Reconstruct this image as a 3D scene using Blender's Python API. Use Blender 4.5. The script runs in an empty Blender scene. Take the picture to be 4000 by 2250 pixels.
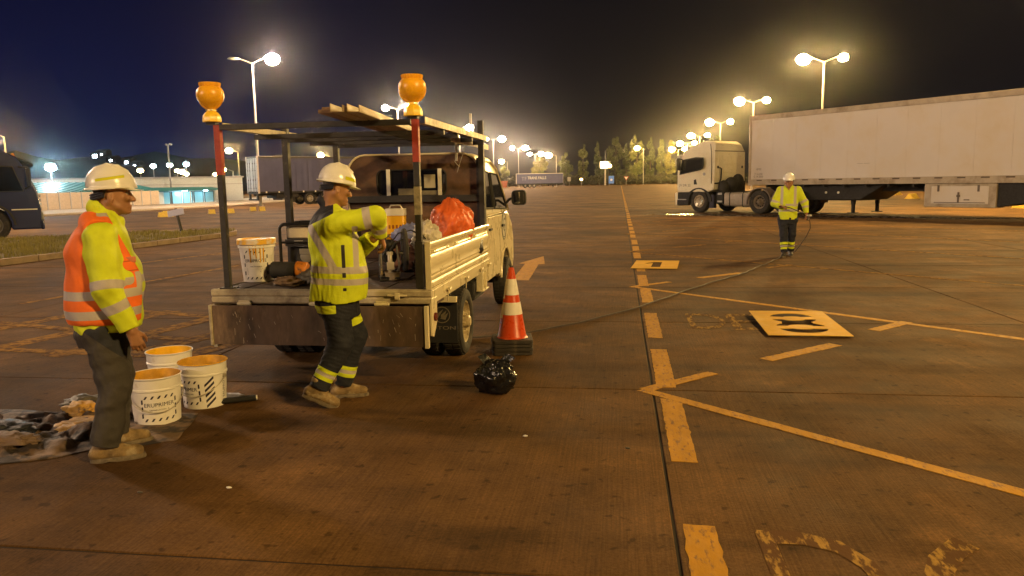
import bpy, math, random
import numpy as np
from mathutils import Vector, Matrix, Euler, noise as mnoise

random.seed(7)
np.random.seed(7)
SC = bpy.context.scene
COL = SC.collection
R = math.radians

# ------------------------------------------------------------------ camera
def make_camera():
    yaw, pitch, roll = R(8.068537), R(7.830034), 0.0175
    f = Vector((-math.sin(yaw) * math.cos(pitch), math.cos(yaw) * math.cos(pitch), -math.sin(pitch)))
    r0 = f.cross(Vector((0, 0, 1))).normalized()
    u0 = r0.cross(f)
    r = r0 * math.cos(roll) - u0 * math.sin(roll)
    u = u0 * math.cos(roll) + r0 * math.sin(roll)
    cd = bpy.data.cameras.new('camera')
    cd.sensor_width = 36.0
    cd.lens = 27.0
    cd.clip_start = 0.05
    cd.clip_end = 3000
    cam = bpy.data.objects.new('camera', cd)
    m = Matrix.Identity(4)
    for i in range(3):
        m[i][0], m[i][1], m[i][2] = r[i], u[i], -f[i]
    m[2][3] = 1.62
    cam.matrix_world = m
    COL.objects.link(cam)
    SC.camera = cam
make_camera()

# ------------------------------------------------------------------ night sky
def make_world():
    w = bpy.data.worlds.new('World')
    SC.world = w
    w.use_nodes = True
    nt = w.node_tree
    nt.nodes.clear()
    out = nt.nodes.new('ShaderNodeOutputWorld')
    sky = nt.nodes.new('ShaderNodeTexSky')
    sky.sky_type = 'NISHITA'
    sky.sun_disc = False
    sky.sun_elevation = R(-9)
    sky.sun_rotation = R(-70)
    b1 = nt.nodes.new('ShaderNodeBackground')
    b1.inputs['Strength'].default_value = 0.05
    nt.links.new(sky.outputs[0], b1.inputs['Color'])
    # the last of the blue hour and the town's glow: smooth in height and bearing
    tc = nt.nodes.new('ShaderNodeTexCoord')
    sp = nt.nodes.new('ShaderNodeSeparateXYZ')
    nt.links.new(tc.outputs['Generated'], sp.inputs[0])
    el = nt.nodes.new('ShaderNodeValToRGB')
    cr = el.color_ramp
    cr.elements[0].position = 0.0
    cr.elements[0].color = (0.0150, 0.0135, 0.0150, 1)
    cr.elements[1].position = 0.5
    cr.elements[1].color = (0.0055, 0.0048, 0.0085, 1)
    e = cr.elements.new(0.15)
    e.color = (0.0110, 0.0095, 0.0125, 1)
    nt.links.new(sp.outputs['Z'], el.inputs[0])
    el2 = nt.nodes.new('ShaderNodeValToRGB')
    cr = el2.color_ramp
    cr.elements[0].position = 0.0
    cr.elements[0].color = (0.0075, 0.0150, 0.0950, 1)
    cr.elements[1].position = 0.55
    cr.elements[1].color = (0.0060, 0.0055, 0.0130, 1)
    e = cr.elements.new(0.20)
    e.color = (0.0070, 0.0090, 0.0480, 1)
    nt.links.new(sp.outputs['Z'], el2.inputs[0])
    mr = nt.nodes.new('ShaderNodeMapRange')
    mr.inputs['From Min'].default_value = -0.05
    mr.inputs['From Max'].default_value = -0.62
    mr.interpolation_type = 'SMOOTHSTEP'
    nt.links.new(sp.outputs['X'], mr.inputs['Value'])
    mx = nt.nodes.new('ShaderNodeMix')
    mx.data_type = 'RGBA'
    nt.links.new(mr.outputs[0], mx.inputs['Factor'])
    nt.links.new(el.outputs[0], mx.inputs['A'])
    nt.links.new(el2.outputs[0], mx.inputs['B'])
    b2 = nt.nodes.new('ShaderNodeBackground')
    b2.inputs['Strength'].default_value = 0.52
    nt.links.new(mx.outputs['Result'], b2.inputs['Color'])
    ad = nt.nodes.new('ShaderNodeAddShader')
    nt.links.new(b1.outputs[0], ad.inputs[0])
    nt.links.new(b2.outputs[0], ad.inputs[1])
    nt.links.new(ad.outputs[0], out.inputs['Surface'])
make_world()

SODIUM = (1.0, 0.645, 0.215)        # lamp light, right row
PALE_SODIUM = (1.0, 0.70, 0.45)     # the paler lamps of the left row
LAMP_W = 14500.0                    # watts of one lit street lantern
HAZE = 0.00013
SC.view_settings.view_transform = 'Standard'
SC.view_settings.look = 'None'
SC.view_settings.exposure = 0.0
SC.view_settings.gamma = 1.0
SC.view_settings.use_curve_mapping = False
cy = SC.cycles
cy.use_denoising = True
cy.max_bounces = 5
cy.diffuse_bounces = 2
cy.glossy_bounces = 3
cy.transmission_bounces = 4
cy.volume_bounces = 0
cy.transparent_max_bounces = 6
cy.sample_clamp_indirect = 4.0
cy.caustics_reflective = False
cy.caustics_refractive = False
cy.use_light_tree = True

# ------------------------------------------------------------------ materials
MATS = {}
def mat(name, col, rough=0.6, metal=0.0, var=0.0, vs=6.0, bump=0.0, bs=80.0, dirt=None, ds=3.0, dt=(0.5, 0.65),
        masks=(), emit=None, es=1.0, spec=0.5, coord='Object', stretch=None, coat=0.0, rnd=0.0):
    if name in MATS:
        return MATS[name]
    m = bpy.data.materials.new(name)
    m.use_nodes = True
    nt = m.node_tree
    b = nt.nodes['Principled BSDF']
    L = nt.links.new
    N = nt.nodes.new
    b.inputs['Roughness'].default_value = rough
    b.inputs['Metallic'].default_value = metal
    b.inputs['Specular IOR Level'].default_value = spec
    b.inputs['Coat Weight'].default_value = coat
    tc = N('ShaderNodeTexCoord')
    src = tc.outputs[coord] if coord != 'World' else N('ShaderNodeNewGeometry').outputs['Position']
    if stretch:
        mp = N('ShaderNodeMapping')
        mp.inputs['Scale'].default_value = stretch
        L(src, mp.inputs[0])
        src = mp.outputs[0]
    c = None
    base = N('ShaderNodeRGB')
    base.outputs[0].default_value = (*col, 1)
    c = base.outputs[0]
    def mix(fac, a, bcol, mode='MIX'):
        x = N('ShaderNodeMix')
        x.data_type = 'RGBA'
        x.blend_type = mode
        if isinstance(fac, float):
            x.inputs['Factor'].default_value = fac
        else:
            L(fac, x.inputs['Factor'])
        L(a, x.inputs['A'])
        if isinstance(bcol, tuple):
            x.inputs['B'].default_value = (*bcol, 1)
        else:
            L(bcol, x.inputs['B'])
        return x.outputs['Result']
    def nz(scale, detail=4.0, rg=0.6):
        n = N('ShaderNodeTexNoise')
        n.inputs['Scale'].default_value = scale
        n.inputs['Detail'].default_value = detail
        n.inputs['Roughness'].default_value = rg
        L(src, n.inputs['Vector'])
        return n.outputs['Fac']
    def ramp(v, lo, hi, a=0.0, bb=1.0):
        r = N('ShaderNodeMapRange')
        r.inputs['From Min'].default_value = lo
        r.inputs['From Max'].default_value = hi
        r.inputs['To Min'].default_value = a
        r.inputs['To Max'].default_value = bb
        L(v, r.inputs['Value'])
        return r.outputs[0]
    if var > 0:
        v = ramp(nz(vs), 0.3, 0.7, 1 - var, 1 + var)
        cm = N('ShaderNodeCombineColor')
        for i in range(3):
            L(v, cm.inputs[i])
        c = mix(1.0, c, cm.outputs[0], 'MULTIPLY')
    if rnd > 0:
        oi = N('ShaderNodeObjectInfo')
        v = ramp(oi.outputs['Random'], 0, 1, 1 - rnd, 1 + rnd)
        cm = N('ShaderNodeCombineColor')
        for i in range(3):
            L(v, cm.inputs[i])
        c = mix(1.0, c, cm.outputs[0], 'MULTIPLY')
    for mk in masks:
        at = N('ShaderNodeAttribute')
        at.attribute_name = mk[0]
        s = ramp(at.outputs['Fac'], -0.0012, 0.0012)
        c = mix(s, c, mk[1])
    if dirt:
        c = mix(ramp(nz(ds, 6.0, 0.65), dt[0], dt[1]), c, dirt)
    L(c, b.inputs['Base Color'])
    if rough > 0.15 and var > 0:
        L(ramp(nz(vs * 2.3), 0.3, 0.7, max(0.05, rough - 0.12), min(1, rough + 0.12)), b.inputs['Roughness'])
    if bump > 0:
        bp = N('ShaderNodeBump')
        bp.inputs['Strength'].default_value = bump
        bp.inputs['Distance'].default_value = 0.01
        L(nz(bs, 5.0), bp.inputs['Height'])
        L(bp.outputs[0], b.inputs['Normal'])
    if emit:
        b.inputs['Emission Color'].default_value = (*emit, 1)
        b.inputs['Emission Strength'].default_value = es
    MATS[name] = m
    return m

# ------------------------------------------------------------------ mesh builder
class MB:
    def __init__(s):
        s.v, s.f, s.m = [], [], []
        s.T = Matrix.Identity(4)
    def add(s, verts, faces, mi=0):
        o = len(s.v)
        s.v += [tuple(s.T @ Vector(p)) for p in verts]
        s.f += [tuple(o + i for i in f) for f in faces]
        s.m += [mi] * len(faces)
        return s
    def box(s, x0, x1, y0, y1, z0, z1, mi=0):
        v = [(x, y, z) for z in (z0, z1) for y in (y0, y1) for x in (x0, x1)]
        return s.add(v, [(0, 2, 3, 1), (4, 5, 7, 6), (0, 1, 5, 4), (2, 6, 7, 3), (0, 4, 6, 2), (1, 3, 7, 5)], mi)
    def obox(s, c, size, rot=(0, 0, 0), mi=0):
        k = s.T
        s.T = s.T @ Matrix.Translation(c) @ Euler(rot).to_matrix().to_4x4()
        a, b, d = [q / 2 for q in size]
        s.box(-a, a, -b, b, -d, d, mi)
        s.T = k
        return s
    def tube(s, pts, r, n=8, mi=0, closed=False, caps=True):
        pts = [Vector(p) for p in pts]
        m = len(pts)
        rs = r if isinstance(r, (list, tuple)) else [r] * m
        vs = []
        prev = None
        for i, p in enumerate(pts):
            a = pts[i - 1] if (i > 0 or closed) else p
            b = pts[(i + 1) % m] if (i < m - 1 or closed) else p
            t = (b - a)
            if t.length < 1e-9:
                t = Vector((0, 0, 1))
            t.normalize()
            if prev is None:
                ref = Vector((0, 0, 1)) if abs(t.z) < 0.9 else Vector((1, 0, 0))
                x = t.cross(ref).normalized()
            else:
                x = (prev - t * prev.dot(t)).normalized()
            prev = x
            y = t.cross(x)
            for k in range(n):
                an = 2 * math.pi * k / n
                vs.append(p + (x * math.cos(an) + y * math.sin(an)) * rs[i])
        fs = []
        for i in range(m if closed else m - 1):
            j = (i + 1) % m
            for k in range(n):
                l = (k + 1) % n
                fs.append((i * n + k, i * n + l, j * n + l, j * n + k))
        if caps and not closed:
            fs.append(tuple(range(n))[::-1])
            fs.append(tuple((m - 1) * n + k for k in range(n)))
        return s.add(vs, fs, mi)
    def cyl(s, p0, p1, r0, r1=None, n=16, mi=0):
        return s.tube([p0, p1], [r0, r0 if r1 is None else r1], n, mi)
    def sqtube(s, p0, p1, w, h=None, mi=0, up=(0, 0, 1)):
        p0, p1 = Vector(p0), Vector(p1)
        h = w if h is None else h
        t = (p1 - p0).normalized()
        up = Vector(up)
        if abs(t.dot(up)) > 0.95:
            up = Vector((0, 1, 0))
        x = t.cross(up).normalized()
        y = x.cross(t)
        v = []
        for p in (p0, p1):
            for a, b in ((-1, -1), (1, -1), (1, 1), (-1, 1)):
                v.append(p + x * a * w / 2 + y * b * h / 2)
        return s.add(v, [(3, 2, 1, 0), (4, 5, 6, 7), (0, 1, 5, 4), (1, 2, 6, 5), (2, 3, 7, 6), (3, 0, 4, 7)], mi)
    def lathe(s, prof, n=24, mi=0, axis='z', c=(0, 0, 0), a0=0.0, cap=True):
        vs = []
        c = Vector(c)
        for r, h in prof:
            for k in range(n):
                a = a0 + 2 * math.pi * k / n
                p = (r * math.cos(a), r * math.sin(a), h)
                if axis == 'x':
                    p = (h, p[0], p[1])
                elif axis == 'y':
                    p = (p[1], h, p[0])
                vs.append(c + Vector(p))
        fs = []
        for i in range(len(prof) - 1):
            for k in range(n):
                l = (k + 1) % n
                fs.append((i * n + k, i * n + l, (i + 1) * n + l, (i + 1) * n + k))
        if cap:
            if prof[0][0] > 1e-4:
                fs.append(tuple(range(n))[::-1])
            if prof[-1][0] > 1e-4:
                fs.append(tuple((len(prof) - 1) * n + k for k in range(n)))
        return s.add(vs, fs, mi)
    def loft(s, loops, mi=0, caps=True):
        n = len(loops[0])
        vs = [p for lp in loops for p in lp]
        fs = []
        for i in range(len(loops) - 1):
            for k in range(n):
                l = (k + 1) % n
                fs.append((i * n + k, i * n + l, (i + 1) * n + l, (i + 1) * n + k))
        if caps:
            fs.append(tuple(range(n))[::-1])
            fs.append(tuple((len(loops) - 1) * n + k for k in range(n)))
        return s.add(vs, fs, mi)
    def prism(s, poly, ext, mi=0):
        e = Vector(ext)
        return s.loft([[Vector(p) for p in poly], [Vector(p) + e for p in poly]], mi)
    def poly(s, pts, mi=0):
        return s.add(pts, [tuple(range(len(pts)))], mi)
    def ell(s, c, r, nu=16, nv=10, mi=0):
        prof = [(max(1e-5, math.sin(math.pi * i / nv)), -math.cos(math.pi * i / nv)) for i in range(nv + 1)]
        k = s.T
        s.T = s.T @ Matrix.Translation(c) @ Matrix.Diagonal((*r, 1))
        s.lathe(prof, nu, mi, cap=False)
        s.T = k
        return s
    def mesh(s, name, mats):
        me = bpy.data.meshes.new(name)
        me.from_pydata(s.v, [], s.f)
        for m in (mats if isinstance(mats, (list, tuple)) else [mats]):
            me.materials.append(m)
        me.polygons.foreach_set('material_index', s.m)
        me.update()
        import bmesh
        bm = bmesh.new()
        bm.from_mesh(me)
        bmesh.ops.recalc_face_normals(bm, faces=bm.faces[:])
        bm.to_mesh(me)
        bm.free()
        return me
    def build(s, name, mats, parent=None, smooth=True, bevel=0.0, loc=None, ang=35, seg=2):
        me = s.mesh(name, mats)
        if smooth:
            me.polygons.foreach_set('use_smooth', [True] * len(me.polygons))
            me.set_sharp_from_angle(angle=R(ang))
        o = bpy.data.objects.new(name, me)
        COL.objects.link(o)
        if parent is not None:
            o.parent = parent
        if loc:
            o.location = loc
        if bevel > 0:
            bv = o.modifiers.new('bevel', 'BEVEL')
            bv.width = bevel
            bv.segments = seg
            bv.limit_method = 'ANGLE'
            bv.angle_limit = R(30)
            bv.harden_normals = False
        return o

def obj_from(me, name, parent=None, loc=None):
    o = bpy.data.objects.new(name, me)
    COL.objects.link(o)
    if parent is not None:
        o.parent = parent
    if loc:
        o.location = loc
    return o

def tag(o, label=None, cat=None, group=None, kind=None):
    if label:
        o['label'] = label
    if cat:
        o['category'] = cat
    if group:
        o['group'] = group
    if kind:
        o['kind'] = kind
    return o

def thing(name, label, cat, loc=(0, 0, 0), rotz=0.0, group=None):
    o = bpy.data.objects.new(name, None)
    o.empty_display_size = 0.2
    COL.objects.link(o)
    o.location = loc
    o.rotation_euler = (0, 0, rotz)
    return tag(o, label, cat, group)

def copy_tree(o, parent=None):
    c = o.copy()
    COL.objects.link(c)
    if parent is not None:
        c.parent = parent
    for ch in list(o.children):
        copy_tree(ch, c)
    return c

TXT = {}
def text_geo(body, size, extrude=0.0):
    """letters as flat polygons: (verts2d, faces), centred"""
    key = (body, size)
    if key in TXT:
        return TXT[key]
    cu = bpy.data.curves.new('t', 'FONT')
    cu.body = body
    cu.size = size
    cu.align_x = 'CENTER'
    cu.align_y = 'CENTER'
    cu.resolution_u = 3
    ob = bpy.data.objects.new('t', cu)
    COL.objects.link(ob)
    dg = bpy.context.evaluated_depsgraph_get()
    me = ob.evaluated_get(dg).to_mesh()
    vs = [(v.co.x, v.co.y) for v in me.vertices]
    fs = [tuple(p.vertices) for p in me.polygons]
    ob.evaluated_get(dg).to_mesh_clear()
    bpy.data.objects.remove(ob)
    bpy.data.curves.remove(cu)
    TXT[key] = (vs, fs)
    return vs, fs

# ------------------------------------------------------------------ signed distance modelling
class Vol:
    def __init__(s, lo, hi, h):
        s.lo = np.array(lo, float)
        s.h = h
        s.n = np.ceil((np.array(hi) - s.lo) / h).astype(int) + 1
        s.f = np.full(s.n, 1.0, np.float32)
        s.ax = [s.lo[i] + h * np.arange(s.n[i]) for i in range(3)]
    def sub(s, lo, hi):
        a = np.clip(np.floor((np.array(lo) - s.lo) / s.h).astype(int), 0, s.n)
        b = np.clip(np.ceil((np.array(hi) - s.lo) / s.h).astype(int) + 1, 0, s.n)
        sl = tuple(slice(a[i], b[i]) for i in range(3))
        X = s.ax[0][sl[0]][:, None, None]
        Y = s.ax[1][sl[1]][None, :, None]
        Z = s.ax[2][sl[2]][None, None, :]
        return sl, X, Y, Z
    @staticmethod
    def smin(a, b, k):
        if k <= 0:
            return np.minimum(a, b)
        hh = np.clip(0.5 + 0.5 * (b - a) / k, 0, 1)
        return b * (1 - hh) + a * hh - k * hh * (1 - hh)
    def put(s, fn, lo, hi, k=0.0, mode='add'):
        pad = k + 3 * s.h
        sl, X, Y, Z = s.sub(np.array(lo) - pad, np.array(hi) + pad)
        if 0 in [q.stop - q.start for q in sl]:
            return s
        d = fn(X, Y, Z)
        g = s.f[sl]
        if mode == 'add':
            s.f[sl] = s.smin(g, d, k)
        elif mode == 'cut':
            s.f[sl] = -s.smin(-g, d, k)
        return s
    def cap(s, a, b, ra, rb=None, k=0.02, mode='add', sq=None):
        rb = ra if rb is None else rb
        a, b = np.array(a, float), np.array(b, float)
        ba = b - a
        L2 = max(ba @ ba, 1e-12)
        def fn(X, Y, Z):
            px, py, pz = X - a[0], Y - a[1], Z - a[2]
            t = np.clip((px * ba[0] + py * ba[1] + pz * ba[2]) / L2, 0, 1)
            d = np.sqrt((px - t * ba[0]) ** 2 + (py - t * ba[1]) ** 2 + (pz - t * ba[2]) ** 2)
            return d - (ra + (rb - ra) * t)
        r = max(ra, rb)
        return s.put(fn, np.minimum(a, b) - r, np.maximum(a, b) + r, k, mode)
    def ell(s, c, r, rot=None, k=0.02, mode='add'):
        c, r = np.array(c, float), np.array(r, float)
        M = np.eye(3) if rot is None else np.array(Euler(rot).to_matrix()).T
        def fn(X, Y, Z):
            p = [X - c[0], Y - c[1], Z - c[2]]
            q = [(M[i][0] * p[0] + M[i][1] * p[1] + M[i][2] * p[2]) / r[i] for i in range(3)]
            l = np.sqrt(q[0] ** 2 + q[1] ** 2 + q[2] ** 2)
            return (l - 1) * r.min()
        m = r.max()
        return s.put(fn, c - m, c + m, k, mode)
    def stack(s, rows, k=0.02, n=2.2, off=0.0, mode='add', org=(0, 0, 0), rot=None, scale=1.0):
        """rows of (z, cx, cy, rx, ry) -> a smooth lofted solid"""
        rows = np.array(sorted(rows), float)
        zz = np.linspace(rows[0, 0], rows[-1, 0], 200)
        tab = [smooth_interp(zz, rows[:, 0], rows[:, i]) for i in range(1, 5)]
        org = np.array(org, float)
        M = np.eye(3) if rot is None else np.array(Euler(rot).to_matrix()).T
        z0, z1 = rows[0, 0] - off, rows[-1, 0] + off
        def fn(X, Y, Z):
            p = [X - org[0], Y - org[1], Z - org[2]]
            if rot is None:
                x, y, z = p
            else:
                x, y, z = [M[i][0] * p[0] + M[i][1] * p[1] + M[i][2] * p[2] for i in range(3)]
            x, y, z = x / scale, y / scale, z / scale
            cx, cyy, rx, ry = [np.interp(z, zz, t) for t in tab]
            rx, ry = rx + off, ry + off
            q = (np.abs((x - cx) / rx) ** n + np.abs((y - cyy) / ry) ** n) ** (1.0 / n)
            d = (q - 1) * np.minimum(rx, ry)
            return np.maximum(d, np.maximum(z0 - z, z - z1)) * scale
        ext = np.array([max(abs(rows[:, 1]) + rows[:, 3]), max(abs(rows[:, 2]) + rows[:, 4]), max(abs(z0), abs(z1))]) * scale + abs(off)
        if rot is None:
            lo = org + np.array([-ext[0], -ext[1], z0 * scale])
            hi = org + np.array([ext[0], ext[1], z1 * scale])
        else:
            e = np.linalg.norm(ext)
            lo, hi = org - e, org + e
        return s.put(fn, lo, hi, k, mode)
    def plane(s, p, nrm, rad=None):
        """keep the side against the normal (within rad of p)"""
        p, nrm = np.array(p, float), np.array(nrm, float)
        nrm = nrm / np.linalg.norm(nrm)
        lo, hi = (s.lo, s.lo + s.h * s.n) if rad is None else (p - rad, p + rad)
        sl, X, Y, Z = s.sub(lo, hi)
        d = (X - p[0]) * nrm[0] + (Y - p[1]) * nrm[1] + (Z - p[2]) * nrm[2]
        g = s.f[sl]
        if rad is None:
            s.f[sl] = np.maximum(g, d)
        else:
            rr = np.sqrt((X - p[0]) ** 2 + (Y - p[1]) ** 2 + (Z - p[2]) ** 2)
            s.f[sl] = np.where(rr < rad, np.maximum(g, d), g)
        return s
    def wrinkle(s, amp, fr, seed=0, zs=1.0):
        rs = np.random.RandomState(seed)
        m = np.abs(s.f) < 0.05
        idx = np.nonzero(m)
        P = np.stack([s.ax[i][idx[i]] for i in range(3)], 1)
        d = np.zeros(len(P))
        for o in range(3):
            w = rs.normal(size=(3, 3)) * fr * (1.7 ** o)
            w[:, 2] *= zs
            ph = rs.uniform(0, 6, 3)
            q = P @ w.T + ph
            d += (np.sin(q[:, 0] + 1.3 * np.sin(q[:, 1])) * np.sin(q[:, 1] + 0.8 * np.sin(q[:, 2]))) / (1.6 ** o)
        s.f[idx] += (amp * d).astype(np.float32)
        return s
    def mesh(s):
        f = s.f
        h = s.h
        ins = f < 0
        c = np.zeros(s.n - 1, np.int8)
        for dx in (0, 1):
            for dy in (0, 1):
                for dz in (0, 1):
                    c += ins[dx:dx + s.n[0] - 1, dy:dy + s.n[1] - 1, dz:dz + s.n[2] - 1]
        act = (c > 0) & (c < 8)
        I = np.stack(np.nonzero(act), 1)
        idm = np.full(act.shape, -1, np.int64)
        idm[act] = np.arange(len(I))
        acc = np.zeros((len(I), 3))
        cnt = np.zeros(len(I))
        for ax in range(3):
            o1, o2 = [a for a in range(3) if a != ax]
            for u in (0, 1):
                for v in (0, 1):
                    A = I.copy()
                    A[:, o1] += u
                    A[:, o2] += v
                    B = A.copy()
                    B[:, ax] += 1
                    fa = f[A[:, 0], A[:, 1], A[:, 2]].astype(float)
                    fb = f[B[:, 0], B[:, 1], B[:, 2]].astype(float)
                    x = (fa < 0) != (fb < 0)
                    t = np.where(x, fa / np.where(np.abs(fa - fb) < 1e-12, 1, fa - fb), 0)
                    p = A.astype(float)
                    p[:, ax] += t
                    acc[x] += p[x]
                    cnt[x] += 1
        V = s.lo + h * acc / cnt[:, None]
        Q = []
        for ax in range(3):
            o1, o2 = [(ax + 1) % 3, (ax + 2) % 3]
            n = s.n
            sl = [slice(1, n[i] - 1) for i in range(3)]
            sa, sb = list(sl), list(sl)
            sa[ax] = slice(0, n[ax] - 1)
            sb[ax] = slice(1, n[ax])
            a, b = ins[tuple(sa)], ins[tuple(sb)]
            x = a != b
            E = np.stack(np.nonzero(x), 1)
            flip = a[x]
            E = E + np.array([0 if i == ax else 1 for i in range(3)])
            def cell(u, v):
                C = E.copy()
                C[:, o1] -= u
                C[:, o2] -= v
                return idm[C[:, 0], C[:, 1], C[:, 2]]
            q = np.stack([cell(1, 1), cell(0, 1), cell(0, 0), cell(1, 0)], 1)
            q[~flip] = q[~flip][:, ::-1]
            Q.append(q)
        return V, np.concatenate(Q)

def smooth_interp(x, xp, fp):
    """monotone-ish cubic (Catmull-Rom slopes, limited)"""
    m = np.zeros(len(xp))
    d = np.diff(fp) / np.diff(xp)
    m[1:-1] = np.where(d[:-1] * d[1:] > 0, 2 * d[:-1] * d[1:] / (d[:-1] + d[1:] + 1e-12), 0)
    m[0], m[-1] = d[0], d[-1]
    i = np.clip(np.searchsorted(xp, x) - 1, 0, len(xp) - 2)
    hh = xp[i + 1] - xp[i]
    t = (x - xp[i]) / hh
    return ((2 * t ** 3 - 3 * t ** 2 + 1) * fp[i] + (t ** 3 - 2 * t ** 2 + t) * hh * m[i]
            + (-2 * t ** 3 + 3 * t ** 2) * fp[i + 1] + (t ** 3 - t ** 2) * hh * m[i + 1])

def vol_obj(vol, name, material, parent=None, attrs=None, relax=1):
    V, Q = vol.mesh()
    me = bpy.data.meshes.new(name)
    me.vertices.add(len(V))
    me.vertices.foreach_set('co', V.astype(np.float32).ravel())
    me.loops.add(len(Q) * 4)
    me.loops.foreach_set('vertex_index', Q.astype(np.int32).ravel())
    me.polygons.add(len(Q))
    me.polygons.foreach_set('loop_start', np.arange(0, len(Q) * 4, 4, dtype=np.int32))
    me.polygons.foreach_set('use_smooth', np.ones(len(Q), bool))
    me.update(calc_edges=True)
    me.validate()
    for m in (material if isinstance(material, (list, tuple)) else [material]):
        me.materials.append(m)
    if attrs:
        for k, fn in attrs.items():
            a = me.attributes.new(k, 'FLOAT', 'POINT')
            a.data.foreach_set('value', fn(V).astype(np.float32))
    o = bpy.data.objects.new(name, me)
    COL.objects.link(o)
    if parent is not None:
        o.parent = parent
    return o
# ------------------------------------------------------------------ ground
def concrete():
    m = bpy.data.materials.new('concrete')
    m.use_nodes = True
    nt = m.node_tree
    L, N = nt.links.new, nt.nodes.new
    b = nt.nodes['Principled BSDF']
    geo = N('ShaderNodeNewGeometry')
    def noise(scale, detail=4, rg=0.6, st=None, lac=2.0):
        n = N('ShaderNodeTexNoise')
        n.inputs['Scale'].default_value = scale
        n.inputs['Detail'].default_value = detail
        n.inputs['Roughness'].default_value = rg
        src = geo.outputs['Position']
        if st:
            mp = N('ShaderNodeMapping')
            mp.inputs['Scale'].default_value = st
            mp.inputs['Rotation'].default_value = (0, 0, R(3))
            L(src, mp.inputs[0])
            src = mp.outputs[0]
        L(src, n.inputs['Vector'])
        return n.outputs['Fac']
    def rng(v, a, c, d, e):
        r = N('ShaderNodeMapRange')
        for k, q in zip(('From Min', 'From Max', 'To Min', 'To Max'), (a, c, d, e)):
            r.inputs[k].default_value = q
        L(v, r.inputs['Value'])
        return r.outputs[0]
    def mul(a, c):
        x = N('ShaderNodeMath')
        x.operation = 'MULTIPLY'
        L(a, x.inputs[0])
        if isinstance(c, float):
            x.inputs[1].default_value = c
        else:
            L(c, x.inputs[1])
        return x.outputs[0]
    big = rng(noise(0.35, 5, 0.65), 0.32, 0.68, 0.52, 1.45)
    mid = rng(noise(2.2, 6, 0.7), 0.3, 0.72, 0.74, 1.22)
    fine = rng(noise(55, 5, 0.75), 0.3, 0.7, 0.68, 1.32)
    broom = rng(noise(1.0, 3, 0.6, (95, 1.6, 1)), 0.3, 0.7, 0.80, 1.20)
    tyre = rng(noise(1.0, 4, 0.6, (0.16, 1.4, 1)), 0.50, 0.70, 1.0, 0.55)
    spots = rng(noise(13, 2, 0.4), 0.64, 0.72, 1.0, 0.55)
    pale = rng(noise(0.9, 6, 0.7), 0.57, 0.72, 1.0, 1.7)
    oi = N('ShaderNodeObjectInfo')
    rd = rng(oi.outputs['Random'], 0, 1, 0.90, 1.10)
    v = mul(mul(mul(big, mid), mul(fine, broom)), mul(mul(spots, tyre), mul(rd, pale)))
    ramp = N('ShaderNodeMix')
    ramp.data_type = 'RGBA'
    L(rng(noise(0.8, 4), 0.35, 0.65, 0, 1), ramp.inputs['Factor'])
    ramp.inputs['A'].default_value = (0.098, 0.050, 0.0175, 1)
    ramp.inputs['B'].default_value = (0.134, 0.070, 0.0235, 1)
    cm = N('ShaderNodeCombineColor')
    for i in range(3):
        L(v, cm.inputs[i])
    x = N('ShaderNodeMix')
    x.data_type = 'RGBA'
    x.blend_type = 'MULTIPLY'
    x.inputs['Factor'].default_value = 1.0
    L(ramp.outputs['Result'], x.inputs['A'])
    L(cm.outputs[0], x.inputs['B'])
    L(x.outputs['Result'], b.inputs['Base Color'])
    L(rng(noise(1.6, 5), 0.3, 0.7, 0.72, 0.95), b.inputs['Roughness'])
    b.inputs['Specular IOR Level'].default_value = 0.10
    bp = N('ShaderNodeBump')
    bp.inputs['Strength'].default_value = 0.55
    bp.inputs['Distance'].default_value = 0.006
    ad = N('ShaderNodeMath')
    ad.operation = 'ADD'
    L(noise(70, 6, 0.7), ad.inputs[0])
    L(noise(1.0, 3, 0.6, (110, 2.2, 1)), ad.inputs[1])
    L(ad.outputs[0], bp.inputs['Height'])
    L(bp.outputs[0], b.inputs['Normal'])
    return m
M_CONC = concrete()
M_JOINT = mat('joint_dirt', (0.016, 0.010, 0.007), 0.95)
M_PAINT = mat('road_paint', (0.44, 0.215, 0.008), 0.75, spec=0.2, var=0.15, vs=9, dirt=(0.20, 0.10, 0.035), ds=30, dt=(0.53, 0.66), coord='World', bump=0.3, bs=90, stretch=(1, 0.35, 1))
M_OLDPAINT = mat('worn_paint', (0.30, 0.158, 0.030), 0.95, spec=0.06, var=0.15, dirt=(0.113, 0.058, 0.0245), ds=9, dt=(0.46, 0.56), coord='World')
M_FADED = mat('faded_paint', (0.36, 0.215, 0.055), 0.95, spec=0.06, var=0.2, vs=20, dirt=(0.113, 0.058, 0.0245), ds=13, dt=(0.43, 0.52), stretch=(1.5, 0.5, 1), coord='World', bump=0.3)

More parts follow.
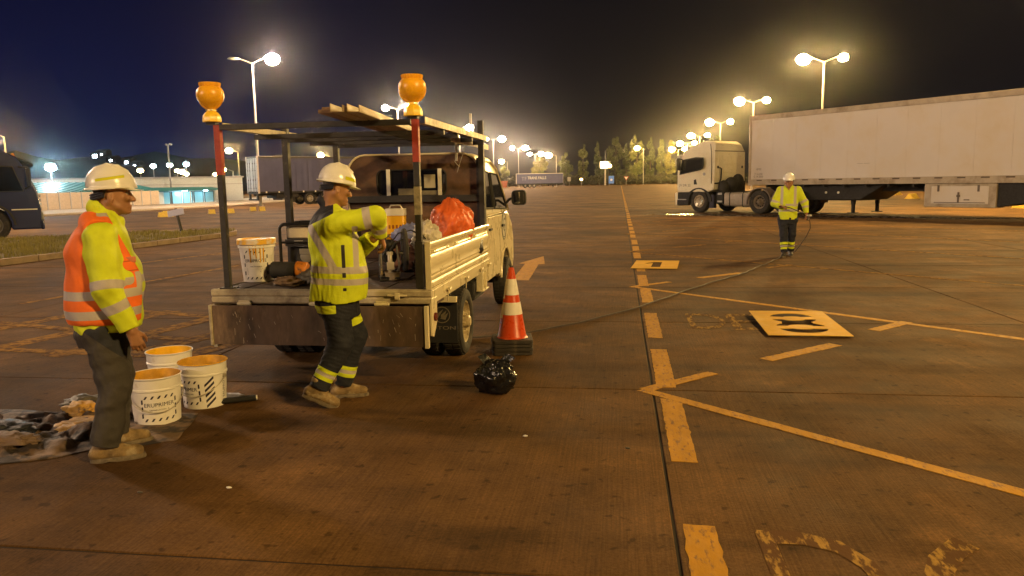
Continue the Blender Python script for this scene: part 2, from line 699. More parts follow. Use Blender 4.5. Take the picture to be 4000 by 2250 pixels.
def slab_edges():
    xs = [0.255 + 4.13 * k for k in range(-4, 8)]
    ys = [2.985 + 2.925 * k for k in range(-2, 22)]
    return xs, ys
def ground():
    b = MB()
    b.box(-700, 700, -120, 900, -0.5, -0.012)
    tag(b.build('ground', M_CONC, smooth=False), kind='structure')
    xs, ys = slab_edges()
    b = MB()
    b.box(xs[0] - 0.02, xs[-1] + 0.02, ys[0] - 0.02, ys[-1] + 0.02, -0.011, -0.0075)
    pav = tag(b.build('pavement', M_JOINT, smooth=False), kind='structure')
    W, D = 4.13, 2.925
    g = 0.017
    b = MB()
    # slab with a slightly chipped, chamfered rim
    rnd = random.Random(3)
    def ring(ins, z, jit):
        pts = []
        hw, hd = W / 2 - g / 2 - ins, D / 2 - g / 2 - ins
        nx, ny = 8, 6
        for i in range(nx):
            pts.append((-hw + 2 * hw * i / nx, -hd))
        for i in range(ny):
            pts.append((hw, -hd + 2 * hd * i / ny))
        for i in range(nx):
            pts.append((hw - 2 * hw * i / nx, hd))
        for i in range(ny):
            pts.append((-hw, hd - 2 * hd * i / ny))
        return [(x + (rnd.uniform(-jit, jit) if abs(abs(x) - hw) < 1e-6 else 0), y + (rnd.uniform(-jit, jit) if abs(abs(y) - hd) < 1e-6 else 0), z) for x, y in pts]
    b.loft([ring(0, -0.0074, 0.0012), ring(0, -0.004, 0.002), ring(0.004, 0.0, 0.0025)])
    me = b.mesh('concrete_slab', M_CONC)
    for i in range(len(xs) - 1):
        for j in range(len(ys) - 1):
            obj_from(me, 'concrete_slab', pav, ((xs[i] + xs[i + 1]) / 2, (ys[j] + ys[j + 1]) / 2, random.uniform(-0.0006, 0.0006)))
    # ---- painted markings
    def quad(name, pts, m, z=0.0025):
        mb = MB()
        if len(pts) <= 8:                        # ragged brushed edges
            rg = []
            for i, a in enumerate(pts):
                c = pts[(i + 1) % len(pts)]
                L = math.hypot(c[0] - a[0], c[1] - a[1])
                n = max(1, int(L / 0.05))
                for j in range(n):
                    q = j / n
                    w = 0.0015 if j == 0 else 0.0032
                    rg.append((a[0] + (c[0] - a[0]) * q + random.gauss(0, w), a[1] + (c[1] - a[1]) * q + random.gauss(0, w)))
            pts = rg
        mb.prism([(x, y, 0.0005) for x, y in pts], (0, 0, z - 0.0005))
        return mb.build(name, m, pav, smooth=False)
    def strip(name, a, c, w, m, z=0.0025, skew=True):
        a, c = Vector(a), Vector(c)
        t = (c - a).normalized()
        nn = Vector((-t.y, t.x)) * w / 2
        n = max(2, int((c - a).length / 0.35))
        L, Rr = [], []
        for i in range(n + 1):
            p = a.lerp(c, i / n)
            j = nn * (1 + random.uniform(-0.05, 0.05))
            L.append(p + j)
            Rr.append(p - j)
        return quad(name, [tuple(p) for p in L + Rr[::-1]], m, z)
    for k in range(-1, 40):
        o = 5.92 * k
        for y0, y1 in ((4.36, 5.66), (5.99, 7.37), (7.93, 9.44)):
            if y1 + o > 1.5:
                s = 0.298 + random.uniform(-0.008, 0.008)
                quad('lane_dash', [(s, y0 + o), (s + 0.15, y0 + o - 0.01), (s + 0.155, y1 + o), (s + 0.004, y1 + o + 0.01)], M_PAINT)
    for k in range(0, 9):
        y = 5.88 + 5.92 * k
        old = M_PAINT if k < 2 else M_OLDPAINT
        strip('bay_line', (0.17, y + 0.03), (0.17 + 17 - 0.3 * k, y + 0.03 - 16.7), 0.105 if k < 2 else 0.09, old, 0.0032)
        strip('bay_tick', (0.19, y + 0.02), (0.78, y + 0.60), 0.11, old, 0.0038)
        if k:
            strip('bay_tick', (2.66, y - 3.36), (3.17, y - 2.84), 0.13, old, 0.0038)
        strip('bay_tick', (1.30, y + 1.12), (2.08, y + 1.82), 0.14, old, 0.0030)
    # turn arrow between the truck and the dashed line
    quad('arrow_marking', [(-1.79, 12.62), (-1.50, 12.60), (-1.60, 15.1), (-1.48, 15.12), (-1.66, 16.75), (-2.02, 15.25), (-1.88, 15.2)], M_PAINT)
    # worn hatching behind the left worker
    hs = [((-5.55, 6.7), (-4.95, 9.3)), ((-4.85, 6.6), (-4.30, 8.4)), ((-6.5, 6.7), (-5.9, 9.4)), ((-4.25, 6.75), (-3.95, 7.6)), ((-7.6, 6.9), (-7.0, 9.5))]
    for a, c in hs:
        strip('hatch_stripe', a, c, 0.26, M_OLDPAINT)
    for a, c in (((-7.9, 8.5), (-4.6, 7.55)), ((-7.4, 9.7), (-4.5, 8.75)), ((-6.6, 7.0), (-3.9, 6.75))):
        strip('hatch_stripe', a, c, 0.16, M_OLDPAINT, 0.0032)
    strip('edge_line', (-10.6, 15.2), (-9.7, 18.2), 0.12, M_OLDPAINT)
    strip('edge_line', (-9.9, 20.5), (-5.2, 38.5), 0.12, M_OLDPAINT)
    strip('edge_line', (-8.6, 9.9), (-7.9, 15.0), 0.12, M_OLDPAINT)
    # faded stencilled letters, one row per bay
    def letter(ch, x0, x1, y0, y1):
        vs, fs = text_geo(ch, 1.0)
        ax = [v[0] for v in vs]
        ay = [v[1] for v in vs]
        mb = MB()
        mb.add([(x0 + (v[0] - min(ax)) / (max(ax) - min(ax)) * (x1 - x0), y0 + (v[1] - min(ay)) / (max(ay) - min(ay)) * (y1 - y0), 0.0022) for v in vs], fs)
        mb.build('faded_letter', M_FADED, pav, smooth=False)
    letter('D', 0.78, 1.20, 8.45, 9.42)
    letter('E', 1.24, 1.62, 8.40, 9.42)
    letter('D', 0.62, 1.10, 2.50, 3.50)
    letter('6', 1.17, 1.66, 2.50, 3.52)
    # oil and water stains, plus the trailer's shade painted as a dark band
    st = mat('wet_shaded_concrete', (0.060, 0.036, 0.022), 0.25, var=0.3, vs=1.5, coord='World')
    def blob(name, cx, cyy, rx, ry, rot, m, z):
        pts = []
        for i in range(48):
            a = 2 * math.pi * i / 48
            k = 1 + 0.35 * mnoise.noise((math.cos(a) * 1.6 + cx, math.sin(a) * 1.6 + cyy, 1.7))
            p = Vector((math.cos(a) * rx * k, math.sin(a) * ry * k))
            p.rotate(Matrix.Rotation(rot, 2))
            pts.append((cx + p.x, cyy + p.y, z))
        mb = MB()
        mb.poly(pts)
        return mb.build(name, m, pav, smooth=False)
    blob('wet_shade_patch', 8.2, 33.4, 6.2, 0.85, R(-28), st, 0.0035)  # long dark strip painted where the trailer's shade falls
    blob('wet_shade_patch', 3.3, 36.8, 1.9, 0.5, R(-10), st, 0.0037)
    wat = mat('puddle_water', (0.012, 0.009, 0.007), 0.03, spec=0.6)
    blob('puddle', 2.95, 37.4, 0.42, 0.20, R(0), wat, 0.0050)
    blob('puddle', 4.85, 37.9, 0.42, 0.18, R(0), wat, 0.0050)
    blob('puddle', 8.9, 35.9, 2.3, 0.35, R(-30), wat, 0.0052)
ground()

# ------------------------------------------------------------------ raised grass island on the left
def island():
    outl = [(-13.45, 8.0), (-13.5, 15.0), (-13.3, 19.4), (-12.95, 23.4), (-13.0, 24.6), (-13.4, 25.4), (-14.3, 26.0), (-15.6, 25.5), (-16.9, 24.6), (-18.3, 23.0), (-20.2, 21.6), (-24.0, 18.6), (-34.0, 8.0)]
    m_k = mat('kerb_concrete', (0.26, 0.19, 0.13), 0.85, var=0.22, vs=4, bump=0.4, coord='World', rnd=0.12)
    m_s = mat('island_soil', (0.10, 0.075, 0.03), 0.95, var=0.3, vs=3, coord='World')
    b = MB()
    b.prism([(x, y, -0.01) for x, y in outl], (0, 0, 0.125))
    isl = tag(b.build('terrain_island', m_s, smooth=False), kind='structure')
    # kerb stones along the rim
    n = len(outl)
    for i in range(n - 1):
        a, c = Vector(outl[i]), Vector(outl[i + 1])
        t = (c - a)
        k = max(1, round(t.length / 1.0))
        nn = Vector((t.y, -t.x)).normalized()
        for j in range(k):
            p, q = a.lerp(c, (j + 0.012) / k), a.lerp(c, (j + 0.988) / k)
            o = nn * 0.07
            mb = MB()
            h = 0.15 + random.uniform(-0.006, 0.006)
            mb.prism([(*(p - o), -0.01), (*(p + o), -0.01), (*(q + o), -0.01), (*(q - o), -0.01)], (0, 0, h))
            mb.build('kerb_stone', m_k, isl, bevel=0.012, smooth=False)
    # dry grass
    m_g = mat('dry_grass', (0.20, 0.17, 0.032), 0.8, var=0.4, vs=2.0, coord='World')
    rnd = random.Random(11)
    V, F = [], []
    def inside(x, y):
        c = False
        for i in range(n):
            x1, y1 = outl[i]
            x2, y2 = outl[(i + 1) % n]
            if (y1 > y) != (y2 > y) and x < (x2 - x1) * (y - y1) / (y2 - y1) + x1:
                c = not c
        return c
    cnt = 0
    while cnt < 26000:
        x, y = rnd.uniform(-26, -12.9), rnd.uniform(11, 26)
        if not inside(x, y):
            continue
        cl = mnoise.noise((x * 0.9, y * 0.9, 0))
        if cl < -0.25 and rnd.random() < 0.8:
            continue
        h = (0.05 + 0.08 * rnd.random()) * (1 + 0.6 * cl)
        a = rnd.uniform(0, 6.28)
        w = 0.012
        lx, ly = rnd.uniform(-0.04, 0.04), rnd.uniform(-0.04, 0.04)
        o = len(V)
        V += [(x - w * math.cos(a), y - w * math.sin(a), 0.11), (x + w * math.cos(a), y + w * math.sin(a), 0.11), (x + lx, y + ly, 0.115 + h)]
        F.append((o, o + 1, o + 2))
        cnt += 1
    b = MB()
    b.v, b.f, b.m = V, F, [0] * len(F)
    me = bpy.data.meshes.new('grass')
    me.from_pydata(V, [], F)
    me.materials.append(m_g)
    tag(obj_from(me, 'grass'), 'short dry grass growing on the kerbed traffic island', 'grass', kind='stuff')
island()

# paved verge in front of the low building
def verge():
    m = mat('pale_concrete', (0.46, 0.38, 0.28), 0.85, var=0.12, coord='World')
    b = MB()
    b.prism([(-43.5, 40.0, -0.012), (-36.6, 43.6, -0.012), (-33.8, 62.0, -0.012), (-36.5, 84, -0.012), (-43, 84, -0.012), (-44, 60, -0.012)], (0, 0, 0.14))
    tag(b.build('pavement_verge', m, bevel=0.02, smooth=False), kind='structure')
    b = MB()
    b.prism([(-46, 84.1, -0.01), (-30.2, 84.1, -0.01), (-29, 105, -0.01), (-52, 105, -0.01)], (0, 0, 0.13))
    tag(b.build('pavement_forecourt', mat('forecourt', (0.42, 0.43, 0.45), 0.8, var=0.1, coord='World'), smooth=False), kind='structure')
verge()

# ------------------------------------------------------------------ street lanterns
M_POLE = mat('galvanised_pole', (0.36, 0.34, 0.32), 0.5, metal=0.0, var=0.08)
M_HOUS = mat('lantern_housing', (0.42, 0.42, 0.43), 0.5)
def lit_lens(col, watts, area):
    """the glowing bowl itself is the lamp: radiance from its power and its projected area"""
    s = watts / (4 * math.pi * area)
    return mat('lit_lens_%d_%d_%d' % (round(col[2] * 100), round(col[0] * 100), round(s)), (0.9, 0.9, 0.85), 0.4, emit=col, es=s)
COLD = (0.50, 0.85, 1.0)
M_LENS = lit_lens(SODIUM, 60, 0.12)
M_LENSC = lit_lens(COLD, 60, 0.12)
M_LENSD = mat('dark_lens', (0.30, 0.30, 0.30), 0.15)
LM = {}
def lantern_meshes(kind, lm=None):
    key = (kind, lm.name if lm else '')
    if key in LM:
        return LM[key]
    b = MB()
    b.loft([[(x, y * 0.10, 0.02 + z * 0.05) for x, y, z in ((-0.05, -1, -1), (-0.05, 1, -1), (-0.05, 1, 1), (-0.05, -1, 1))],
            [(0.25, -0.20, -0.05), (0.25, 0.20, -0.05), (0.25, 0.13, 0.11), (0.25, -0.13, 0.11)],
            [(0.75, -0.22, -0.05), (0.75, 0.22, -0.05), (0.75, 0.13, 0.12), (0.75, -0.13, 0.12)],
            [(0.98, -0.12, -0.05), (0.98, 0.12, -0.05), (0.98, 0.07, 0.04), (0.98, -0.07, 0.04)]])
    h = b.mesh('housing', M_HOUS)
    b = MB()
    if kind == 'off':
        b.ell((0.58, 0, -0.05), (0.34, 0.18, 0.07), 14, 10)
    else:
        b.ell((0.58, 0, -0.16), (0.52, 0.46, 0.40), 12, 8)  # bowl drawn oversized, the lamp's glare built into its shape
    l = b.mesh('lens', lm or M_LENSD)
    for q in (h, l):
        q.polygons.foreach_set('use_smooth', [True] * len(q.polygons))
    LM[key] = (h, l)
    return LM[key]
def lamp_light(name, parent, loc, watts, col, rad=0.22):
    ld = bpy.data.lights.new(name, 'POINT')
    ld.energy = watts
    ld.color = col
    ld.shadow_soft_size = rad
    o = bpy.data.objects.new(name, ld)
    o.parent = parent
    o.location = loc
    COL.objects.link(o)
def lamp_post(x, y, H, heads, label, group, rz=0.0, watts=LAMP_W, name='lamp_post', col=SODIUM, scale=1.0):
    """heads: (angle, reach, kind)"""
    t = thing(name, label, 'lamp post', (x, y, 0), rz, group)
    b = MB()
    b.tube([(0, 0, 0), (0, 0, 0.4), (0, 0, H * 0.55), (0, 0, H)], [0.15, 0.13, 0.105, 0.07], 10)
    b.build('pole', M_POLE, t)
    b = MB()
    b.cyl((0, 0, 0), (0, 0, 0.05), 0.28, n=8)
    for a in range(4):
        q = a * math.pi / 2 + 0.4
        b.cyl((0.22 * math.cos(q), 0.22 * math.sin(q), 0.05), (0.22 * math.cos(q), 0.22 * math.sin(q), 0.10), 0.02, n=6)
    b.build('base_plate', M_HOUS, t)
    base_scale = scale
    for hi_, (ang, reach, kind) in enumerate(heads):
        # outer lantern scaled down to imitate its smaller glare
        scale = base_scale * (0.74 if len(heads) == 2 and (hi_ == 0) == (x > 0) else 1.0)
        ca, sa = math.cos(ang), math.sin(ang)
        b = MB()
        pts = [(ca * reach * q, sa * reach * q, H - 0.08 + 0.55 * q - 0.10 * q * q) for q in (0, 0.25, 0.5, 0.75, 1.0)]
        b.tube(pts, [0.05, 0.045, 0.04, 0.035, 0.03], 8)
        b.build('arm', M_POLE, t)
        hm, lm = lantern_meshes(kind, None if kind == 'off' else lit_lens(col, watts * (scale / base_scale) ** 2, 0.63 * scale * scale))
        lh = obj_from(hm, 'lantern', t, (ca * reach, sa * reach, H + 0.37))
        lh.rotation_euler = (0, -0.06, ang)
        lh.scale = (scale,) * 3
        if kind == 'off':
            lh.scale = (1.0, 1.0, 1.0)
        obj_from(lm, 'lens', lh)
    return t
def lamps():
    gr, gl = 'lamp posts along the right row', 'lamp posts along the left row'
    two = [(0.0, 1.15, 'warm'), (math.pi, 1.15, 'warm')]
    names = ['tall twin lamp post behind the white box trailer', 'twin lamp post standing just behind the front end of the white box trailer',
             'twin lamp post above the white tractor cab roof', 'twin lamp post left of the white cab roof, tops close together',
             'far twin lamp post lowest of the row by the white cab', 'farthest twin lamp post beyond the white cab']
    lb = ['lamp post beside the yard, out past the trailer tail', 'lamp post behind the photographer on the right side']
    for q, y, w in zip(lb, (34.0, -7.0), (LAMP_W * 1.2, LAMP_W * 1.15)):
        lamp_post(18.3, y, 12, two, q, gr, watts=w)
    for i, y in enumerate((75, 112.5, 152, 196, 236, 280)):
        lamp_post(18.3 + (0.02 * max(0, y - 112)) * 0.6, y, 12, two, names[i], gr, watts=LAMP_W * 1.4, scale=1.15 + 0.16 * i)
    names = ['lamp post with one dark lantern and one lit lantern, left of the flatbed rack', 'twin lamp post above the middle of the flatbed rack',
             'twin lamp post right of the rear warning beacon', 'twin lamp post above the crew cab roof front', 'twin lamp post over the dark blue lettered trailer',
             'farthest twin lamp post over the lettered trailer front']
    lamp_post(-30.8, 20.5, 12, two, 'lamp post past the dark blue truck outside the view', gl, col=PALE_SODIUM)
    lamp_post(-30.8, -22, 12, two, 'lamp post far behind the photographer on the left side', gl, col=PALE_SODIUM, watts=LAMP_W * 1.3)
    for i, y in enumerate((63.2, 106.4, 148.5, 189, 241, 295)):
        hd = [(0.0, 1.15, 'warm'), (math.pi, 1.15, 'off' if i == 0 else 'warm')]
        lamp_post(-30.8 - 0.012 * max(0, y - 190), y, 12, hd, names[i], gl, col=PALE_SODIUM, watts=LAMP_W * 1.4, scale=1.15 + 0.16 * i)
    one = [(math.pi, 1.2, 'warm')]
    lamp_post(-19.6, 241, 9.6, one, 'single lamp post at the right end of the lettered trailer', None, scale=2.0)
    lamp_post(-43.5, 300, 9.6, one, 'single low lamp post behind the lettered trailer rear', None, scale=2.0)
    lamp_post(-60.5, 330, 8.6, one, 'single low lamp post just right of the crew cab roof', None, scale=2.2)
    lamp_post(8.4, 287, 13.0, one, 'single lamp post in front of the tallest poplars', None, scale=1.8)
    lamp_post(-77.3, 150, 8.8, one, 'single warm lamp post left of the dark curtain trailer', None, scale=1.3)
    lamp_post(-46.0, 120, 6.2, one, 'low warm lamp post peeking over the dark curtain trailer roof', None, scale=0.9)
    lamp_post(-65.0, 75, 7.4, one, 'warm lamp post above the dark blue truck at the edge', None, scale=1.0)
    lamp_post(-68.2, 130, 4.5, one, 'short warm lamp post beside the rack left post', None, scale=0.9, watts=600)
    # yard floodlights of the low building
    def flood(x, y, z, kind, label, s, w, group=None):
        s *= 1.2
        t = thing('floodlight', label, 'floodlight', (x, y, 0), math.atan2(-x, y), group)
        b = MB()
        b.tube([(0, 0, 0), (0, 0, z)], [0.09, 0.06], 8)
        b.build('pole', M_POLE, t)
        b = MB()
        b.prism([(-s * .55, -0.10, z + s * .05), (s * .55, -0.10, z + s * .05), (s * .45, 0.25, z + s * .3), (-s * .45, 0.25, z + s * .3)], (0, 0, s * 0.6))
        hh = b.build('housing', M_HOUS, t, bevel=0.03)
        b = MB()
        b.ell((0, -0.12, z + s * .35), (s * .5, 0.10, s * .34), 12, 8)
        b.build('lens', lit_lens(COLD if kind == 'cold' else SODIUM, w, 0.5 * s * s), hh)
    flood(-57.5, 72, 3.6, 'cold', 'large bluish floodlight above the building left of the white helmet', 0.80, 9000)
    fl = 'small floodlights over the low building'
    flood(-83.4, 130, 5.3, 'cold', 'bluish floodlight nearest to the white helmet brim', 0.8, 900, fl)
    flood(-80.2, 130, 5.4, 'cold', 'bluish floodlight beside the tall camera mast', 0.8, 900, fl)
    flood(-77.0, 130, 5.5, 'cold', 'bluish floodlight above the warm lamp cluster', 0.8, 900, fl)
    flood(-67.4, 130, 2.5, 'cold', 'low bluish floodlight beside the dark curtain trailer rear', 1.1, 1500, fl)
    flood(-71.8, 130, 2.8, 'cold', 'low white floodlight next to the rack left post', 0.9, 900, fl)
    flood(-86.0, 130, 4.5, 'warm', 'warm lamp pair over the white helmet brim', 0.9, 500, fl)
    flood(-78.8, 130, 4.4, 'warm', 'warm lamp at the left of the bright cluster', 0.7, 500, fl)
    flood(-77.9, 130, 4.1, 'warm', 'warm lamp in the middle of the bright cluster', 0.9, 500, fl)
    flood(-77.1, 130, 3.8, 'warm', 'warm lamp at the right of the bright cluster', 0.7, 500, fl)
    flood(-71.6, 130, 3.7, 'warm', 'small warm lamp behind the rack left post', 0.6, 300, fl)
lamps()

# ------------------------------------------------------------------ low building and yard on the left
def building():
    wallm = mat('beige_panel', (0.56, 0.46, 0.34), 0.8, var=0.08, rnd=0.06)
    teal = mat('teal_roof', (0.05, 0.27, 0.25), 0.55, var=0.1)
    whit = mat('white_render', (0.66, 0.70, 0.68), 0.8, var=0.06)
    dark = mat('dark_frame', (0.06, 0.06, 0.06), 0.6)
    A, Bp = Vector((-47.5, 57.3)), Vector((-45.2, 71.0))
    ang = math.atan2(Bp.y - A.y, Bp.x - A.x)
    L = (Bp - A).length
    t = thing('perimeter_wall', 'low beige panel wall along the pale verge behind the left worker', 'wall', (A.x, A.y, 0), ang)
    n = 12
    for i in range(n):
        b = MB()
        b.box(i * L / n + 0.05, (i + 1) * L / n - 0.05, -0.05, 0.05, -0.4, 1.42)
        b.build('panel', wallm, t, bevel=0.01)
        b = MB()
        b.box(i * L / n - 0.045, i * L / n + 0.045, -0.08, 0.08, -0.4, 1.47)
        b.build('post', M_HOUS, t)
    # teal roofed hall just behind the wall (its floor lies lower than the yard)
    t = thing('low_hall', 'teal roofed low hall behind the beige panel wall', 'building', (A.x, A.y, 0), ang)
    b = MB()
    b.box(-3.5, L + 2.0, 1.2, 12, -1.4, 1.30)
    b.build('wall', whit, t)
    b = MB()
    e = L + 2.4
    b.prism([(-4, 0.9, 1.36), (-4, 6.6, 2.35), (-4, 12.3, 1.36), (-4, 12.3, 1.28), (-4, 0.9, 1.28)], (e + 4, 0, 0))
    rf = b.build('roof', teal, t)
    b = MB()
    for i in range(24):
        x = -3.9 + i * (e + 3.8) / 24
        b.sqtube((x, 0.9, 1.38), (x, 6.6, 2.37), 0.05, 0.05)
    b.build('roof_rib', teal, rf)
    # pale upper block behind
    t = thing('white_building', 'long pale flat topped building behind the teal roofed hall', 'building', (-66, 72, 0), ang * 0.0 + R(31))
    b = MB()
    b.box(-2, 26, 0, 8, -1.0, 2.75)
    b.build('wall', whit, t)
    b = MB()
    b.box(-2.2, 26.2, -0.2, 8.2, 2.75, 2.9)
    b.box(-2, 26, -0.06, 0.0, 2.0, 2.06)
    b.build('parapet', M_HOUS, t)
    # lit glazed entrance at the right end
    t = thing('glazed_entrance', 'blue lit glazed entrance under a teal canopy at the hall end', 'building', (-46.2, 71.8, 0), R(58))
    b = MB()
    b.box(0, 7.4, 1.6, 5.0, -0.3, 1.35)
    b.build('wall', mat('cold_wall', (0.62, 0.72, 0.74), 0.7), t)
    b = MB()
    b.prism([(-0.5, -0.3, 1.36), (-0.5, 2.8, 1.72), (-0.5, 5.4, 1.36)], (8.2, 0, 0))
    b.build('canopy', teal, t)
    gl = mat('lit_glass', (0.25, 0.45, 0.5), 0.1, emit=(0.35, 0.75, 0.85), es=0.16)
    for i in range(6):
        f = MB()
        x = 0.15 + i * 1.2
        f.box(x, x + 0.06, 1.52, 1.6, -0.1, 1.3).box(x + 1.0, x + 1.06, 1.52, 1.6, -0.1, 1.3).box(x + 0.06, x + 1.0, 1.52, 1.6, 1.22, 1.3)
        fo = f.build('window_frame', dark, t)
        g = MB()
        g.box(x + 0.06, x + 1.0, 1.55, 1.58, -0.1, 1.22)
        g.build('pane', gl, fo)
    b = MB()
    for x in (1.3, 3.6, 5.9):
        b.cyl((x, 0.8, 1.30), (x, 0.8, 1.35), 0.22, n=12)
    b.build('ceiling_lamp', M_LENSC, t)
    lamp_light('entrance_light', t, (3.6, 0.7, 1.1), 190, (0.5, 0.85, 1.0), 0.3)
    for x in (0.0, 3.7, 7.2):
        b = MB()
        b.cyl((x, -0.1, -0.2), (x, -0.1, 1.38), 0.07, n=8)
        b.build('column', whit, t)
    # wire fence right of the entrance
    t = thing('mesh_fence', 'wire mesh fence in front of the floodlit yard by the trailer rear', 'fence', (-41.2, 83.6, 0), R(0.5))
    for i in range(8):
        b = MB()
        b.cyl((i * 1.6, 0, 0), (i * 1.6, 0, 2.1), 0.04, n=6)
        b.build('post', M_POLE, t)
    b = MB()
    for z in (0.1, 1.05, 2.05):
        b.cyl((0, 0, z), (11.2, 0, z), 0.025, n=6)
    b.build('rail', M_POLE, t)
    b = MB()
    for i in range(75):
        b.cyl((i * 0.15, 0, 0.1), (i * 0.15, 0, 2.05), 0.006, n=3)
    tag(b.build('wire', M_POLE, t), kind='stuff')
    b = MB()
    b.box(6.2, 9.6, -0.04, -0.03, 1.2, 1.95)
    b.build('banner', mat('pale_banner', (0.65, 0.62, 0.52), 0.8), t)
    # camera mast
    t = thing('camera_mast', 'tall thin mast with a small security camera over the hall', 'camera mast', (-49.4, 80, 0))
    b = MB()
    b.tube([(0, 0, 0), (0, 0, 6.4)], [0.10, 0.07], 8)
    b.build('pole', mat('dull_pole', (0.25, 0.25, 0.27), 0.6), t)
    b = MB()
    b.sqtube((0, 0, 6.35), (0.35, -0.1, 6.45), 0.05)
    b.obox((0.42, -0.12, 6.42), (0.34, 0.16, 0.16), (0, 0.2, -0.3))
    b.ell((-0.2, 0, 6.4), (0.12, 0.12, 0.12), 10, 6)
    b.build('camera', M_HOUS, t)
    # dark bin by the fence
    t = thing('dark_cabinet', 'dark upright cabinet standing by the yard fence', 'cabinet', (-37.9, 82.4, 0.0))
    b = MB()
    b.loft([[(-0.55, -0.4, 0.1), (0.55, -0.4, 0.1), (0.55, 0.4, 0.1), (-0.55, 0.4, 0.1)], [(-0.6, -0.45, 0.5), (0.6, -0.45, 0.5), (0.6, 0.45, 0.5), (-0.6, 0.45, 0.5)], [(-0.6, -0.45, 2.9), (0.6, -0.45, 2.9), (0.6, 0.45, 2.9), (-0.6, 0.45, 2.9)], [(-0.45, -0.35, 3.1), (0.45, -0.35, 3.1), (0.45, 0.35, 3.1), (-0.45, 0.35, 3.1)]])
    b.build('cabinet_body', mat('dark_plastic', (0.02, 0.02, 0.025), 0.5), t, bevel=0.05)
    b = MB()
    b.box(-0.5, 0.5, -0.5, -0.46, 0.7, 2.7)
    b.build('door', mat('dark_plastic', (0.02, 0.02, 0.025), 0.5), t, bevel=0.02)
    # hill with a few house lights, far beyond
    V = []
    hm = mat('hill_dark', (0.012, 0.012, 0.012), 0.95)
    b = MB()
    N = 40
    for j in range(2):
        pass
    rows = []
    for (d, hh) in ((330, -1), (400, 0.55), (520, 1.0), (640, -0.2)):
        row = []
        for i in range(N + 1):
            a = R(100 + 45 * i / N)
            k = math.sin(math.pi * i / N) ** 0.7
            z = -1 if hh < 0 else hh * k * (22 + 9 * mnoise.noise((i * 0.35, d * 0.01, 0)))
            row.append((d * math.cos(a), d * math.sin(a), z))
        rows.append(row)
    vs = [p for r in rows for p in r]
    fs = [(j * (N + 1) + i, j * (N + 1) + i + 1, (j + 1) * (N + 1) + i + 1, (j + 1) * (N + 1) + i) for j in range(3) for i in range(N)]
    b.add(vs, fs)
    tag(b.build('hill', hm), kind='structure')
    hl = 'lit houses on the dark hill'
    for (x, z, s, lbl) in ((-247, 17.5, 1.1, 'brightest lit house on the hill left of the white helmet top'), (-243.5, 18.6, 0.4, 'faint lit house furthest left on the hill'), (-239, 15.6, 0.6, 'lit house on the hill behind the helmet top'),
                     (-231, 14.4, 0.8, 'lit house on the hill right of the helmet top'), (-227, 13.0, 0.5, 'small lit house lowest on the hill')):
        t = thing('hill_house', lbl, 'house', (x, 339, z - 1.5), 0, hl)
        b = MB()
        b.box(-2.5, 2.5, 0, 4, 0, 2.6)
        b.build('wall', mat('dark_wall', (0.05, 0.05, 0.05), 0.9), t)
        b = MB()
        b.prism([(-2.8, -0.3, 2.6), (-2.8, 2, 3.6), (-2.8, 4.3, 2.6)], (5.6, 0, 0))
        b.build('roof', dark, t)
        b = MB()
        b.box(-s, s, -0.12, -0.02, 0.7, 0.7 + s * 1.3)
        b.build('window', mat('lit_window', (0.8, 0.85, 0.9), 0.4, emit=(0.75, 0.88, 1.0), es=40), t)
building()

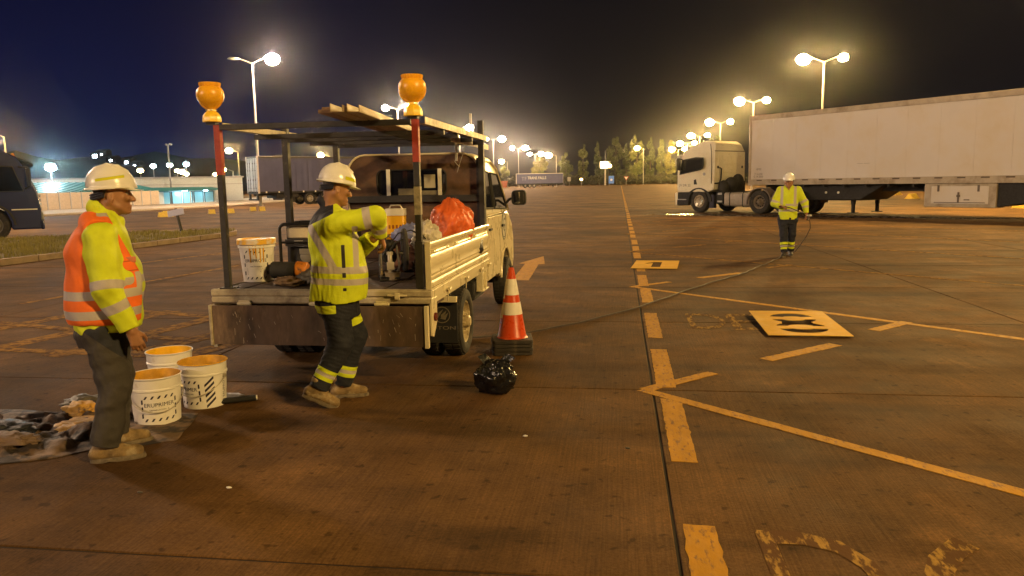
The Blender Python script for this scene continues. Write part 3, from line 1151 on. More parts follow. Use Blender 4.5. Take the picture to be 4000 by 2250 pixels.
# ------------------------------------------------------------------ trees
def leaf_crown(name, fn, n, size, m, parent, seed):
    rnd = random.Random(seed)
    V, F = [], []
    k = 0
    while k < n:
        p = fn(rnd)
        if p is None:
            continue
        s = size * rnd.uniform(0.5, 1.35)
        u = Vector((rnd.gauss(0, 1), rnd.gauss(0, 1), rnd.gauss(0, 1))).normalized()
        w = u.cross(Vector((rnd.gauss(0, 1), rnd.gauss(0, 1), rnd.gauss(0, 1)))).normalized()
        o = len(V)
        V += [tuple(p - u * s), tuple(p + w * s * 0.5), tuple(p + u * s), tuple(p - w * s * 0.5)]
        F.append((o, o + 1, o + 2, o + 3))
        k += 1
    me = bpy.data.meshes.new(name)
    me.from_pydata(V, [], F)
    me.materials.append(m)
    return obj_from(me, name, parent)
def trees():
    bark = mat('bark', (0.10, 0.075, 0.05), 0.9, var=0.2)
    lf = [mat('poplar_leaf_%s' % n, c, 0.6, var=0.35, vs=0.5) for n, c in (('dark', (0.060, 0.075, 0.020)), ('mid', (0.105, 0.115, 0.024)), ('light', (0.19, 0.18, 0.03)))]  # paler leaf colour stands for trees caught by lamplight
    specs = [(-14.0, 300, 15.2, 1.9, 1, 'slim poplar left of the lit billboard'), (-8.0, 305, 16.4, 2.2, 0, 'poplar just left of the lit billboard'), (-4.6, 312, 14.6, 1.3, 0, 'thin dark poplar behind the billboard mast'),
             (-1.6, 310, 18.4, 3.0, 0, 'broad dark poplar right of the lit billboard'), (2.4, 315, 15.5, 1.7, 0, 'dim poplar between two broad poplars'), (6.3, 297, 18.6, 3.2, 1, 'tallest poplar behind the single lamp post'),
             (11.4, 302, 17.0, 1.7, 0, 'narrow poplar right of the tallest poplar'), (15.4, 300, 16.0, 2.0, 1, 'poplar near the white cab roof'), (18.8, 296, 15.6, 2.4, 2, 'lit poplar beside the white tractor cab'),
             (23.5, 300, 15.5, 2.6, 0, 'poplar half hidden by the white tractor cab'), (29.5, 305, 17.0, 2.8, 0, 'poplar behind the gap between cab and trailer'), (36.0, 305, 18.5, 3.0, 0, 'poplar behind the trailer front end'),
             (-20.6, 296, 12.4, 2.6, 1, 'bushy tree behind the lettered trailer front'), (-26.8, 262, 9.6, 2.8, 2, 'bright lit tree beside the single lamp post'), (-31.5, 300, 8.8, 2.2, 1, 'small tree over the lettered trailer'),
             (-52.0, 300, 8.6, 2.6, 2, 'lit tree right of the crew cab'), (-44.5, 300, 8.0, 1.8, 1, 'small tree at the lettered trailer rear')]
    for i, (x, y, H, w, li, lab) in enumerate(specs):
        t = thing('poplar_tree' if w < 2.5 or H > 14 else 'broadleaf_tree', lab, 'tree', (x, y, 0), 0, 'trees along the far edge of the yard')
        b = MB()
        b.tube([(0, 0, 0), (0.05, 0, H * 0.4), (0, 0.05, H * 0.85)], [0.28, 0.18, 0.04], 7)
        for q in range(7):
            a = q * 2.4 + i
            z = H * (0.2 + 0.09 * q)
            b.tube([(0, 0, z), (math.cos(a) * w * 0.35, math.sin(a) * w * 0.35, z + H * 0.12)], [0.07, 0.02], 5)
        b.build('trunk', bark, t)
        cl = []
        rc = random.Random(i * 7 + 1)
        for q in range(26):
            z = rc.uniform(0.12, 0.97)
            rr = w * (0.75 + 0.35 * math.sin(math.pi * z)) * (1.0 if z < 0.86 else 0.62)
            a = rc.uniform(0, 6.28)
            cl.append((Vector((math.cos(a) * rr * 0.62, math.sin(a) * rr * 0.62, z * H)), max(0.35, rr * rc.uniform(0.28, 0.55)), rc.uniform(0.07, 0.13) * H * 0.8))
        def fn(rn, cl=cl):
            c, r, hz = rn.choice(cl)
            v = Vector((rn.gauss(0, 1), rn.gauss(0, 1), rn.gauss(0, 1))).normalized() * (rn.random() ** 0.4)
            p = c + Vector((v.x * r, v.y * r, v.z * hz))
            return p if p.z > 0.6 else None
        leaf_crown('crown', fn, 2300, 0.36, lf[li], t, i)
    # dark hedge mass along the boundary
    hm = mat('hedge_leaf', (0.045, 0.045, 0.014), 0.7, var=0.3, vs=0.4, coord='World')
    def fh(rn):
        x = rn.uniform(-75, 50)
        hh = 3.6 + 1.3 * mnoise.noise((x * 0.22, 0, 0)) + 0.8 * mnoise.noise((x * 0.9, 3, 0))
        v = rn.random() ** 0.6
        return Vector((x, 290 + rn.uniform(-2, 2) * (1.1 - v * 0.6) + 0.08 * x, v * hh))
    o = leaf_crown('hedge', fh, 16000, 0.30, hm, None, 99)
    tag(o, 'dark overgrown hedge along the far edge of the yard', 'hedge', kind='stuff')
trees()

# ------------------------------------------------------------------ far signs
def signs():
    t = thing('lit_billboard', 'brightly lit billboard on a thick mast before the poplars', 'billboard', (-5.3, 283, 0))
    b = MB()
    b.tube([(0, 0, 0), (0, 0, 6.2)], [0.32, 0.28], 10)
    b.build('mast', mat('mast_paint', (0.45, 0.40, 0.33), 0.6), t)
    b = MB()
    b.box(-1.9, 1.9, 0, 0.5, 6.0, 8.6)
    fr = b.build('cabinet', M_HOUS, t, bevel=0.05)
    b = MB()
    b.box(-1.75, 1.0, -0.06, -0.01, 6.2, 8.4)
    b.build('lit_panel', mat('billboard_light', (1, 0.9, 0.7), 0.5, emit=(1.0, 0.72, 0.36), es=14), fr)
    b = MB()
    b.ell((1.75, -0.3, 6.9), (0.5, 0.3, 0.55), 10, 6)
    b.build('spot_lamp', M_LENS, t)
    b = MB()
    b.tube([(0, 0.2, 8.6), (0, 0.2, 12.4)], 0.06, 6)
    b.build('antenna', M_HOUS, t)
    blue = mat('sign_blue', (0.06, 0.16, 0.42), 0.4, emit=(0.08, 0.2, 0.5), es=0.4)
    wht = mat('sign_white', (0.75, 0.75, 0.72), 0.5)
    t = thing('parking_sign', 'upright blue sign with a white symbol near the billboard mast', 'road sign', (-3.1, 281, 0))
    b = MB()
    b.cyl((-0.6, 0, 0), (-0.6, 0, 0.7), 0.05, n=6).cyl((0.6, 0, 0), (0.6, 0, 0.7), 0.05, n=6)
    b.build('post', M_POLE, t)
    b = MB()
    b.box(-0.95, 0.95, -0.05, 0.05, 0.6, 3.3)
    pl = b.build('plate', blue, t, bevel=0.04)
    b = MB()
    b.cyl((0, -0.07, 1.9), (0, -0.055, 1.9), 0.42, n=16)
    b.build('symbol', wht, pl)
    t = thing('yield_sign', 'small triangular give way sign on a thin post', 'road sign', (2.2, 281, 0))
    b = MB()
    b.cyl((0, 0, 0), (0, 0, 2.2), 0.06, n=6)
    b.build('post', M_POLE, t)
    b = MB()
    b.prism([(-0.9, -0.12, 3.0), (0.9, -0.12, 3.0), (0, -0.12, 1.6)], (0, 0.04, 0))
    pl = b.build('plate', mat('sign_red', (0.5, 0.03, 0.02), 0.5), t)
    b = MB()
    b.prism([(-0.62, -0.14, 2.86), (0.62, -0.14, 2.86), (0, -0.14, 1.88)], (0, 0.015, 0))
    b.build('face', wht, pl)
    t = thing('round_lamp_post', 'low bollard lamp glowing against the dark hedge', 'lamp', (-12.9, 262, 0))
    b = MB()
    b.cyl((0, 0, 0), (0, 0, 1.9), 0.07, n=6)
    b.build('post', M_POLE, t)
    b = MB()
    b.ell((0, 0, 2.2), (0.4, 0.4, 0.35), 10, 8)
    b.build('globe', M_LENS, t)
    t = thing('small_board', 'small pale notice board standing before the hedge', 'sign', (-18.5, 285, 0))
    b = MB()
    b.cyl((0, 0.1, 0), (0, 0.1, 2.0), 0.06, n=6)
    b.build('post', M_POLE, t)
    b = MB()
    b.box(-0.6, 0.6, -0.04, 0.04, 1.6, 3.2)
    b.build('plate', mat('board_grey', (0.35, 0.33, 0.26), 0.6), t)
    # crooked little sign on the island
    t = thing('island_sign', 'small leaning blank sign at the grass island corner', 'sign', (-15.35, 25.3, 0.11), R(-20))
    b = MB()
    b.sqtube((0, 0, 0), (-0.22, 0, 0.80), 0.07)
    b.build('post', mat('dark_wood', (0.035, 0.03, 0.025), 0.8), t)
    b = MB()
    b.obox((-0.16, -0.06, 0.66), (0.85, 0.02, 0.22), (0, -0.14, 0))
    b.build('plate', mat('bluish_plate', (0.34, 0.34, 0.42), 0.4), t, bevel=0.02)
signs()

# ------------------------------------------------------------------ wheel stops
def wheel_stops():
    ym = mat('stop_yellow', (0.68, 0.47, 0.08), 0.7, var=0.12, bump=0.2, dirt=(0.25, 0.18, 0.08), ds=4, dt=(0.58, 0.72))
    b = MB()
    b.prism([(-0.85, -0.28, 0), (-0.85, 0.28, 0), (-0.85, 0.05, 0.36), (-0.85, -0.05, 0.36)], (1.7, 0, 0))
    me = b.mesh('wheel_stop', ym)
    rs = [(20.2, 66.0, 62, 'yellow wheel stop under the box trailer, nearest the landing legs'), (23.3, 69.8, 62, 'yellow wheel stop under the box trailer, farther back'), (20.3, 57.6, 62, 'yellow wheel stop beside the trailer locker box'),
          (18.95, 39.8, 62, 'yellow wheel stop behind the trailer at the frame edge'), (-25.9, 41.2, 60, 'long yellow wheel stop right of the left worker face'), (-27.4, 43.6, 60, 'pale wheel stop behind the left worker face'),
          (-25.3, 45.2, 50, 'yellow wheel stop left of the rack left post'), (-24.4, 45.9, 50, 'yellow wheel stop directly behind the rack left post'), (-24.7, 49.5, 45, 'left yellow wheel stop of the pair below the dark trailer'),
          (-23.9, 49.2, 45, 'right yellow wheel stop of the pair below the dark trailer')]
    for x, y, a, lab in rs:
        o = obj_from(me, 'wheel_stop', None, (x, y, -0.012 if y > 63 else 0))
        if x > 0:
            o.scale = (0.72, 1.15, 1.0)
        if x < 0:
            o.scale = (0.22 if 'long' not in lab else 0.45, 0.8, 0.75)
        o.rotation_euler = (0, 0, R(a - 8))
        tag(o, lab, 'wheel stop', 'yellow wheel stops in the parking bays')
wheel_stops()
# ------------------------------------------------------------------ vehicles: shared parts
M_TYRE = mat('tyre_rubber', (0.022, 0.020, 0.019), 0.85, var=0.25, vs=12, bump=0.3, bs=60, dirt=(0.085, 0.065, 0.045), ds=7, dt=(0.50, 0.75))
M_RIM = mat('steel_rim', (0.50, 0.46, 0.38), 0.45, metal=0.3, var=0.15, dirt=(0.16, 0.11, 0.07), ds=9, dt=(0.5, 0.7))
M_BLACK = mat('black_steel', (0.022, 0.020, 0.020), 0.55, var=0.3, vs=9, dirt=(0.10, 0.075, 0.05), ds=14, dt=(0.60, 0.72))
M_UNDER = mat('chassis_black', (0.018, 0.017, 0.017), 0.75, var=0.3)
M_CREAM = mat('cream_paint', (0.68, 0.60, 0.40), 0.30, var=0.03, vs=1.5, dirt=(0.54, 0.46, 0.29), ds=2.2, dt=(0.58, 0.95), coat=0.3)
M_DIRTY = mat('dirty_cream', (0.42, 0.36, 0.25), 0.55, var=0.2, vs=5, dirt=(0.17, 0.13, 0.09), ds=6, dt=(0.45, 0.7))
M_WHITE = mat('white_paint', (0.70, 0.68, 0.60), 0.3, var=0.05, dirt=(0.42, 0.36, 0.26), ds=2.5, dt=(0.60, 0.85), coat=0.2)
M_GLASS = mat('dark_glass', (0.010, 0.010, 0.011), 0.04, spec=0.6)
M_RUBBER = mat('rubber_seal', (0.015, 0.015, 0.015), 0.7)

def make_wheel(r, w, rim_r, holes, parent, loc, name='wheel', side=1, rimmat=None, dish=0.05, lug=6):
    """axis along x; side +1 shows its face to +x"""
    t = bpy.data.objects.new(name, None)
    COL.objects.link(t)
    t.parent = parent
    t.location = loc
    if side < 0:
        t.rotation_euler = (0, 0, math.pi)
    b = MB()
    h = w / 2
    b.lathe([(rim_r, -h * 0.8), (rim_r + 0.02, -h * 0.95), (r * 0.86, -h), (r * 0.965, -h * 0.86), (r, -h * 0.62), (r, h * 0.62), (r * 0.965, h * 0.86), (r * 0.86, h), (rim_r + 0.02, h * 0.95), (rim_r, h * 0.8)], 40, axis='x', cap=False)
    for k in range(40):
        a = 2 * math.pi * k / 40
        for sx in (-1, 1):
            ca, sa = math.cos(a), math.sin(a)
            b.obox((sx * h * 0.40, ca * (r - 0.004), sa * (r - 0.004)), (h * 0.62, 0.030 * r / 0.32, 0.018), (a - math.pi / 2 + 0.0, 0, 0))
    b.build('tyre', M_TYRE, t, ang=40)
    b = MB()
    q = h * 0.8
    b.lathe([(rim_r + 0.004, q), (rim_r - 0.012, q - 0.006), (rim_r - 0.02, q - 0.03), (rim_r * 0.84, q - 0.045), (rim_r * 0.74, q - dish), (rim_r * 0.55, q - dish * 0.6), (rim_r * 0.46, q - dish * 0.2), (rim_r * 0.30, q - dish * 0.25), (rim_r * 0.28, q + dish * 0.35), (rim_r * 0.2, q + dish * 0.5), (0.0005, q + dish * 0.5)], 32, axis='x', cap=False)
    b.lathe([(rim_r + 0.004, -q), (rim_r - 0.03, -q + 0.02), (0.0005, -q + 0.03)], 24, axis='x', cap=False)
    for k in range(lug):
        a = 2 * math.pi * k / lug
        b.cyl((q - dish * 0.25, math.cos(a) * rim_r * 0.38, math.sin(a) * rim_r * 0.38), (q + dish * 0.1, math.cos(a) * rim_r * 0.38, math.sin(a) * rim_r * 0.38), rim_r * 0.05, n=6)
    rm = b.build('rim', rimmat or M_RIM, t)
    b = MB()
    for k in range(holes):
        a = 2 * math.pi * (k + 0.5) / holes
        b.cyl((q - dish * 0.92, math.cos(a) * rim_r * 0.66, math.sin(a) * rim_r * 0.66), (q - dish * 0.55, math.cos(a) * rim_r * 0.66, math.sin(a) * rim_r * 0.66), rim_r * 0.095, n=10)
    tag(b.build('hand_hole', M_UNDER, t), kind='stuff')
    return t

def rounded_rect(x0, x1, z0, z1, r, n=5, y=0.0):
    pts = []
    for cx, cz, a0 in ((x1 - r, z1 - r, 0), (x0 + r, z1 - r, 90), (x0 + r, z0 + r, 180), (x1 - r, z0 + r, 270)):
        for i in range(n + 1):
            a = R(a0 + 90 * i / n)
            pts.append((cx + r * math.cos(a), y, cz + r * math.sin(a)))
    return pts

def plate_with_hole(mb, outer, inner, ext, mi=0):
    """ring between two loops of equal count, extruded"""
    e = Vector(ext)
    o = [Vector(p) for p in outer]
    i = [Vector(p) for p in inner]
    n = len(o)
    vs = o + i + [p + e for p in o] + [p + e for p in i]
    fs = []
    for k in range(n):
        l = (k + 1) % n
        fs += [(k, l, n + l, n + k), (2 * n + k, 3 * n + k, 3 * n + l, 2 * n + l), (k, 2 * n + k, 2 * n + l, l), (n + k, n + l, 3 * n + l, 3 * n + k)]
    mb.add(vs, fs, mi)

# ------------------------------------------------------------------ the painters' flatbed truck
def flatbed():
    t = thing('flatbed_truck', 'cream crew cab flatbed truck with rusty dropped tailgate and a black pipe rack', 'truck', (-2.43, 5.9, 0), R(-0.5))
    rust = mat('rusty_board', (0.115, 0.062, 0.034), 0.8, var=0.35, vs=5, bump=0.25, bs=30, dirt=(0.05, 0.03, 0.02), ds=4, dt=(0.45, 0.7))
    rub = mat('rubbed_board', (0.100, 0.062, 0.040), 0.75, var=0.5, vs=6, bump=0.2, bs=40, dirt=(0.20, 0.135, 0.09), ds=7, dt=(0.54, 0.72), stretch=(1, 1, 0.4))
    deck = mat('deck_steel', (0.075, 0.050, 0.034), 0.75, var=0.4, vs=7, bump=0.3, dirt=(0.22, 0.15, 0.09), ds=8, dt=(0.55, 0.7))
    red = mat('red_band', (0.30, 0.035, 0.018), 0.6, var=0.25, vs=15)
    b = MB()
    for x in (-0.36, 0.36):
        b.box(x - 0.03, x + 0.03, 0.15, 4.9, 0.44, 0.56)
    for y in (0.3, 1.2, 2.2, 3.3, 4.3):
        b.box(-0.33, 0.33, y - 0.04, y + 0.04, 0.46, 0.54)
    for y in (0.35, 0.95, 1.55, 2.15):
        b.box(-0.88, 0.88, y - 0.03, y + 0.03, 0.60, 0.68)
    for x in (-0.40, 0.40):
        b.box(x - 0.04, x + 0.04, 0.2, 2.5, 0.562, 0.598)
    b.build('chassis', M_UNDER, t, bevel=0.004)
    b = MB()
    b.cyl((-0.8, 4.28, 0.33), (0.8, 4.28, 0.33), 0.05, n=10)
    b.build('axle', M_UNDER, t)
    b = MB()
    b.cyl((-0.8, 1.2, 0.33), (0.8, 1.2, 0.33), 0.05, n=10)
    b.ell((0, 1.2, 0.33), (0.16, 0.15, 0.15))
    b.build('axle', M_UNDER, t)
    for x in (-0.5, 0.5):
        b = MB()
        for k in range(4):
            b.box(x - 0.03, x + 0.03, 0.75 + 0.07 * k, 1.65 - 0.07 * k, 0.40 - 0.0131 * k, 0.4131 - 0.0131 * k)
        b.build('leaf_spring', M_UNDER, t)
    # bed floor made of separate steel planks
    for k in range(9):
        x = -0.89 + k * 1.82 / 9
        b = MB()
        b.box(x + 0.003, x + 1.82 / 9 - 0.003, 0.02, 2.64, 0.72, 0.78 - (0.004 if k % 2 else 0))
        b.build('deck_plank', deck, t, bevel=0.004)
    b = MB()
    prof = [(-0.012, 0.665), (-0.03, 0.68), (-0.03, 0.715), (-0.018, 0.722), (-0.018, 0.730), (-0.034, 0.738), (-0.034, 0.775), (-0.02, 0.788), (0.018, 0.788), (0.018, 0.665)]
    b.prism([(-0.915, y, z) for y, z in prof], (1.868, 0, 0))
    b.build('rear_sill', M_DIRTY, t, bevel=0.003)
    # dropped tailgate: rusty inner sheet in a cream frame
    tg = MB()
    tg.box(-0.892, 0.90, -0.075, -0.050, 0.335, 0.66)
    g = tg.build('tailgate', rub, t, bevel=0.003)
    b = MB()
    b.box(-0.922, -0.894, -0.085, -0.04, 0.325, 0.665)
    b.build('tailgate_frame', M_DIRTY, g, bevel=0.008)
    b = MB()
    b.box(0.902, 0.935, -0.085, -0.04, 0.325, 0.665)
    b.build('tailgate_frame', M_CREAM, g, bevel=0.004)
    sc = mat('pale_scuff', (0.30, 0.25, 0.19), 0.7, var=0.3, vs=40)
    b = MB()
    rn = random.Random(12)
    for k in range(46):
        x = rn.choice((rn.gauss(-0.60, 0.07), rn.gauss(0.60, 0.16), rn.uniform(-0.85, 0.88)))
        z = rn.uniform(0.37, 0.64)
        if not -0.87 < x < 0.88:
            continue
        l, w, a = rn.uniform(0.006, 0.055), rn.uniform(0.0012, 0.004), rn.gauss(0.22, 0.35)
        d = Vector((math.sin(a), -math.cos(a))) * l
        n = Vector((math.cos(a), math.sin(a))) * w
        b.poly([(x - n.x, -0.0762, z - n.y), (x + n.x * 0.4, -0.0762, z + n.y * 0.4), (x + d.x + n.x, -0.0762, max(0.345, z + d.y)), (x + d.x - n.x * 0.3, -0.0762, max(0.342, z + d.y - 0.002))])
    tag(b.build('paint_scuff', sc, g, smooth=False), kind='stuff')
    for x in (-0.62, 0.0, 0.55):
        b = MB()
        b.box(x - 0.05, x + 0.05, -0.048, -0.036, 0.62, 0.70)
        b.cyl((x - 0.06, -0.045, 0.672), (x + 0.06, -0.045, 0.672), 0.012, n=8)
        b.build('hinge', M_CREAM, g)
    b = MB()
    b.box(0.62, 0.74, -0.052, -0.035, 0.738, 0.752).box(0.66, 0.70, -0.058, -0.035, 0.715, 0.765).cyl((0.60, -0.045, 0.745), (0.76, -0.045, 0.745), 0.009, n=8)
    b.build('latch', M_CREAM, t, bevel=0.002)
    # corner bracket with round reflector
    b = MB()
    b.prism([(0.936, -0.03, 0.72), (0.936, -0.03, 0.42), (0.936, 0.02, 0.40), (0.936, 0.14, 0.52), (0.936, 0.14, 0.72)], (0.02, 0, 0))
    cb = b.build('corner_bracket', M_CREAM, t, bevel=0.004)
    b = MB()
    b.cyl((0.955, 0.05, 0.56), (0.972, 0.05, 0.56), 0.035, n=14)
    b.build('reflector', mat('dull_red_lens', (0.10, 0.015, 0.01), 0.25), cb)
    # right side board: pressed steel profile
    b = MB()
    prof = [(0.0, 0.0), (0.014, 0.0), (0.020, 0.012), (0.020, 0.045), (0.012, 0.052), (0.012, 0.060), (0.021, 0.068), (0.021, 0.085), (0.012, 0.092), (0.012, 0.098), (0.022, 0.108), (0.022, 0.120),
            (0.014, 0.135), (0.020, 0.17), (0.024, 0.20), (0.022, 0.235), (0.014, 0.262), (0.010, 0.268), (0.010, 0.305), (0.014, 0.312), (0.032, 0.330), (0.036, 0.345), (0.036, 0.362), (0.030, 0.372), (0.0, 0.372)]
    b.prism([(0.915 + x, 0.0, 0.790 + z) for x, z in prof], (0, 2.62, 0))
    sp = b.build('side_board', M_CREAM, t, ang=50)
    b = MB()
    b.box(0.905, 0.953, -0.012, -0.001, 0.785, 1.165)
    b.build('end_cap', M_CREAM, sp, bevel=0.004)
    b = MB()
    for y0, y1 in ((0.12, 0.62), (0.95, 1.55), (1.85, 2.45)):
        b.cyl((0.937, y0, 1.078), (0.937, y1, 1.078), 0.012, n=8)
        for y in (y0, y0 + 0.05, y1 - 0.05, y1):
            b.cyl((0.937, y - 0.008, 1.078), (0.937, y + 0.008, 1.078), 0.019, n=8)
    b.build('latch_rod', M_CREAM, sp)
    b = MB()
    b.prism([(0.925, 0.0, 0.655), (0.948, 0.0, 0.665), (0.952, 0.0, 0.700), (0.952, 0.0, 0.775), (0.935, 0.0, 0.786), (0.925, 0.0, 0.786)], (0, 2.64, 0))
    b.build('side_sill', M_CREAM, t, bevel=0.003)
    for y in (0.52, 1.28, 2.02, 2.5):
        b = MB()
        b.cyl((0.95, y, 0.722), (0.985, y, 0.722), 0.016, n=10).cyl((0.975, y - 0.03, 0.722), (0.975, y + 0.035, 0.726), 0.013, n=8)
        b.cyl((0.955, y + 0.02, 0.725), (0.948, y + 0.045, 0.61), 0.006, n=6)
        b.build('hinge_pin', M_CREAM, t)
    # left side board hanging down
    b = MB()
    b.prism([(-0.918 - x, 0.02, 0.665 - z) for x, z in prof], (0, 2.6, 0))
    b.build('side_board', M_CREAM, t, ang=50)
    b = MB()
    b.prism([(-0.885, 0.0, 0.655), (-0.908, 0.0, 0.665), (-0.912, 0.0, 0.775), (-0.895, 0.0, 0.786), (-0.885, 0.0, 0.786)], (0, 2.64, 0))
    b.build('side_sill', M_CREAM, t, bevel=0.003)
    # square step latch block under the bed front
    b = MB()
    b.box(0.86, 0.93, 2.28, 2.34, 0.46, 0.655).box(0.86, 0.93, 2.50, 2.56, 0.46, 0.655).box(0.86, 0.90, 2.34, 2.50, 0.50, 0.655).box(0.86, 0.945, 2.26, 2.60, 0.445, 0.46)
    b.build('step_bracket', M_CREAM, t, bevel=0.004)
    b = MB()
    b.box(0.50, 0.86, 2.15, 2.75, 0.36, 0.56)
    b.build('battery_box', M_UNDER, t, bevel=0.02)
    b = MB()
    b.cyl((-0.62, 2.0, 0.45), (-0.62, 2.75, 0.45), 0.17, n=20)
    b.build('fuel_tank', M_UNDER, t, bevel=0.02)
    # mud flap with emblem and lettering
    b = MB()
    b.box(0.50, 0.985, 0.74, 0.75, 0.20, 0.60)
    mf = b.build('mud_flap', mat('flap_rubber', (0.016, 0.016, 0.018), 0.6, var=0.2), t)
    em = mat('flap_print', (0.15, 0.125, 0.085), 0.7)
    b = MB()
    cx, cz = 0.846, 0.455
    n = 36
    ou = [(cx + 0.075 * math.cos(2 * math.pi * i / n), 0.738, cz + 0.075 * math.sin(2 * math.pi * i / n)) for i in range(n)]
    inn = [(cx + 0.067 * math.cos(2 * math.pi * i / n), 0.738, cz + 0.067 * math.sin(2 * math.pi * i / n)) for i in range(n)]
    plate_with_hole(b, ou, inn, (0, -0.002, 0))
    for k in range(3):
        o = -0.040 + k * 0.030
        b.prism([(cx + o, 0.738, cz + 0.012 - k * 0.012), (cx + o + 0.052, 0.738, cz + 0.052 - k * 0.012 + 0.0), (cx + o + 0.040, 0.738, cz - 0.0 - k * 0.02 + 0.03), (cx + o + 0.0, 0.738, cz - 0.032 - k * 0.004)][:4], (0, -0.002, 0)) if k < 2 else \
            b.prism([(cx - 0.02, 0.738, cz - 0.034), (cx + 0.058, 0.738, cz + 0.022), (cx + 0.03, 0.738, cz - 0.045)], (0, -0.002, 0))
    vs, fs = text_geo('FOTON', 0.075)
    b.add([(0.835 + x * 1.05, 0.7365, 0.335 + y * 0.62) for x, y in vs], fs)
    b.build('emblem_print', em, mf, smooth=False)
    b = MB()
    b.box(0.55, 0.99, 0.69, 0.735, 0.575, 0.625)
    b.build('flap_rail', M_CREAM, t, bevel=0.004)
    b = MB()
    b.box(0.55, 0.90, 0.76, 0.79, 0.60, 0.66).box(0.60, 0.63, 0.55, 0.75, 0.60, 0.66).box(0.84, 0.88, 0.45, 0.75, 0.60, 0.66)
    b.build('flap_bracket', rust, t)
    b = MB()
    b.box(-0.93, -0.42, 0.74, 0.75, 0.20, 0.60)
    b.build('mud_flap', mat('flap_rubber', (0.016, 0.016, 0.018), 0.6, var=0.2), t)
    # wheels
    for x, sd in ((0.885, 1), (0.665, 1), (-0.80, -1), (-0.58, -1)):
        make_wheel(0.315, 0.20, 0.20, 8, t, (x, 1.2, 0.315), side=sd, rimmat=mat('cream_rim', (0.48, 0.40, 0.24), 0.4, var=0.2, dirt=(0.18, 0.12, 0.07), ds=9, dt=(0.5, 0.7)), dish=0.09 if abs(x) > 0.7 else 0.03)
    for x, sd in ((0.83, 1), (-0.68, -1)):
        make_wheel(0.315, 0.19, 0.20, 8, t, (x, 4.28, 0.315), side=sd)
    # ---- crew cab
    c0, c1 = -0.72, 0.87
    cab = MB()
    def arch(cx, r, n=9):
        return [(cx + r * math.cos(R(180 - 180 * i / n)), 0.40 + r * math.sin(R(180 - 180 * i / n)) * 0.95) for i in range(n + 1)]
    low = [(2.70, 0.52), (2.86, 0.46), (3.80, 0.46)] + arch(4.28, 0.37) + [(4.95, 0.42), (5.06, 0.55), (5.05, 0.86), (4.92, 1.06), (4.62, 1.22), (2.70, 1.22)]
    L_ = [[(x, y, z) for y, z in low] for x in (c0, c1)]
    cab.loft([L_[0], [(c0 - 0.0, y, z) for y, z in low], L_[1]][::2])
    up = [(2.70, 1.222), (4.60, 1.222), (3.98, 1.86), (3.72, 1.935), (2.85, 1.955), (2.72, 1.90)]
    def inx(z, s):
        k = max(0, (z - 1.222) / 0.74)
        return (c0 + 0.085 * k + 0.05 * max(0, k - 0.85) * 4) if s < 0 else (c1 - 0.085 * k - 0.05 * max(0, k - 0.85) * 4)
    cab.loft([[(inx(z, -1), y, z) for y, z in up], [(inx(z, 1), y, z) for y, z in up]])
    cb = cab.build('cab_shell', M_CREAM, t, bevel=0.035, seg=3, ang=40)
    # brown dusty rear wall of the cab with a rounded window
    b = MB()
    ou = rounded_rect(-0.68, 0.835, 0.74, 1.945, 0.20, 6, 2.672)
    inn = rounded_rect(-0.34, 0.46, 1.495, 1.775, 0.07, 6, 2.672)
    plate_with_hole(b, ou, inn, (0, 0.022, 0))
    rw = b.build('rear_wall', rust, t)
    b = MB()
    b.tube([(x, 2.668, z) for x, _, z in rounded_rect(-0.69, 0.845, 0.74, 1.955, 0.21, 6, 0)], 0.012, 6, closed=True)
    b.build('roof_edge', M_CREAM, rw)
    b = MB()
    b.poly(rounded_rect(-0.35, 0.47, 1.485, 1.785, 0.07, 6, 2.684))
    b.build('pane', M_GLASS, rw)
    b = MB()
    b.tube([(x, 2.670, z) for x, _, z in rounded_rect(-0.345, 0.465, 1.49, 1.78, 0.07, 6, 0)], 0.009, 6, closed=True)
    b.build('window_seal', M_RUBBER, rw)
    for x in (-0.208, 0.392):
        b = MB()
        b.box(x - 0.022, x + 0.022, 2.650, 2.664, 1.485, 1.79)
        b.build('window_bar', M_WHITE, rw, bevel=0.002)
    b = MB()
    b.box(0.205, 0.335, 2.678, 2.681, 1.575, 1.725)
    b.build('paper_notice', mat('paper', (0.40, 0.36, 0.24), 0.8, var=0.1, vs=20), rw)
    # pale seat backs seen through the rear window
    b = MB()
    b.box(-0.10, 0.13, 2.676, 2.681, 1.497, 1.57).box(0.05, 0.37, 2.6765, 2.6805, 1.497, 1.545)
    b.build('seat_back', mat('seat_grey', (0.15, 0.13, 0.08), 0.8, var=0.3, vs=15), rw)
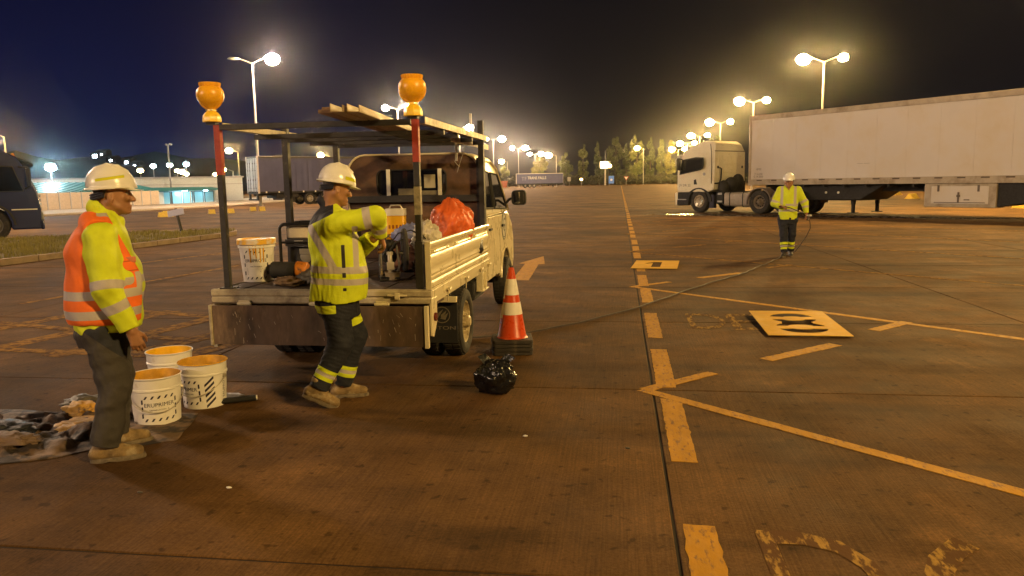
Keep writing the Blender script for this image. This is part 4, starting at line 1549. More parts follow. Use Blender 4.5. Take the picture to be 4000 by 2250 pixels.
    # doors, windows, handles on both sides
    for s in (1, -1):
        xs = c1 if s > 0 else c0
        def side(y, z, o):
            return (inx(z, s) + s * o if z > 1.222 else xs + s * o, y, z)
        for poly, wn in (([(2.90, 0.56), (2.98, 0.48), (3.40, 0.48), (3.46, 0.52), (3.46, 1.215), (2.76, 1.215), (2.76, 0.90)], [(2.80, 1.33), (3.42, 1.31), (3.42, 1.74), (2.80, 1.78)]),
                         ([(3.475, 0.52), (3.52, 0.48), (3.82, 0.48), (3.89, 0.60), (3.98, 0.72), (4.12, 0.80), (4.46, 0.82), (4.50, 1.215), (3.475, 1.215)], [(3.52, 1.31), (4.46, 1.27), (4.02, 1.72), (3.52, 1.74)])):
            b = MB()
            b.loft([[side(y, z, -0.002) for y, z in poly], [side(y, z, 0.006) for y, z in poly]])
            d = b.build('door', M_CREAM, t, bevel=0.004)
            b = MB()
            b.loft([[side(y, z, -0.004) for y, z in wn], [side(y, z, 0.004) for y, z in wn]])
            b.build('pane', M_GLASS, d)
            b = MB()
            b.tube([side(y, z, 0.004) for y, z in wn], 0.013, 6, closed=True)
            b.build('window_seal', M_RUBBER, d)
            yh = 3.10 if poly[0][0] < 3 else 4.02
            b = MB()
            b.obox((xs + s * 0.018, yh, 1.07), (0.022, 0.15, 0.03))
            b.build('handle', M_RUBBER, d, bevel=0.006)
        b = MB()
        b.tube([side(2.76 + 0.0, 1.235, 0.002), side(4.50, 1.235, 0.002)], 0.006, 6)
        b.build('belt_trim', M_CREAM, t)
        b = MB()
        b.tube([(xs + s * 0.004, y, z) for y, z in arch(4.28, 0.385)], 0.014, 6)
        b.build('arch_trim', M_CREAM, t)
        b = MB()
        b.tube([side(2.74, 1.86, 0.004), side(3.70, 1.88, 0.004), side(4.02, 1.80, 0.006), side(4.60, 1.25, 0.004)], 0.012, 6)
        b.build('rain_gutter', M_CREAM, t)
        # mirror
        b = MB()
        b.tube([side(4.32, 1.32, 0), (xs + s * 0.06, 4.34, 1.40), (xs + s * 0.16, 4.33, 1.42)], 0.018, 8)
        mm = b.build('mirror_arm', M_RUBBER, t)
        b = MB()
        b.loft([rounded_rect(xs + s * 0.19 - 0.09, xs + s * 0.19 + 0.09, 1.33, 1.51, 0.04, 4, 4.27), rounded_rect(xs + s * 0.19 - 0.10, xs + s * 0.19 + 0.10, 1.32, 1.52, 0.05, 4, 4.31), rounded_rect(xs + s * 0.19 - 0.07, xs + s * 0.19 + 0.07, 1.35, 1.49, 0.05, 4, 4.38)])
        mr = b.build('mirror', M_RUBBER, t)
        b = MB()
        b.poly(rounded_rect(xs + s * 0.19 - 0.078, xs + s * 0.19 + 0.078, 1.345, 1.495, 0.035, 4, 4.268))
        b.build('mirror_glass', mat('mirror_glass', (0.6, 0.6, 0.62), 0.03, metal=1.0), mr, smooth=False)
    # door emblem: ring with a spiral letter
    b = MB()
    cyy, cz = 4.16, 1.06
    def ringx(r0, r1, x0, x1, mi):
        n = 40
        o = [(x0, cyy + r0 * math.cos(2 * math.pi * i / n), cz + r0 * math.sin(2 * math.pi * i / n)) for i in range(n)]
        q = [(x0, cyy + r1 * math.cos(2 * math.pi * i / n), cz + r1 * math.sin(2 * math.pi * i / n)) for i in range(n)]
        plate_with_hole(b, o, q, (x1 - x0, 0, 0), mi)
    b.cyl((c1 + 0.0065, cyy, cz), (c1 + 0.008, cyy, cz), 0.185, n=40, mi=1)
    ringx(0.19, 0.172, c1 + 0.0065, c1 + 0.0092, 0)
    ringx(0.160, 0.145, c1 + 0.0065, c1 + 0.0092, 0)
    vs, fs = text_geo('G', 0.26)
    b.add([(c1 + 0.0095, cyy + x, cz + y) for x, y in vs], fs, 0)
    vs, fs = text_geo('e', 0.10)
    b.add([(c1 + 0.0098, cyy + x, cz + y) for x, y in vs], fs, 0)
    b.build('door_emblem', [mat('print_black', (0.02, 0.02, 0.02), 0.5), M_WHITE], t, smooth=False)
    # windscreen, grille, headlights, front bumper
    b = MB()
    b.add([(c0 + 0.10, 4.585, 1.255), (c1 - 0.10, 4.585, 1.255), (c1 - 0.16, 4.02, 1.835), (c0 + 0.16, 4.02, 1.835)], [(0, 1, 2, 3)])
    b.build('windscreen', M_GLASS, t, loc=(0, 0.012, 0.006))
    b = MB()
    b.box(c0 + 0.02, c1 - 0.02, 5.04, 5.12, 0.38, 0.56)
    b.build('bumper', M_RUBBER, t, bevel=0.03)
    for x in (c0 + 0.18, c1 - 0.18):
        b = MB()
        b.ell((x, 5.03, 0.76), (0.13, 0.05, 0.09))
        b.build('headlight', mat('headlight_glass', (0.5, 0.5, 0.5), 0.1), t)
    b = MB()
    b.box(c0 + 0.36, c1 - 0.36, 5.03, 5.065, 0.66, 0.84)
    b.build('grille', M_RUBBER, t, bevel=0.01)
    # ---- black rack of square tube
    post = lambda p0, p1, w=0.055, name='rack_post': MB().sqtube(p0, p1, w).build(name, M_BLACK, t, bevel=0.003)
    p = post((-0.79, 0.03, 0.79), (-0.79, 0.03, 2.12), 0.048)
    MB().box(-0.816, -0.764, 0.004, 0.056, 1.72, 2.118).build('red_band', red, p, bevel=0.002)
    p = post((0.855, 0.03, 0.79), (0.855, 0.03, 2.12), 0.048)
    MB().box(0.829, 0.881, 0.004, 0.056, 1.79, 2.118).build('red_band', red, p, bevel=0.002)
    MB().box(0.829, 0.881, 0.004, 0.056, 1.38, 1.60).build('pale_band', mat('pale_band', (0.30, 0.26, 0.20), 0.7, var=0.4, vs=22), p, bevel=0.002)
    MB().box(0.822, 0.888, -0.003, 0.063, 0.80, 1.17).build('post_sleeve', M_BLACK, p, bevel=0.003)
    MB().box(-0.85, -0.73, -0.01, 0.09, 0.786, 0.80).build('foot_plate', M_BLACK, t, bevel=0.002)
    post((-0.79, 1.28, 0.79), (-0.79, 1.28, 2.17), 0.06)
    post((-0.79, 2.60, 0.79), (-0.79, 2.60, 2.22), 0.06)
    post((0.885, 2.60, 0.79), (0.885, 2.60, 2.30), 0.06)
    for q in ((0.885, 2.05, 2.02), (0.66, 2.35, 1.86), (0.83, 2.86, 1.5)):
        MB().sqtube((q[0], q[1], q[2]), (q[0], q[1], 2.33 if q[0] > 0.85 else 2.10), 0.022).build('rack_stub', M_POLE, t)
    lit = mat('angle_iron', (0.30, 0.22, 0.11), 0.5, var=0.3, vs=6, dirt=(0.07, 0.045, 0.03), ds=5, dt=(0.5, 0.65))
    MB().box(-0.77, -0.71, 0.065, 2.75, 2.083, 2.088).box(-0.77, -0.765, 0.065, 2.75, 2.088, 2.14).build('side_rail', lit, t)
    MB().box(0.865, 0.925, 0.065, 2.80, 2.085, 2.09).box(0.92, 0.925, 0.065, 2.80, 2.09, 2.14).build('side_rail', lit, t)
    MB().box(0.74, 0.80, 1.5, 3.55, 2.075, 2.08).box(0.795, 0.80, 1.5, 3.55, 2.02, 2.075).build('side_rail', lit, t)
    for y, x0, x1, z in ((0.03, -0.82, 0.82, 2.10), (0.72, -0.82, 0.92, 2.06), (1.28, -0.82, 0.92, 2.06), (1.95, -0.82, 0.92, 2.06), (2.60, -0.82, 0.92, 2.06)):
        MB().sqtube((x0, y, z), (x1, y, z), 0.05, 0.045).build('cross_beam', M_BLACK, t, bevel=0.003)
    MB().sqtube((-0.90, 2.63, 1.455), (0.90, 2.63, 1.455), 0.05, 0.075).build('cross_beam', M_BLACK, t, bevel=0.003)
    MB().sqtube((0.865, 2.66, 0.80), (0.865, 2.66, 1.9), 0.10, 0.03).build('headboard_upright', M_BLACK, t, bevel=0.003)
    # hanging wires over the rear wall
    b = MB()
    b.tube([(0.60, 2.60, 2.04), (0.61, 2.60, 1.92), (0.58, 2.62, 1.86), (0.63, 2.62, 1.80)], 0.005, 5)
    b.tube([(0.72, 2.60, 2.05), (0.66, 2.61, 1.90), (0.60, 2.63, 1.74)], 0.004, 5)
    b.build('loose_wire', M_POLE, t)
    return t
flatbed()

# ------------------------------------------------------------------ white tractor unit and box trailer
def box_trailer():
    h = Vector((-0.643, 0.766))          # direction of travel
    away = Vector((0.766, 0.643))        # across, away from the camera
    o = Vector((6.06, 38.0))
    rz = math.atan2(h.y, h.x) - math.pi / 2
    c = o + away * 1.32
    t = thing('box_trailer', 'long white box trailer with a hanging locker box, coupled behind the white tractor', 'trailer', (c.x, c.y, 0), rz)
    wall = mat('trailer_wall', (0.64, 0.59, 0.55), 0.5, var=0.04, vs=0.8, dirt=(0.58, 0.49, 0.36), ds=0.40, dt=(0.45, 0.70))
    rail = mat('trailer_rail', (0.42, 0.35, 0.26), 0.5, var=0.12, vs=3, dirt=(0.26, 0.20, 0.13), ds=2, dt=(0.5, 0.7))
    L, W = 15.4, 1.32
    b = MB()
    b.box(-W + 0.02, W - 0.02, -L, -0.02, 1.52, 4.30)
    b.build('box_body', wall, t)
    for s in (-1, 1):
        for k in range(12):
            y0 = -L + 0.05 + k * (L - 0.1) / 12
            b = MB()
            x = s * (W - 0.02)
            b.box(min(x, x + s * 0.006), max(x, x + s * 0.006), y0 + 0.004, y0 + (L - 0.1) / 12 - 0.004, 1.53, 4.29)
            b.build('side_panel', wall, t, smooth=False)
        b = MB()
        x0, x1 = (W - 0.015, W + 0.02) if s > 0 else (-W - 0.02, -W + 0.015)
        b.box(x0, x1, -L, 0.0, 1.30, 1.56)
        lr = b.build('lower_rail', rail, t, bevel=0.01)
        b = MB()
        xs = s * (W + 0.0215)
        for k in range(18):
            y = -0.55 - k * 0.84
            b.box(min(xs, xs + s * 0.004), max(xs, xs + s * 0.004), y - 0.22, y + 0.08, 1.485, 1.535)
        tag(b.build('rail_slot', mat('slot_dark', (0.10, 0.07, 0.045), 0.8), lr, smooth=False), kind='stuff')
        b = MB()
        b.box(x0, x1, -L, 0.0, 4.28, 4.50)
        b.build('upper_rail', rail, t, bevel=0.01)
        b = MB()
        b.box(min(s * (W - 0.05), s * (W + 0.03)), max(s * (W - 0.05), s * (W + 0.03)), -0.10, 0.03, 1.28, 4.52)
        b.build('corner_post', rail, t, bevel=0.02)
    b = MB()
    b.box(-W, W, -L, 0, 4.44, 4.49)
    b.build('roof', wall, t)
    b = MB()
    b.box(-0.95, 0.95, 0.03, 0.42, 2.3, 4.2)
    b.build('cooling_unit', M_WHITE, t, bevel=0.08)
    b = MB()
    for x in (-0.45, 0.45):
        b.box(x - 0.06, x + 0.06, -L, -0.6, 1.0, 1.30)
    for k in range(14):
        b.box(-W + 0.05, W - 0.05, -1 - k - 0.04, -1 - k + 0.04, 1.18, 1.30)
    b.build('frame', M_UNDER, t)
    # landing legs and the sloped black air tank shield
    b = MB()
    b.prism([(-1.02, -1.4, 1.29), (-1.02, -6.7, 1.29), (-1.02, -5.6, 0.62), (-1.02, -3.2, 0.60), (-1.02, -2.2, 0.95)], (2.0, 0, 0))
    b.build('belly_box', M_UNDER, t, bevel=0.05)
    for x in (-0.85, 0.85):
        b = MB()
        b.sqtube((x, -5.2, 1.2), (x, -5.2, 0.45), 0.14).sqtube((x, -5.2, 0.45), (x, -5.2, 0.1), 0.11).box(x - 0.16, x + 0.16, -5.36, -5.04, 0.08, 0.11)
        b.build('landing_leg', M_UNDER, t)
    b = MB()
    for q in (-4.6, -4.0):
        b.cyl((-1.06, q, 0.95), (-1.02, q, 0.95), 0.05, n=10)
    b.build('marker_disc', M_WHITE, t)
    # side locker
    b = MB()
    b.box(-1.32, -0.7, -11.1, -8.5, 0.42, 1.29)
    lk = b.build('locker_box', rail, t, bevel=0.02)
    b = MB()
    b.box(-1.345, -1.322, -10.85, -8.78, 0.55, 1.20)
    dr = b.build('locker_door', wall, lk, bevel=0.015)
    b = MB()
    for y in (-10.5, -9.05):
        b.box(-1.36, -1.346, y - 0.04, y + 0.04, 1.0, 1.24)
    b.box(-1.36, -1.346, -10.75, -8.9, 0.585, 0.61)
    b.box(-1.372, -1.346, -9.83, -9.77, 0.60, 0.98).box(-1.378, -1.346, -9.86, -9.74, 0.80, 0.88)
    b.box(-1.36, -1.346, -10.2, -10.0, 0.68, 0.72)
    b.build('locker_latch', mat('dull_steel', (0.12, 0.09, 0.07), 0.6), lk, bevel=0.004)
    b = MB()
    b.prism([(-1.25, -11.12, 1.29), (-1.25, -12.6, 1.29), (-1.25, -12.5, 0.70), (-1.25, -11.12, 0.46)], (1.9, 0, 0))
    b.build('dark_mud_guard', M_UNDER, t)
    for y in (-11.9, -13.2, -14.5):
        for x, sd in ((-1.12, -1), (1.12, 1)):
            if y < -12:
                make_wheel(0.53, 0.32, 0.30, 10, t, (x, y, 0.53), side=sd)
    for y in (-13.2, -14.5):
        b = MB()
        b.cyl((-1.1, y, 0.53), (1.1, y, 0.53), 0.07, n=8)
        b.build('axle', M_UNDER, t)
    # small printed data lines near the front lower corner
    b = MB()
    for z, s in ((2.02, '18702'), (1.80, 'T 16.300'), (1.68, 'C 14.2000')):
        vs, fs = text_geo(s, 0.13)
        b.add([(-W - 0.001 + 0.0, -0.55 - x, z + y) for x, y in vs], fs)
    b.build('data_print', mat('print_grey', (0.14, 0.12, 0.10), 0.7), t, smooth=False)
    b = MB()
    vs, fs = text_geo('----- -----', 0.16)
    b.add([(-W - 0.001, -5.9 - x, 2.15 + y * 0.8) for x, y in vs], fs)
    b.build('scuff_print', mat('print_grey', (0.14, 0.12, 0.10), 0.7), t, smooth=False)
box_trailer()

def tractor():
    h = Vector((-0.7071, 0.7071))
    away = Vector((0.7071, 0.7071))
    fw = Vector((3.95, 39.05))            # near front wheel contact
    c = fw + away * 1.05
    rz = math.atan2(h.y, h.x) - math.pi / 2
    t = thing('tractor_unit', 'white tractor unit with a high sleeper cab hitched to the white box trailer', 'truck', (c.x, c.y, 0), rz)
    # local: x right, y forward; front axle at y=0
    cream = mat('cab_white', (0.82, 0.76, 0.58), 0.35, var=0.03, vs=2, dirt=(0.70, 0.61, 0.40), ds=1.5, dt=(0.5, 0.85), coat=0.3)
    W = 1.22
    prof = [(1.38, 0.98), (1.42, 1.30), (1.40, 1.95), (1.22, 2.62), (1.02, 2.98), (0.55, 3.28), (-0.10, 3.46), (-0.62, 3.44), (-0.82, 3.28), (-0.90, 2.9), (-0.90, 1.10), (-0.62, 1.02), (-0.56, 0.99)]
    b = MB()
    def wz(z):
        return W if z < 2.75 else W - 0.34 * ((z - 2.75) / 0.72) ** 1.6
    loops = []
    for s in (-1.0, -0.9, 0.0, 0.9, 1.0):
        loops.append([(s * wz(z), y - (0.05 if abs(s) == 1.0 and y > 1.0 else 0), z) for y, z in prof])
    b.loft(loops)
    cab = b.build('cab_shell', cream, t, bevel=0.05, seg=3, ang=40)
    # pressed fields on the rear wall
    for x0, x1, z0, z1 in ((-0.55, 0.30, 2.30, 2.78), (-0.55, 0.40, 1.90, 2.22), (-0.40, 0.40, 1.40, 1.80), (0.50, 0.95, 1.6, 2.9), (-0.95, -0.66, 1.6, 2.9)):
        b = MB()
        b.loft([[(x0, -0.892, z0), (x1, -0.892, z0), (x1, -0.892, z1), (x0, -0.892, z1)], [(x0 + 0.03, -0.92, z0 + 0.03), (x1 - 0.03, -0.92, z0 + 0.03), (x1 - 0.03, -0.92, z1 - 0.03), (x0 + 0.03, -0.92, z1 - 0.03)]])
        b.build('pressed_panel', cream, cab, bevel=0.012)
    b = MB()
    b.box(-1.15, 1.15, -0.905, -0.88, 2.93, 2.965)
    b.build('roof_seam', mat('seam_dark', (0.10, 0.085, 0.06), 0.8), cab)  # plain dark strip marking the seam
    for x in (-0.93, 0.93):
        b = MB()
        b.box(x - 0.06, x + 0.06, -0.925, -0.90, 2.12, 2.24)
        b.build('vent', M_RUBBER, cab, bevel=0.01)
    b = MB()
    b.tube([(-0.86, -0.94, 2.15), (-0.76, -0.99, 2.1), (-0.80, -0.99, 1.6), (-0.92, -0.99, 1.42), (-1.2, -0.95, 1.40)], 0.035, 8)
    b.build('air_pipe', M_RUBBER, t)
    # roof side fairing edge behind the cab side
    b = MB()
    b.tube([(-1.06, -0.55, 3.30), (-1.20, -0.72, 2.9), (-1.225, -0.76, 2.2), (-1.225, -0.76, 1.4)], 0.02, 6)
    b.build('cab_seam', mat('seam_dark', (0.10, 0.085, 0.06), 0.8), t)
    for s in (-1, 1):
        def sd(y, z, o=0.0):
            return (s * (wz(z) + o), y, z)
        dp = [(1.24, 1.12), (1.28, 1.9), (1.08, 2.62), (0.14, 2.70), (0.14, 1.22), (0.62, 1.22), (0.76, 1.10)]
        b = MB()
        b.loft([[sd(y, z, -0.003) for y, z in dp], [sd(y, z, 0.010) for y, z in dp]])
        d = b.build('door', cream, t, bevel=0.008)
        wn = [(1.20, 1.86), (1.05, 2.56), (0.20, 2.66), (-0.26, 2.64), (-0.27, 2.30), (-0.22, 2.16), (-0.10, 2.09), (0.20, 2.03)]
        b = MB()
        b.loft([[sd(y, z, 0.004) for y, z in wn], [sd(y, z, 0.016) for y, z in wn]])
        b.build('pane', M_GLASS, d)
        b = MB()
        b.tube([sd(y, z, 0.010) for y, z in wn], 0.03, 6, closed=True)
        b.build('window_seal', M_RUBBER, d)
        b = MB()
        b.prism([sd(0.30, 1.36, 0.011), sd(0.30, 1.58, 0.011), sd(0.18, 1.62, 0.011), sd(0.10, 1.36, 0.011)], (s * 0.006, 0, 0))
        b.build('handle', M_RUBBER, d)
        b = MB()
        b.cyl(sd(-0.32, 1.86, 0.0), sd(-0.32, 1.86, 0.015), 0.075, n=14)
        b.build('fuel_cap', M_HOUS, t)
        b = MB()
        b.prism([sd(0.05, 1.28, 0.0), sd(-0.32, 1.28, 0.0), sd(-0.32, 1.62, 0.0), sd(0.05, 1.62, 0.0)], (s * 0.008, 0, 0))
        b.build('side_hatch', cream, t, bevel=0.006)
        # dark wheel arch and step
        ar = [(0.62 * math.cos(R(a)), 0.52 + 0.62 * math.sin(R(a))) for a in range(0, 181, 15)]
        ou = [(0.78 * math.cos(R(a)), 0.50 + 0.66 * math.sin(R(a)) + 0.04) for a in range(0, 181, 15)]
        b = MB()
        lp = ar + ou[::-1]
        b.loft([[sd(y, z, -0.26) for y, z in lp], [sd(y, z, 0.012) for y, z in lp]])
        b.build('wheel_arch', M_UNDER, t, ang=50)
        b = MB()
        b.box(min(s * 1.0, s * 1.2), max(s * 1.0, s * 1.2), 0.66, 1.40, 0.34, 0.60).box(min(s * 0.95, s * 1.18), max(s * 0.95, s * 1.18), 0.66, 1.38, 0.64, 0.97)
        b.build('step_box', M_UNDER, t, bevel=0.03)
        b = MB()
        b.box(min(s * 0.98, s * 1.215), max(s * 0.98, s * 1.215), 0.70, 1.36, 0.60, 0.635)
        b.build('step_tread', M_HOUS, t)
        b = MB()
        b.obox((s * 1.42, 1.12, 2.36), (0.22, 0.12, 0.62))
        mr = b.build('mirror', M_RUBBER, t, bevel=0.04)
        b = MB()
        b.tube([sd(1.05, 2.60, 0), (s * 1.42, 1.14, 2.64)], 0.03, 6)
        b.tube([sd(1.10, 2.05, 0), (s * 1.42, 1.14, 2.10)], 0.03, 6)
        b.build('mirror_arm', M_RUBBER, mr)
    vs, fs = text_geo('JV DR 22', 0.22)
    b = MB()
    b.add([(-W - 0.0125, 0.86 - x * 0.85, 1.32 + y * 0.75) for x, y in vs], fs)
    b.build('plate_lettering', mat('print_brown', (0.12, 0.08, 0.04), 0.6), t, smooth=False)
    # front: windscreen, grille, bumper, visor
    b = MB()
    b.loft([[(-1.12, 1.40, 1.98), (1.12, 1.40, 1.98), (1.06, 1.235, 2.62), (-1.06, 1.235, 2.62)], [(-1.12, 1.42, 1.98), (1.12, 1.42, 1.98), (1.06, 1.255, 2.62), (-1.06, 1.255, 2.62)]])
    b.build('windscreen', M_GLASS, t)
    b = MB()
    b.loft([[(-1.2, 1.22, 2.70), (1.2, 1.22, 2.70), (1.16, 1.30, 2.86), (-1.16, 1.30, 2.86)], [(-1.2, 1.50, 2.60), (1.2, 1.50, 2.60), (1.16, 1.46, 2.70), (-1.16, 1.46, 2.70)]])
    b.build('sun_visor', M_HOUS, t, bevel=0.02)
    b = MB()
    b.box(-1.2, 1.2, 1.36, 1.52, 0.30, 0.97)
    b.build('bumper', cream, t, bevel=0.06)
    for k in range(5):
        b = MB()
        b.box(-0.95, 0.95, 1.41, 1.455, 1.08 + k * 0.15, 1.18 + k * 0.15)
        b.build('grille_bar', M_RUBBER, t, bevel=0.01)
    for x in (-0.98, 0.98):
        b = MB()
        b.obox((x, 1.53, 0.72), (0.36, 0.05, 0.26))
        b.build('headlight', mat('headlight_glass', (0.5, 0.5, 0.5), 0.1), t, bevel=0.03)
    # chassis, tank, fenders, fifth wheel
    b = MB()
    for x in (-0.42, 0.42):
        b.box(x - 0.05, x + 0.05, -4.9, 1.2, 0.72, 1.0)
    b.box(-0.42, 0.42, -0.7, 0.9, 0.55, 1.0).box(-0.7, 0.7, -1.3, -0.95, 0.9, 1.5)
    b.ell((-0.35, -1.25, 1.35), (0.35, 0.3, 0.35)).ell((0.25, -1.2, 1.45), (0.35, 0.25, 0.4)).ell((-0.8, -1.15, 1.2), (0.25, 0.25, 0.35))
    b.build('chassis', M_UNDER, t, bevel=0.02)
    b = MB()
    b.cyl((0, -4.1, 1.08), (0, -4.1, 1.16), 0.5, n=20)
    b.build('fifth_wheel', M_UNDER, t)
    tank = mat('tank_aluminium', (0.36, 0.31, 0.25), 0.45, metal=0.3, var=0.15)
    for s in (-1, 1):
        b = MB()
        pr = rounded_rect(-0.32, 0.32, -0.33, 0.33, 0.12, 5)
        b.loft([[(s * 0.86 + x, -0.95 - y0, 0.64 + z) for x, _, z in pr] for y0 in (0.55, 1.95)])
        tk = b.build('fuel_tank', tank, t)
        b = MB()
        for y in (-1.82, -2.55):
            b.tube([(s * 0.86 + x * 1.03, y, 0.64 + z * 1.03) for x, _, z in pr], 0.022, 6, closed=True)
        b.build('tank_strap', M_UNDER, tk)
        b = MB()
        b.box(min(s * 0.6, s * 1.14), max(s * 0.6, s * 1.14), -1.42, -0.98, 0.42, 1.0)
        bx = b.build('battery_box', M_UNDER, t, bevel=0.03)
        b = MB()
        b.box(min(s * 1.14, s * 1.16), max(s * 1.14, s * 1.16), -1.33, -1.1, 0.86, 0.96).box(min(s * 1.14, s * 1.16), max(s * 1.14, s * 1.16), -1.36, -1.08, 0.50, 0.58)
        b.build('box_label', M_HOUS, bx)
        b = MB()
        b.box(min(s * 0.95, s * 1.16), max(s * 0.95, s * 1.16), -0.86, -0.62, 0.22, 0.86)
        b.build('mud_flap', mat('flap_blue', (0.03, 0.03, 0.06), 0.6), t)
        for yc in (-3.45, -4.75):
            ar = [(0.60 * math.cos(R(a)), 0.53 + 0.60 * math.sin(R(a))) for a in range(-10, 191, 14)]
            ou = [(0.66 * math.cos(R(a)), 0.53 + 0.66 * math.sin(R(a))) for a in range(-10, 191, 14)]
            b = MB()
            lp = ar + ou[::-1]
            b.loft([[(s * 0.66, yc + y, z) for y, z in lp], [(s * 1.24, yc + y, z) for y, z in lp]])
            b.build('fender', mat('fender_grey', (0.13, 0.10, 0.08), 0.6, var=0.2), t, ang=50)
            make_wheel(0.53, 0.30, 0.31, 10, t, (s * 1.06, yc, 0.53), side=s, dish=0.16, rimmat=mat('dirty_rim', (0.20, 0.16, 0.12), 0.6, var=0.3))
            make_wheel(0.53, 0.30, 0.31, 10, t, (s * 0.72, yc, 0.53), side=s, dish=0.03)
        make_wheel(0.54, 0.32, 0.31, 10, t, (s * 1.05, 0, 0.54), side=s, dish=-0.04, rimmat=mat('bright_rim', (0.55, 0.48, 0.36), 0.3, metal=0.4, var=0.1))
    b = MB()
    for y in (0, -3.45, -4.75):
        b = MB()
        b.cyl((-1.0, y, 0.53), (1.0, y, 0.53), 0.08, n=8)
        b.build('axle', M_UNDER, t)
tractor()

# ------------------------------------------------------------------ dark curtain-sided trailer
def curtain_trailer(name, label, o, hd, L, Htop, colour, text=None, door=(0.62, 0.56, 0.54), scale=1.0, seams=12, simple=False):
    """o: rear corner on the visible side; hd: travel direction; body lies to the left of it"""
    h = Vector(hd).normalized()
    left = Vector((-h.y, h.x))
    c = Vector(o) + left * 1.25 * scale
    t = thing(name, label, 'trailer', (c.x, c.y, 0), math.atan2(h.y, h.x) - math.pi / 2)
    W = 1.25 * scale
    cm = mat(name + '_curtain_%d' % int(L * 10), colour, 0.45, var=0.10, vs=1.0, bump=0.12, bs=3)
    wd = mat('trailer_door', door, 0.5, var=0.1, vs=3, dirt=(0.25, 0.2, 0.18), ds=4, dt=(0.55, 0.75))
    b = MB()
    b.box(-W + 0.05, W - 0.05, 0.08, L, 1.25, Htop - 0.12)
    b.build('load_body', cm, t)
    # rippled side curtains in bays
    for s in (1, -1):
        n = seams
        for k in range(n):
            y0, y1 = 0.10 + k * (L - 0.15) / n, 0.10 + (k + 1) * (L - 0.15) / n
            b = MB()
            m = 8
            vs = []
            for i in range(m + 1):
                y = y0 + 0.006 + (y1 - y0 - 0.012) * i / m
                dx = 0.012 * math.sin(i * 1.7 + k) + (0.0 if 0 < i < m else -0.02)
                vs += [(s * (W - 0.015 + dx), y, 1.20), (s * (W - 0.02 + dx * 0.6), y, 2.4), (s * (W - 0.01 + dx * 0.3), y, Htop - 0.16)]
            fs = []
            for i in range(m):
                for j in range(2):
                    fs.append((i * 3 + j, i * 3 + 3 + j, i * 3 + 4 + j, i * 3 + 1 + j))
            b.add(vs, fs)
            cu = b.build('curtain', cm, t)
            if not simple:
                b = MB()
                b.box(min(s * (W - 0.03), s * (W + 0.01)), max(s * (W - 0.03), s * (W + 0.01)), (y0 + y1) / 2 - 0.06, (y0 + y1) / 2 + 0.06, 1.08, 1.22)
                b.build('strap_buckle', M_WHITE, cu)
    b = MB()
    b.box(-W, W, 0.0, L, Htop - 0.15, Htop)
    b.build('roof', mat('trailer_roof', (0.06, 0.055, 0.05), 0.6) if not text else M_WHITE, t, bevel=0.03)
    b = MB()
    b.box(-W, W, 0.05, L, 1.05, 1.2)
    b.build('side_rail', M_UNDER, t)
    for s in (-1, 1):
        b = MB()
        x0, x1 = (0.015, W - 0.01) if s > 0 else (-W + 0.01, -0.015)
        b.box(x0, x1, -0.05, 0.03, 1.22, Htop - 0.16)
        d = b.build('door', wd, t, bevel=0.01)
        if not simple:
            for x in (0.35, 0.85):
                b = MB()
                b.cyl((s * x, -0.08, 1.1), (s * x, -0.08, Htop - 0.15), 0.022, n=6)
                for z in (1.5, 2.2, 3.0, 3.6):
                    b.obox((s * x, -0.075, z), (0.10, 0.05, 0.10))
                b.build('lock_rod', mat('dull_steel', (0.12, 0.09, 0.07), 0.6), d)
    for s in (-1, 1):
        b = MB()
        b.box(min(s * (W - 0.06), s * (W + 0.02)), max(s * (W - 0.06), s * (W + 0.02)), -0.06, 0.1, 1.05, Htop)
        b.build('corner_post', wd, t, bevel=0.01)
    b = MB()
    b.box(-W + 0.1, W - 0.1, -0.04, 0.06, 0.98, 1.2).box(-1.0, -0.75, -0.04, 0.1, 0.5, 1.0).box(0.75, 1.0, -0.04, 0.1, 0.5, 1.0).box(-1.1, 1.1, -0.05, 0.05, 0.45, 0.58)
    b.build('rear_underrun', M_UNDER, t)
    b = MB()
    for x in (-0.45, 0.45):
        b.box(x - 0.06, x + 0.06, 0.2, L, 0.85, 1.05)
    b.build('frame', M_UNDER, t)
    b = MB()
    b.box(-W + 0.1, W - 0.12, 1.6, 3.6, 0.62, 1.0).box(0.5, W - 0.1, 2.6, 3.3, 0.25, 0.62)
    b.build('spare_cage', M_UNDER, t, bevel=0.03)
    for y in (L * 0.34, L * 0.34 + 1.45, L * 0.34 + 2.9) if not simple else (2.6, 3.9, 5.2):
        for x, sd in ((W - 0.18, 1), (-W + 0.18, -1)):
            make_wheel(0.52, 0.34, 0.30, 10, t, (x, y, 0.52), side=sd, dish=0.10)
    for x in (-0.8, 0.8):
        b = MB()
        b.sqtube((x, L - 2.8, 1.0), (x, L - 2.8, 0.08), 0.13).box(x - 0.15, x + 0.15, L - 2.95, L - 2.65, 0.0, 0.08)
        b.build('landing_leg', M_UNDER, t)
    b = MB()
    b.box(-W, W, L + 0.002, L + 0.06, 1.15, Htop)
    b.build('front_wall', wd, t)
    if text:
        vs, fs = text_geo(text, 1.0)
        b = MB()
        b.add([(W + 0.03, L * 0.44 + x * 0.92, 2.75 + y * 1.15 + x * 0.0) for x, y in vs], fs)
        b.build('side_lettering', M_WHITE, t, smooth=False)
        vs, fs = text_geo('TF', 1.5)
        b = MB()
        b.add([(W + 0.028, L * 0.165 + x, 2.55 + y) for x, y in vs], fs)
        b.build('side_logo', mat('logo_grey', (0.25, 0.25, 0.32), 0.6), t, smooth=False)
    return t
curtain_trailer('curtain_trailer', 'dark curtain sided trailer with pale rear doors parked behind the flatbed rack', (-30.4, 62.2), (0.68, 0.73), 13.6, 4.2, (0.070, 0.072, 0.165))
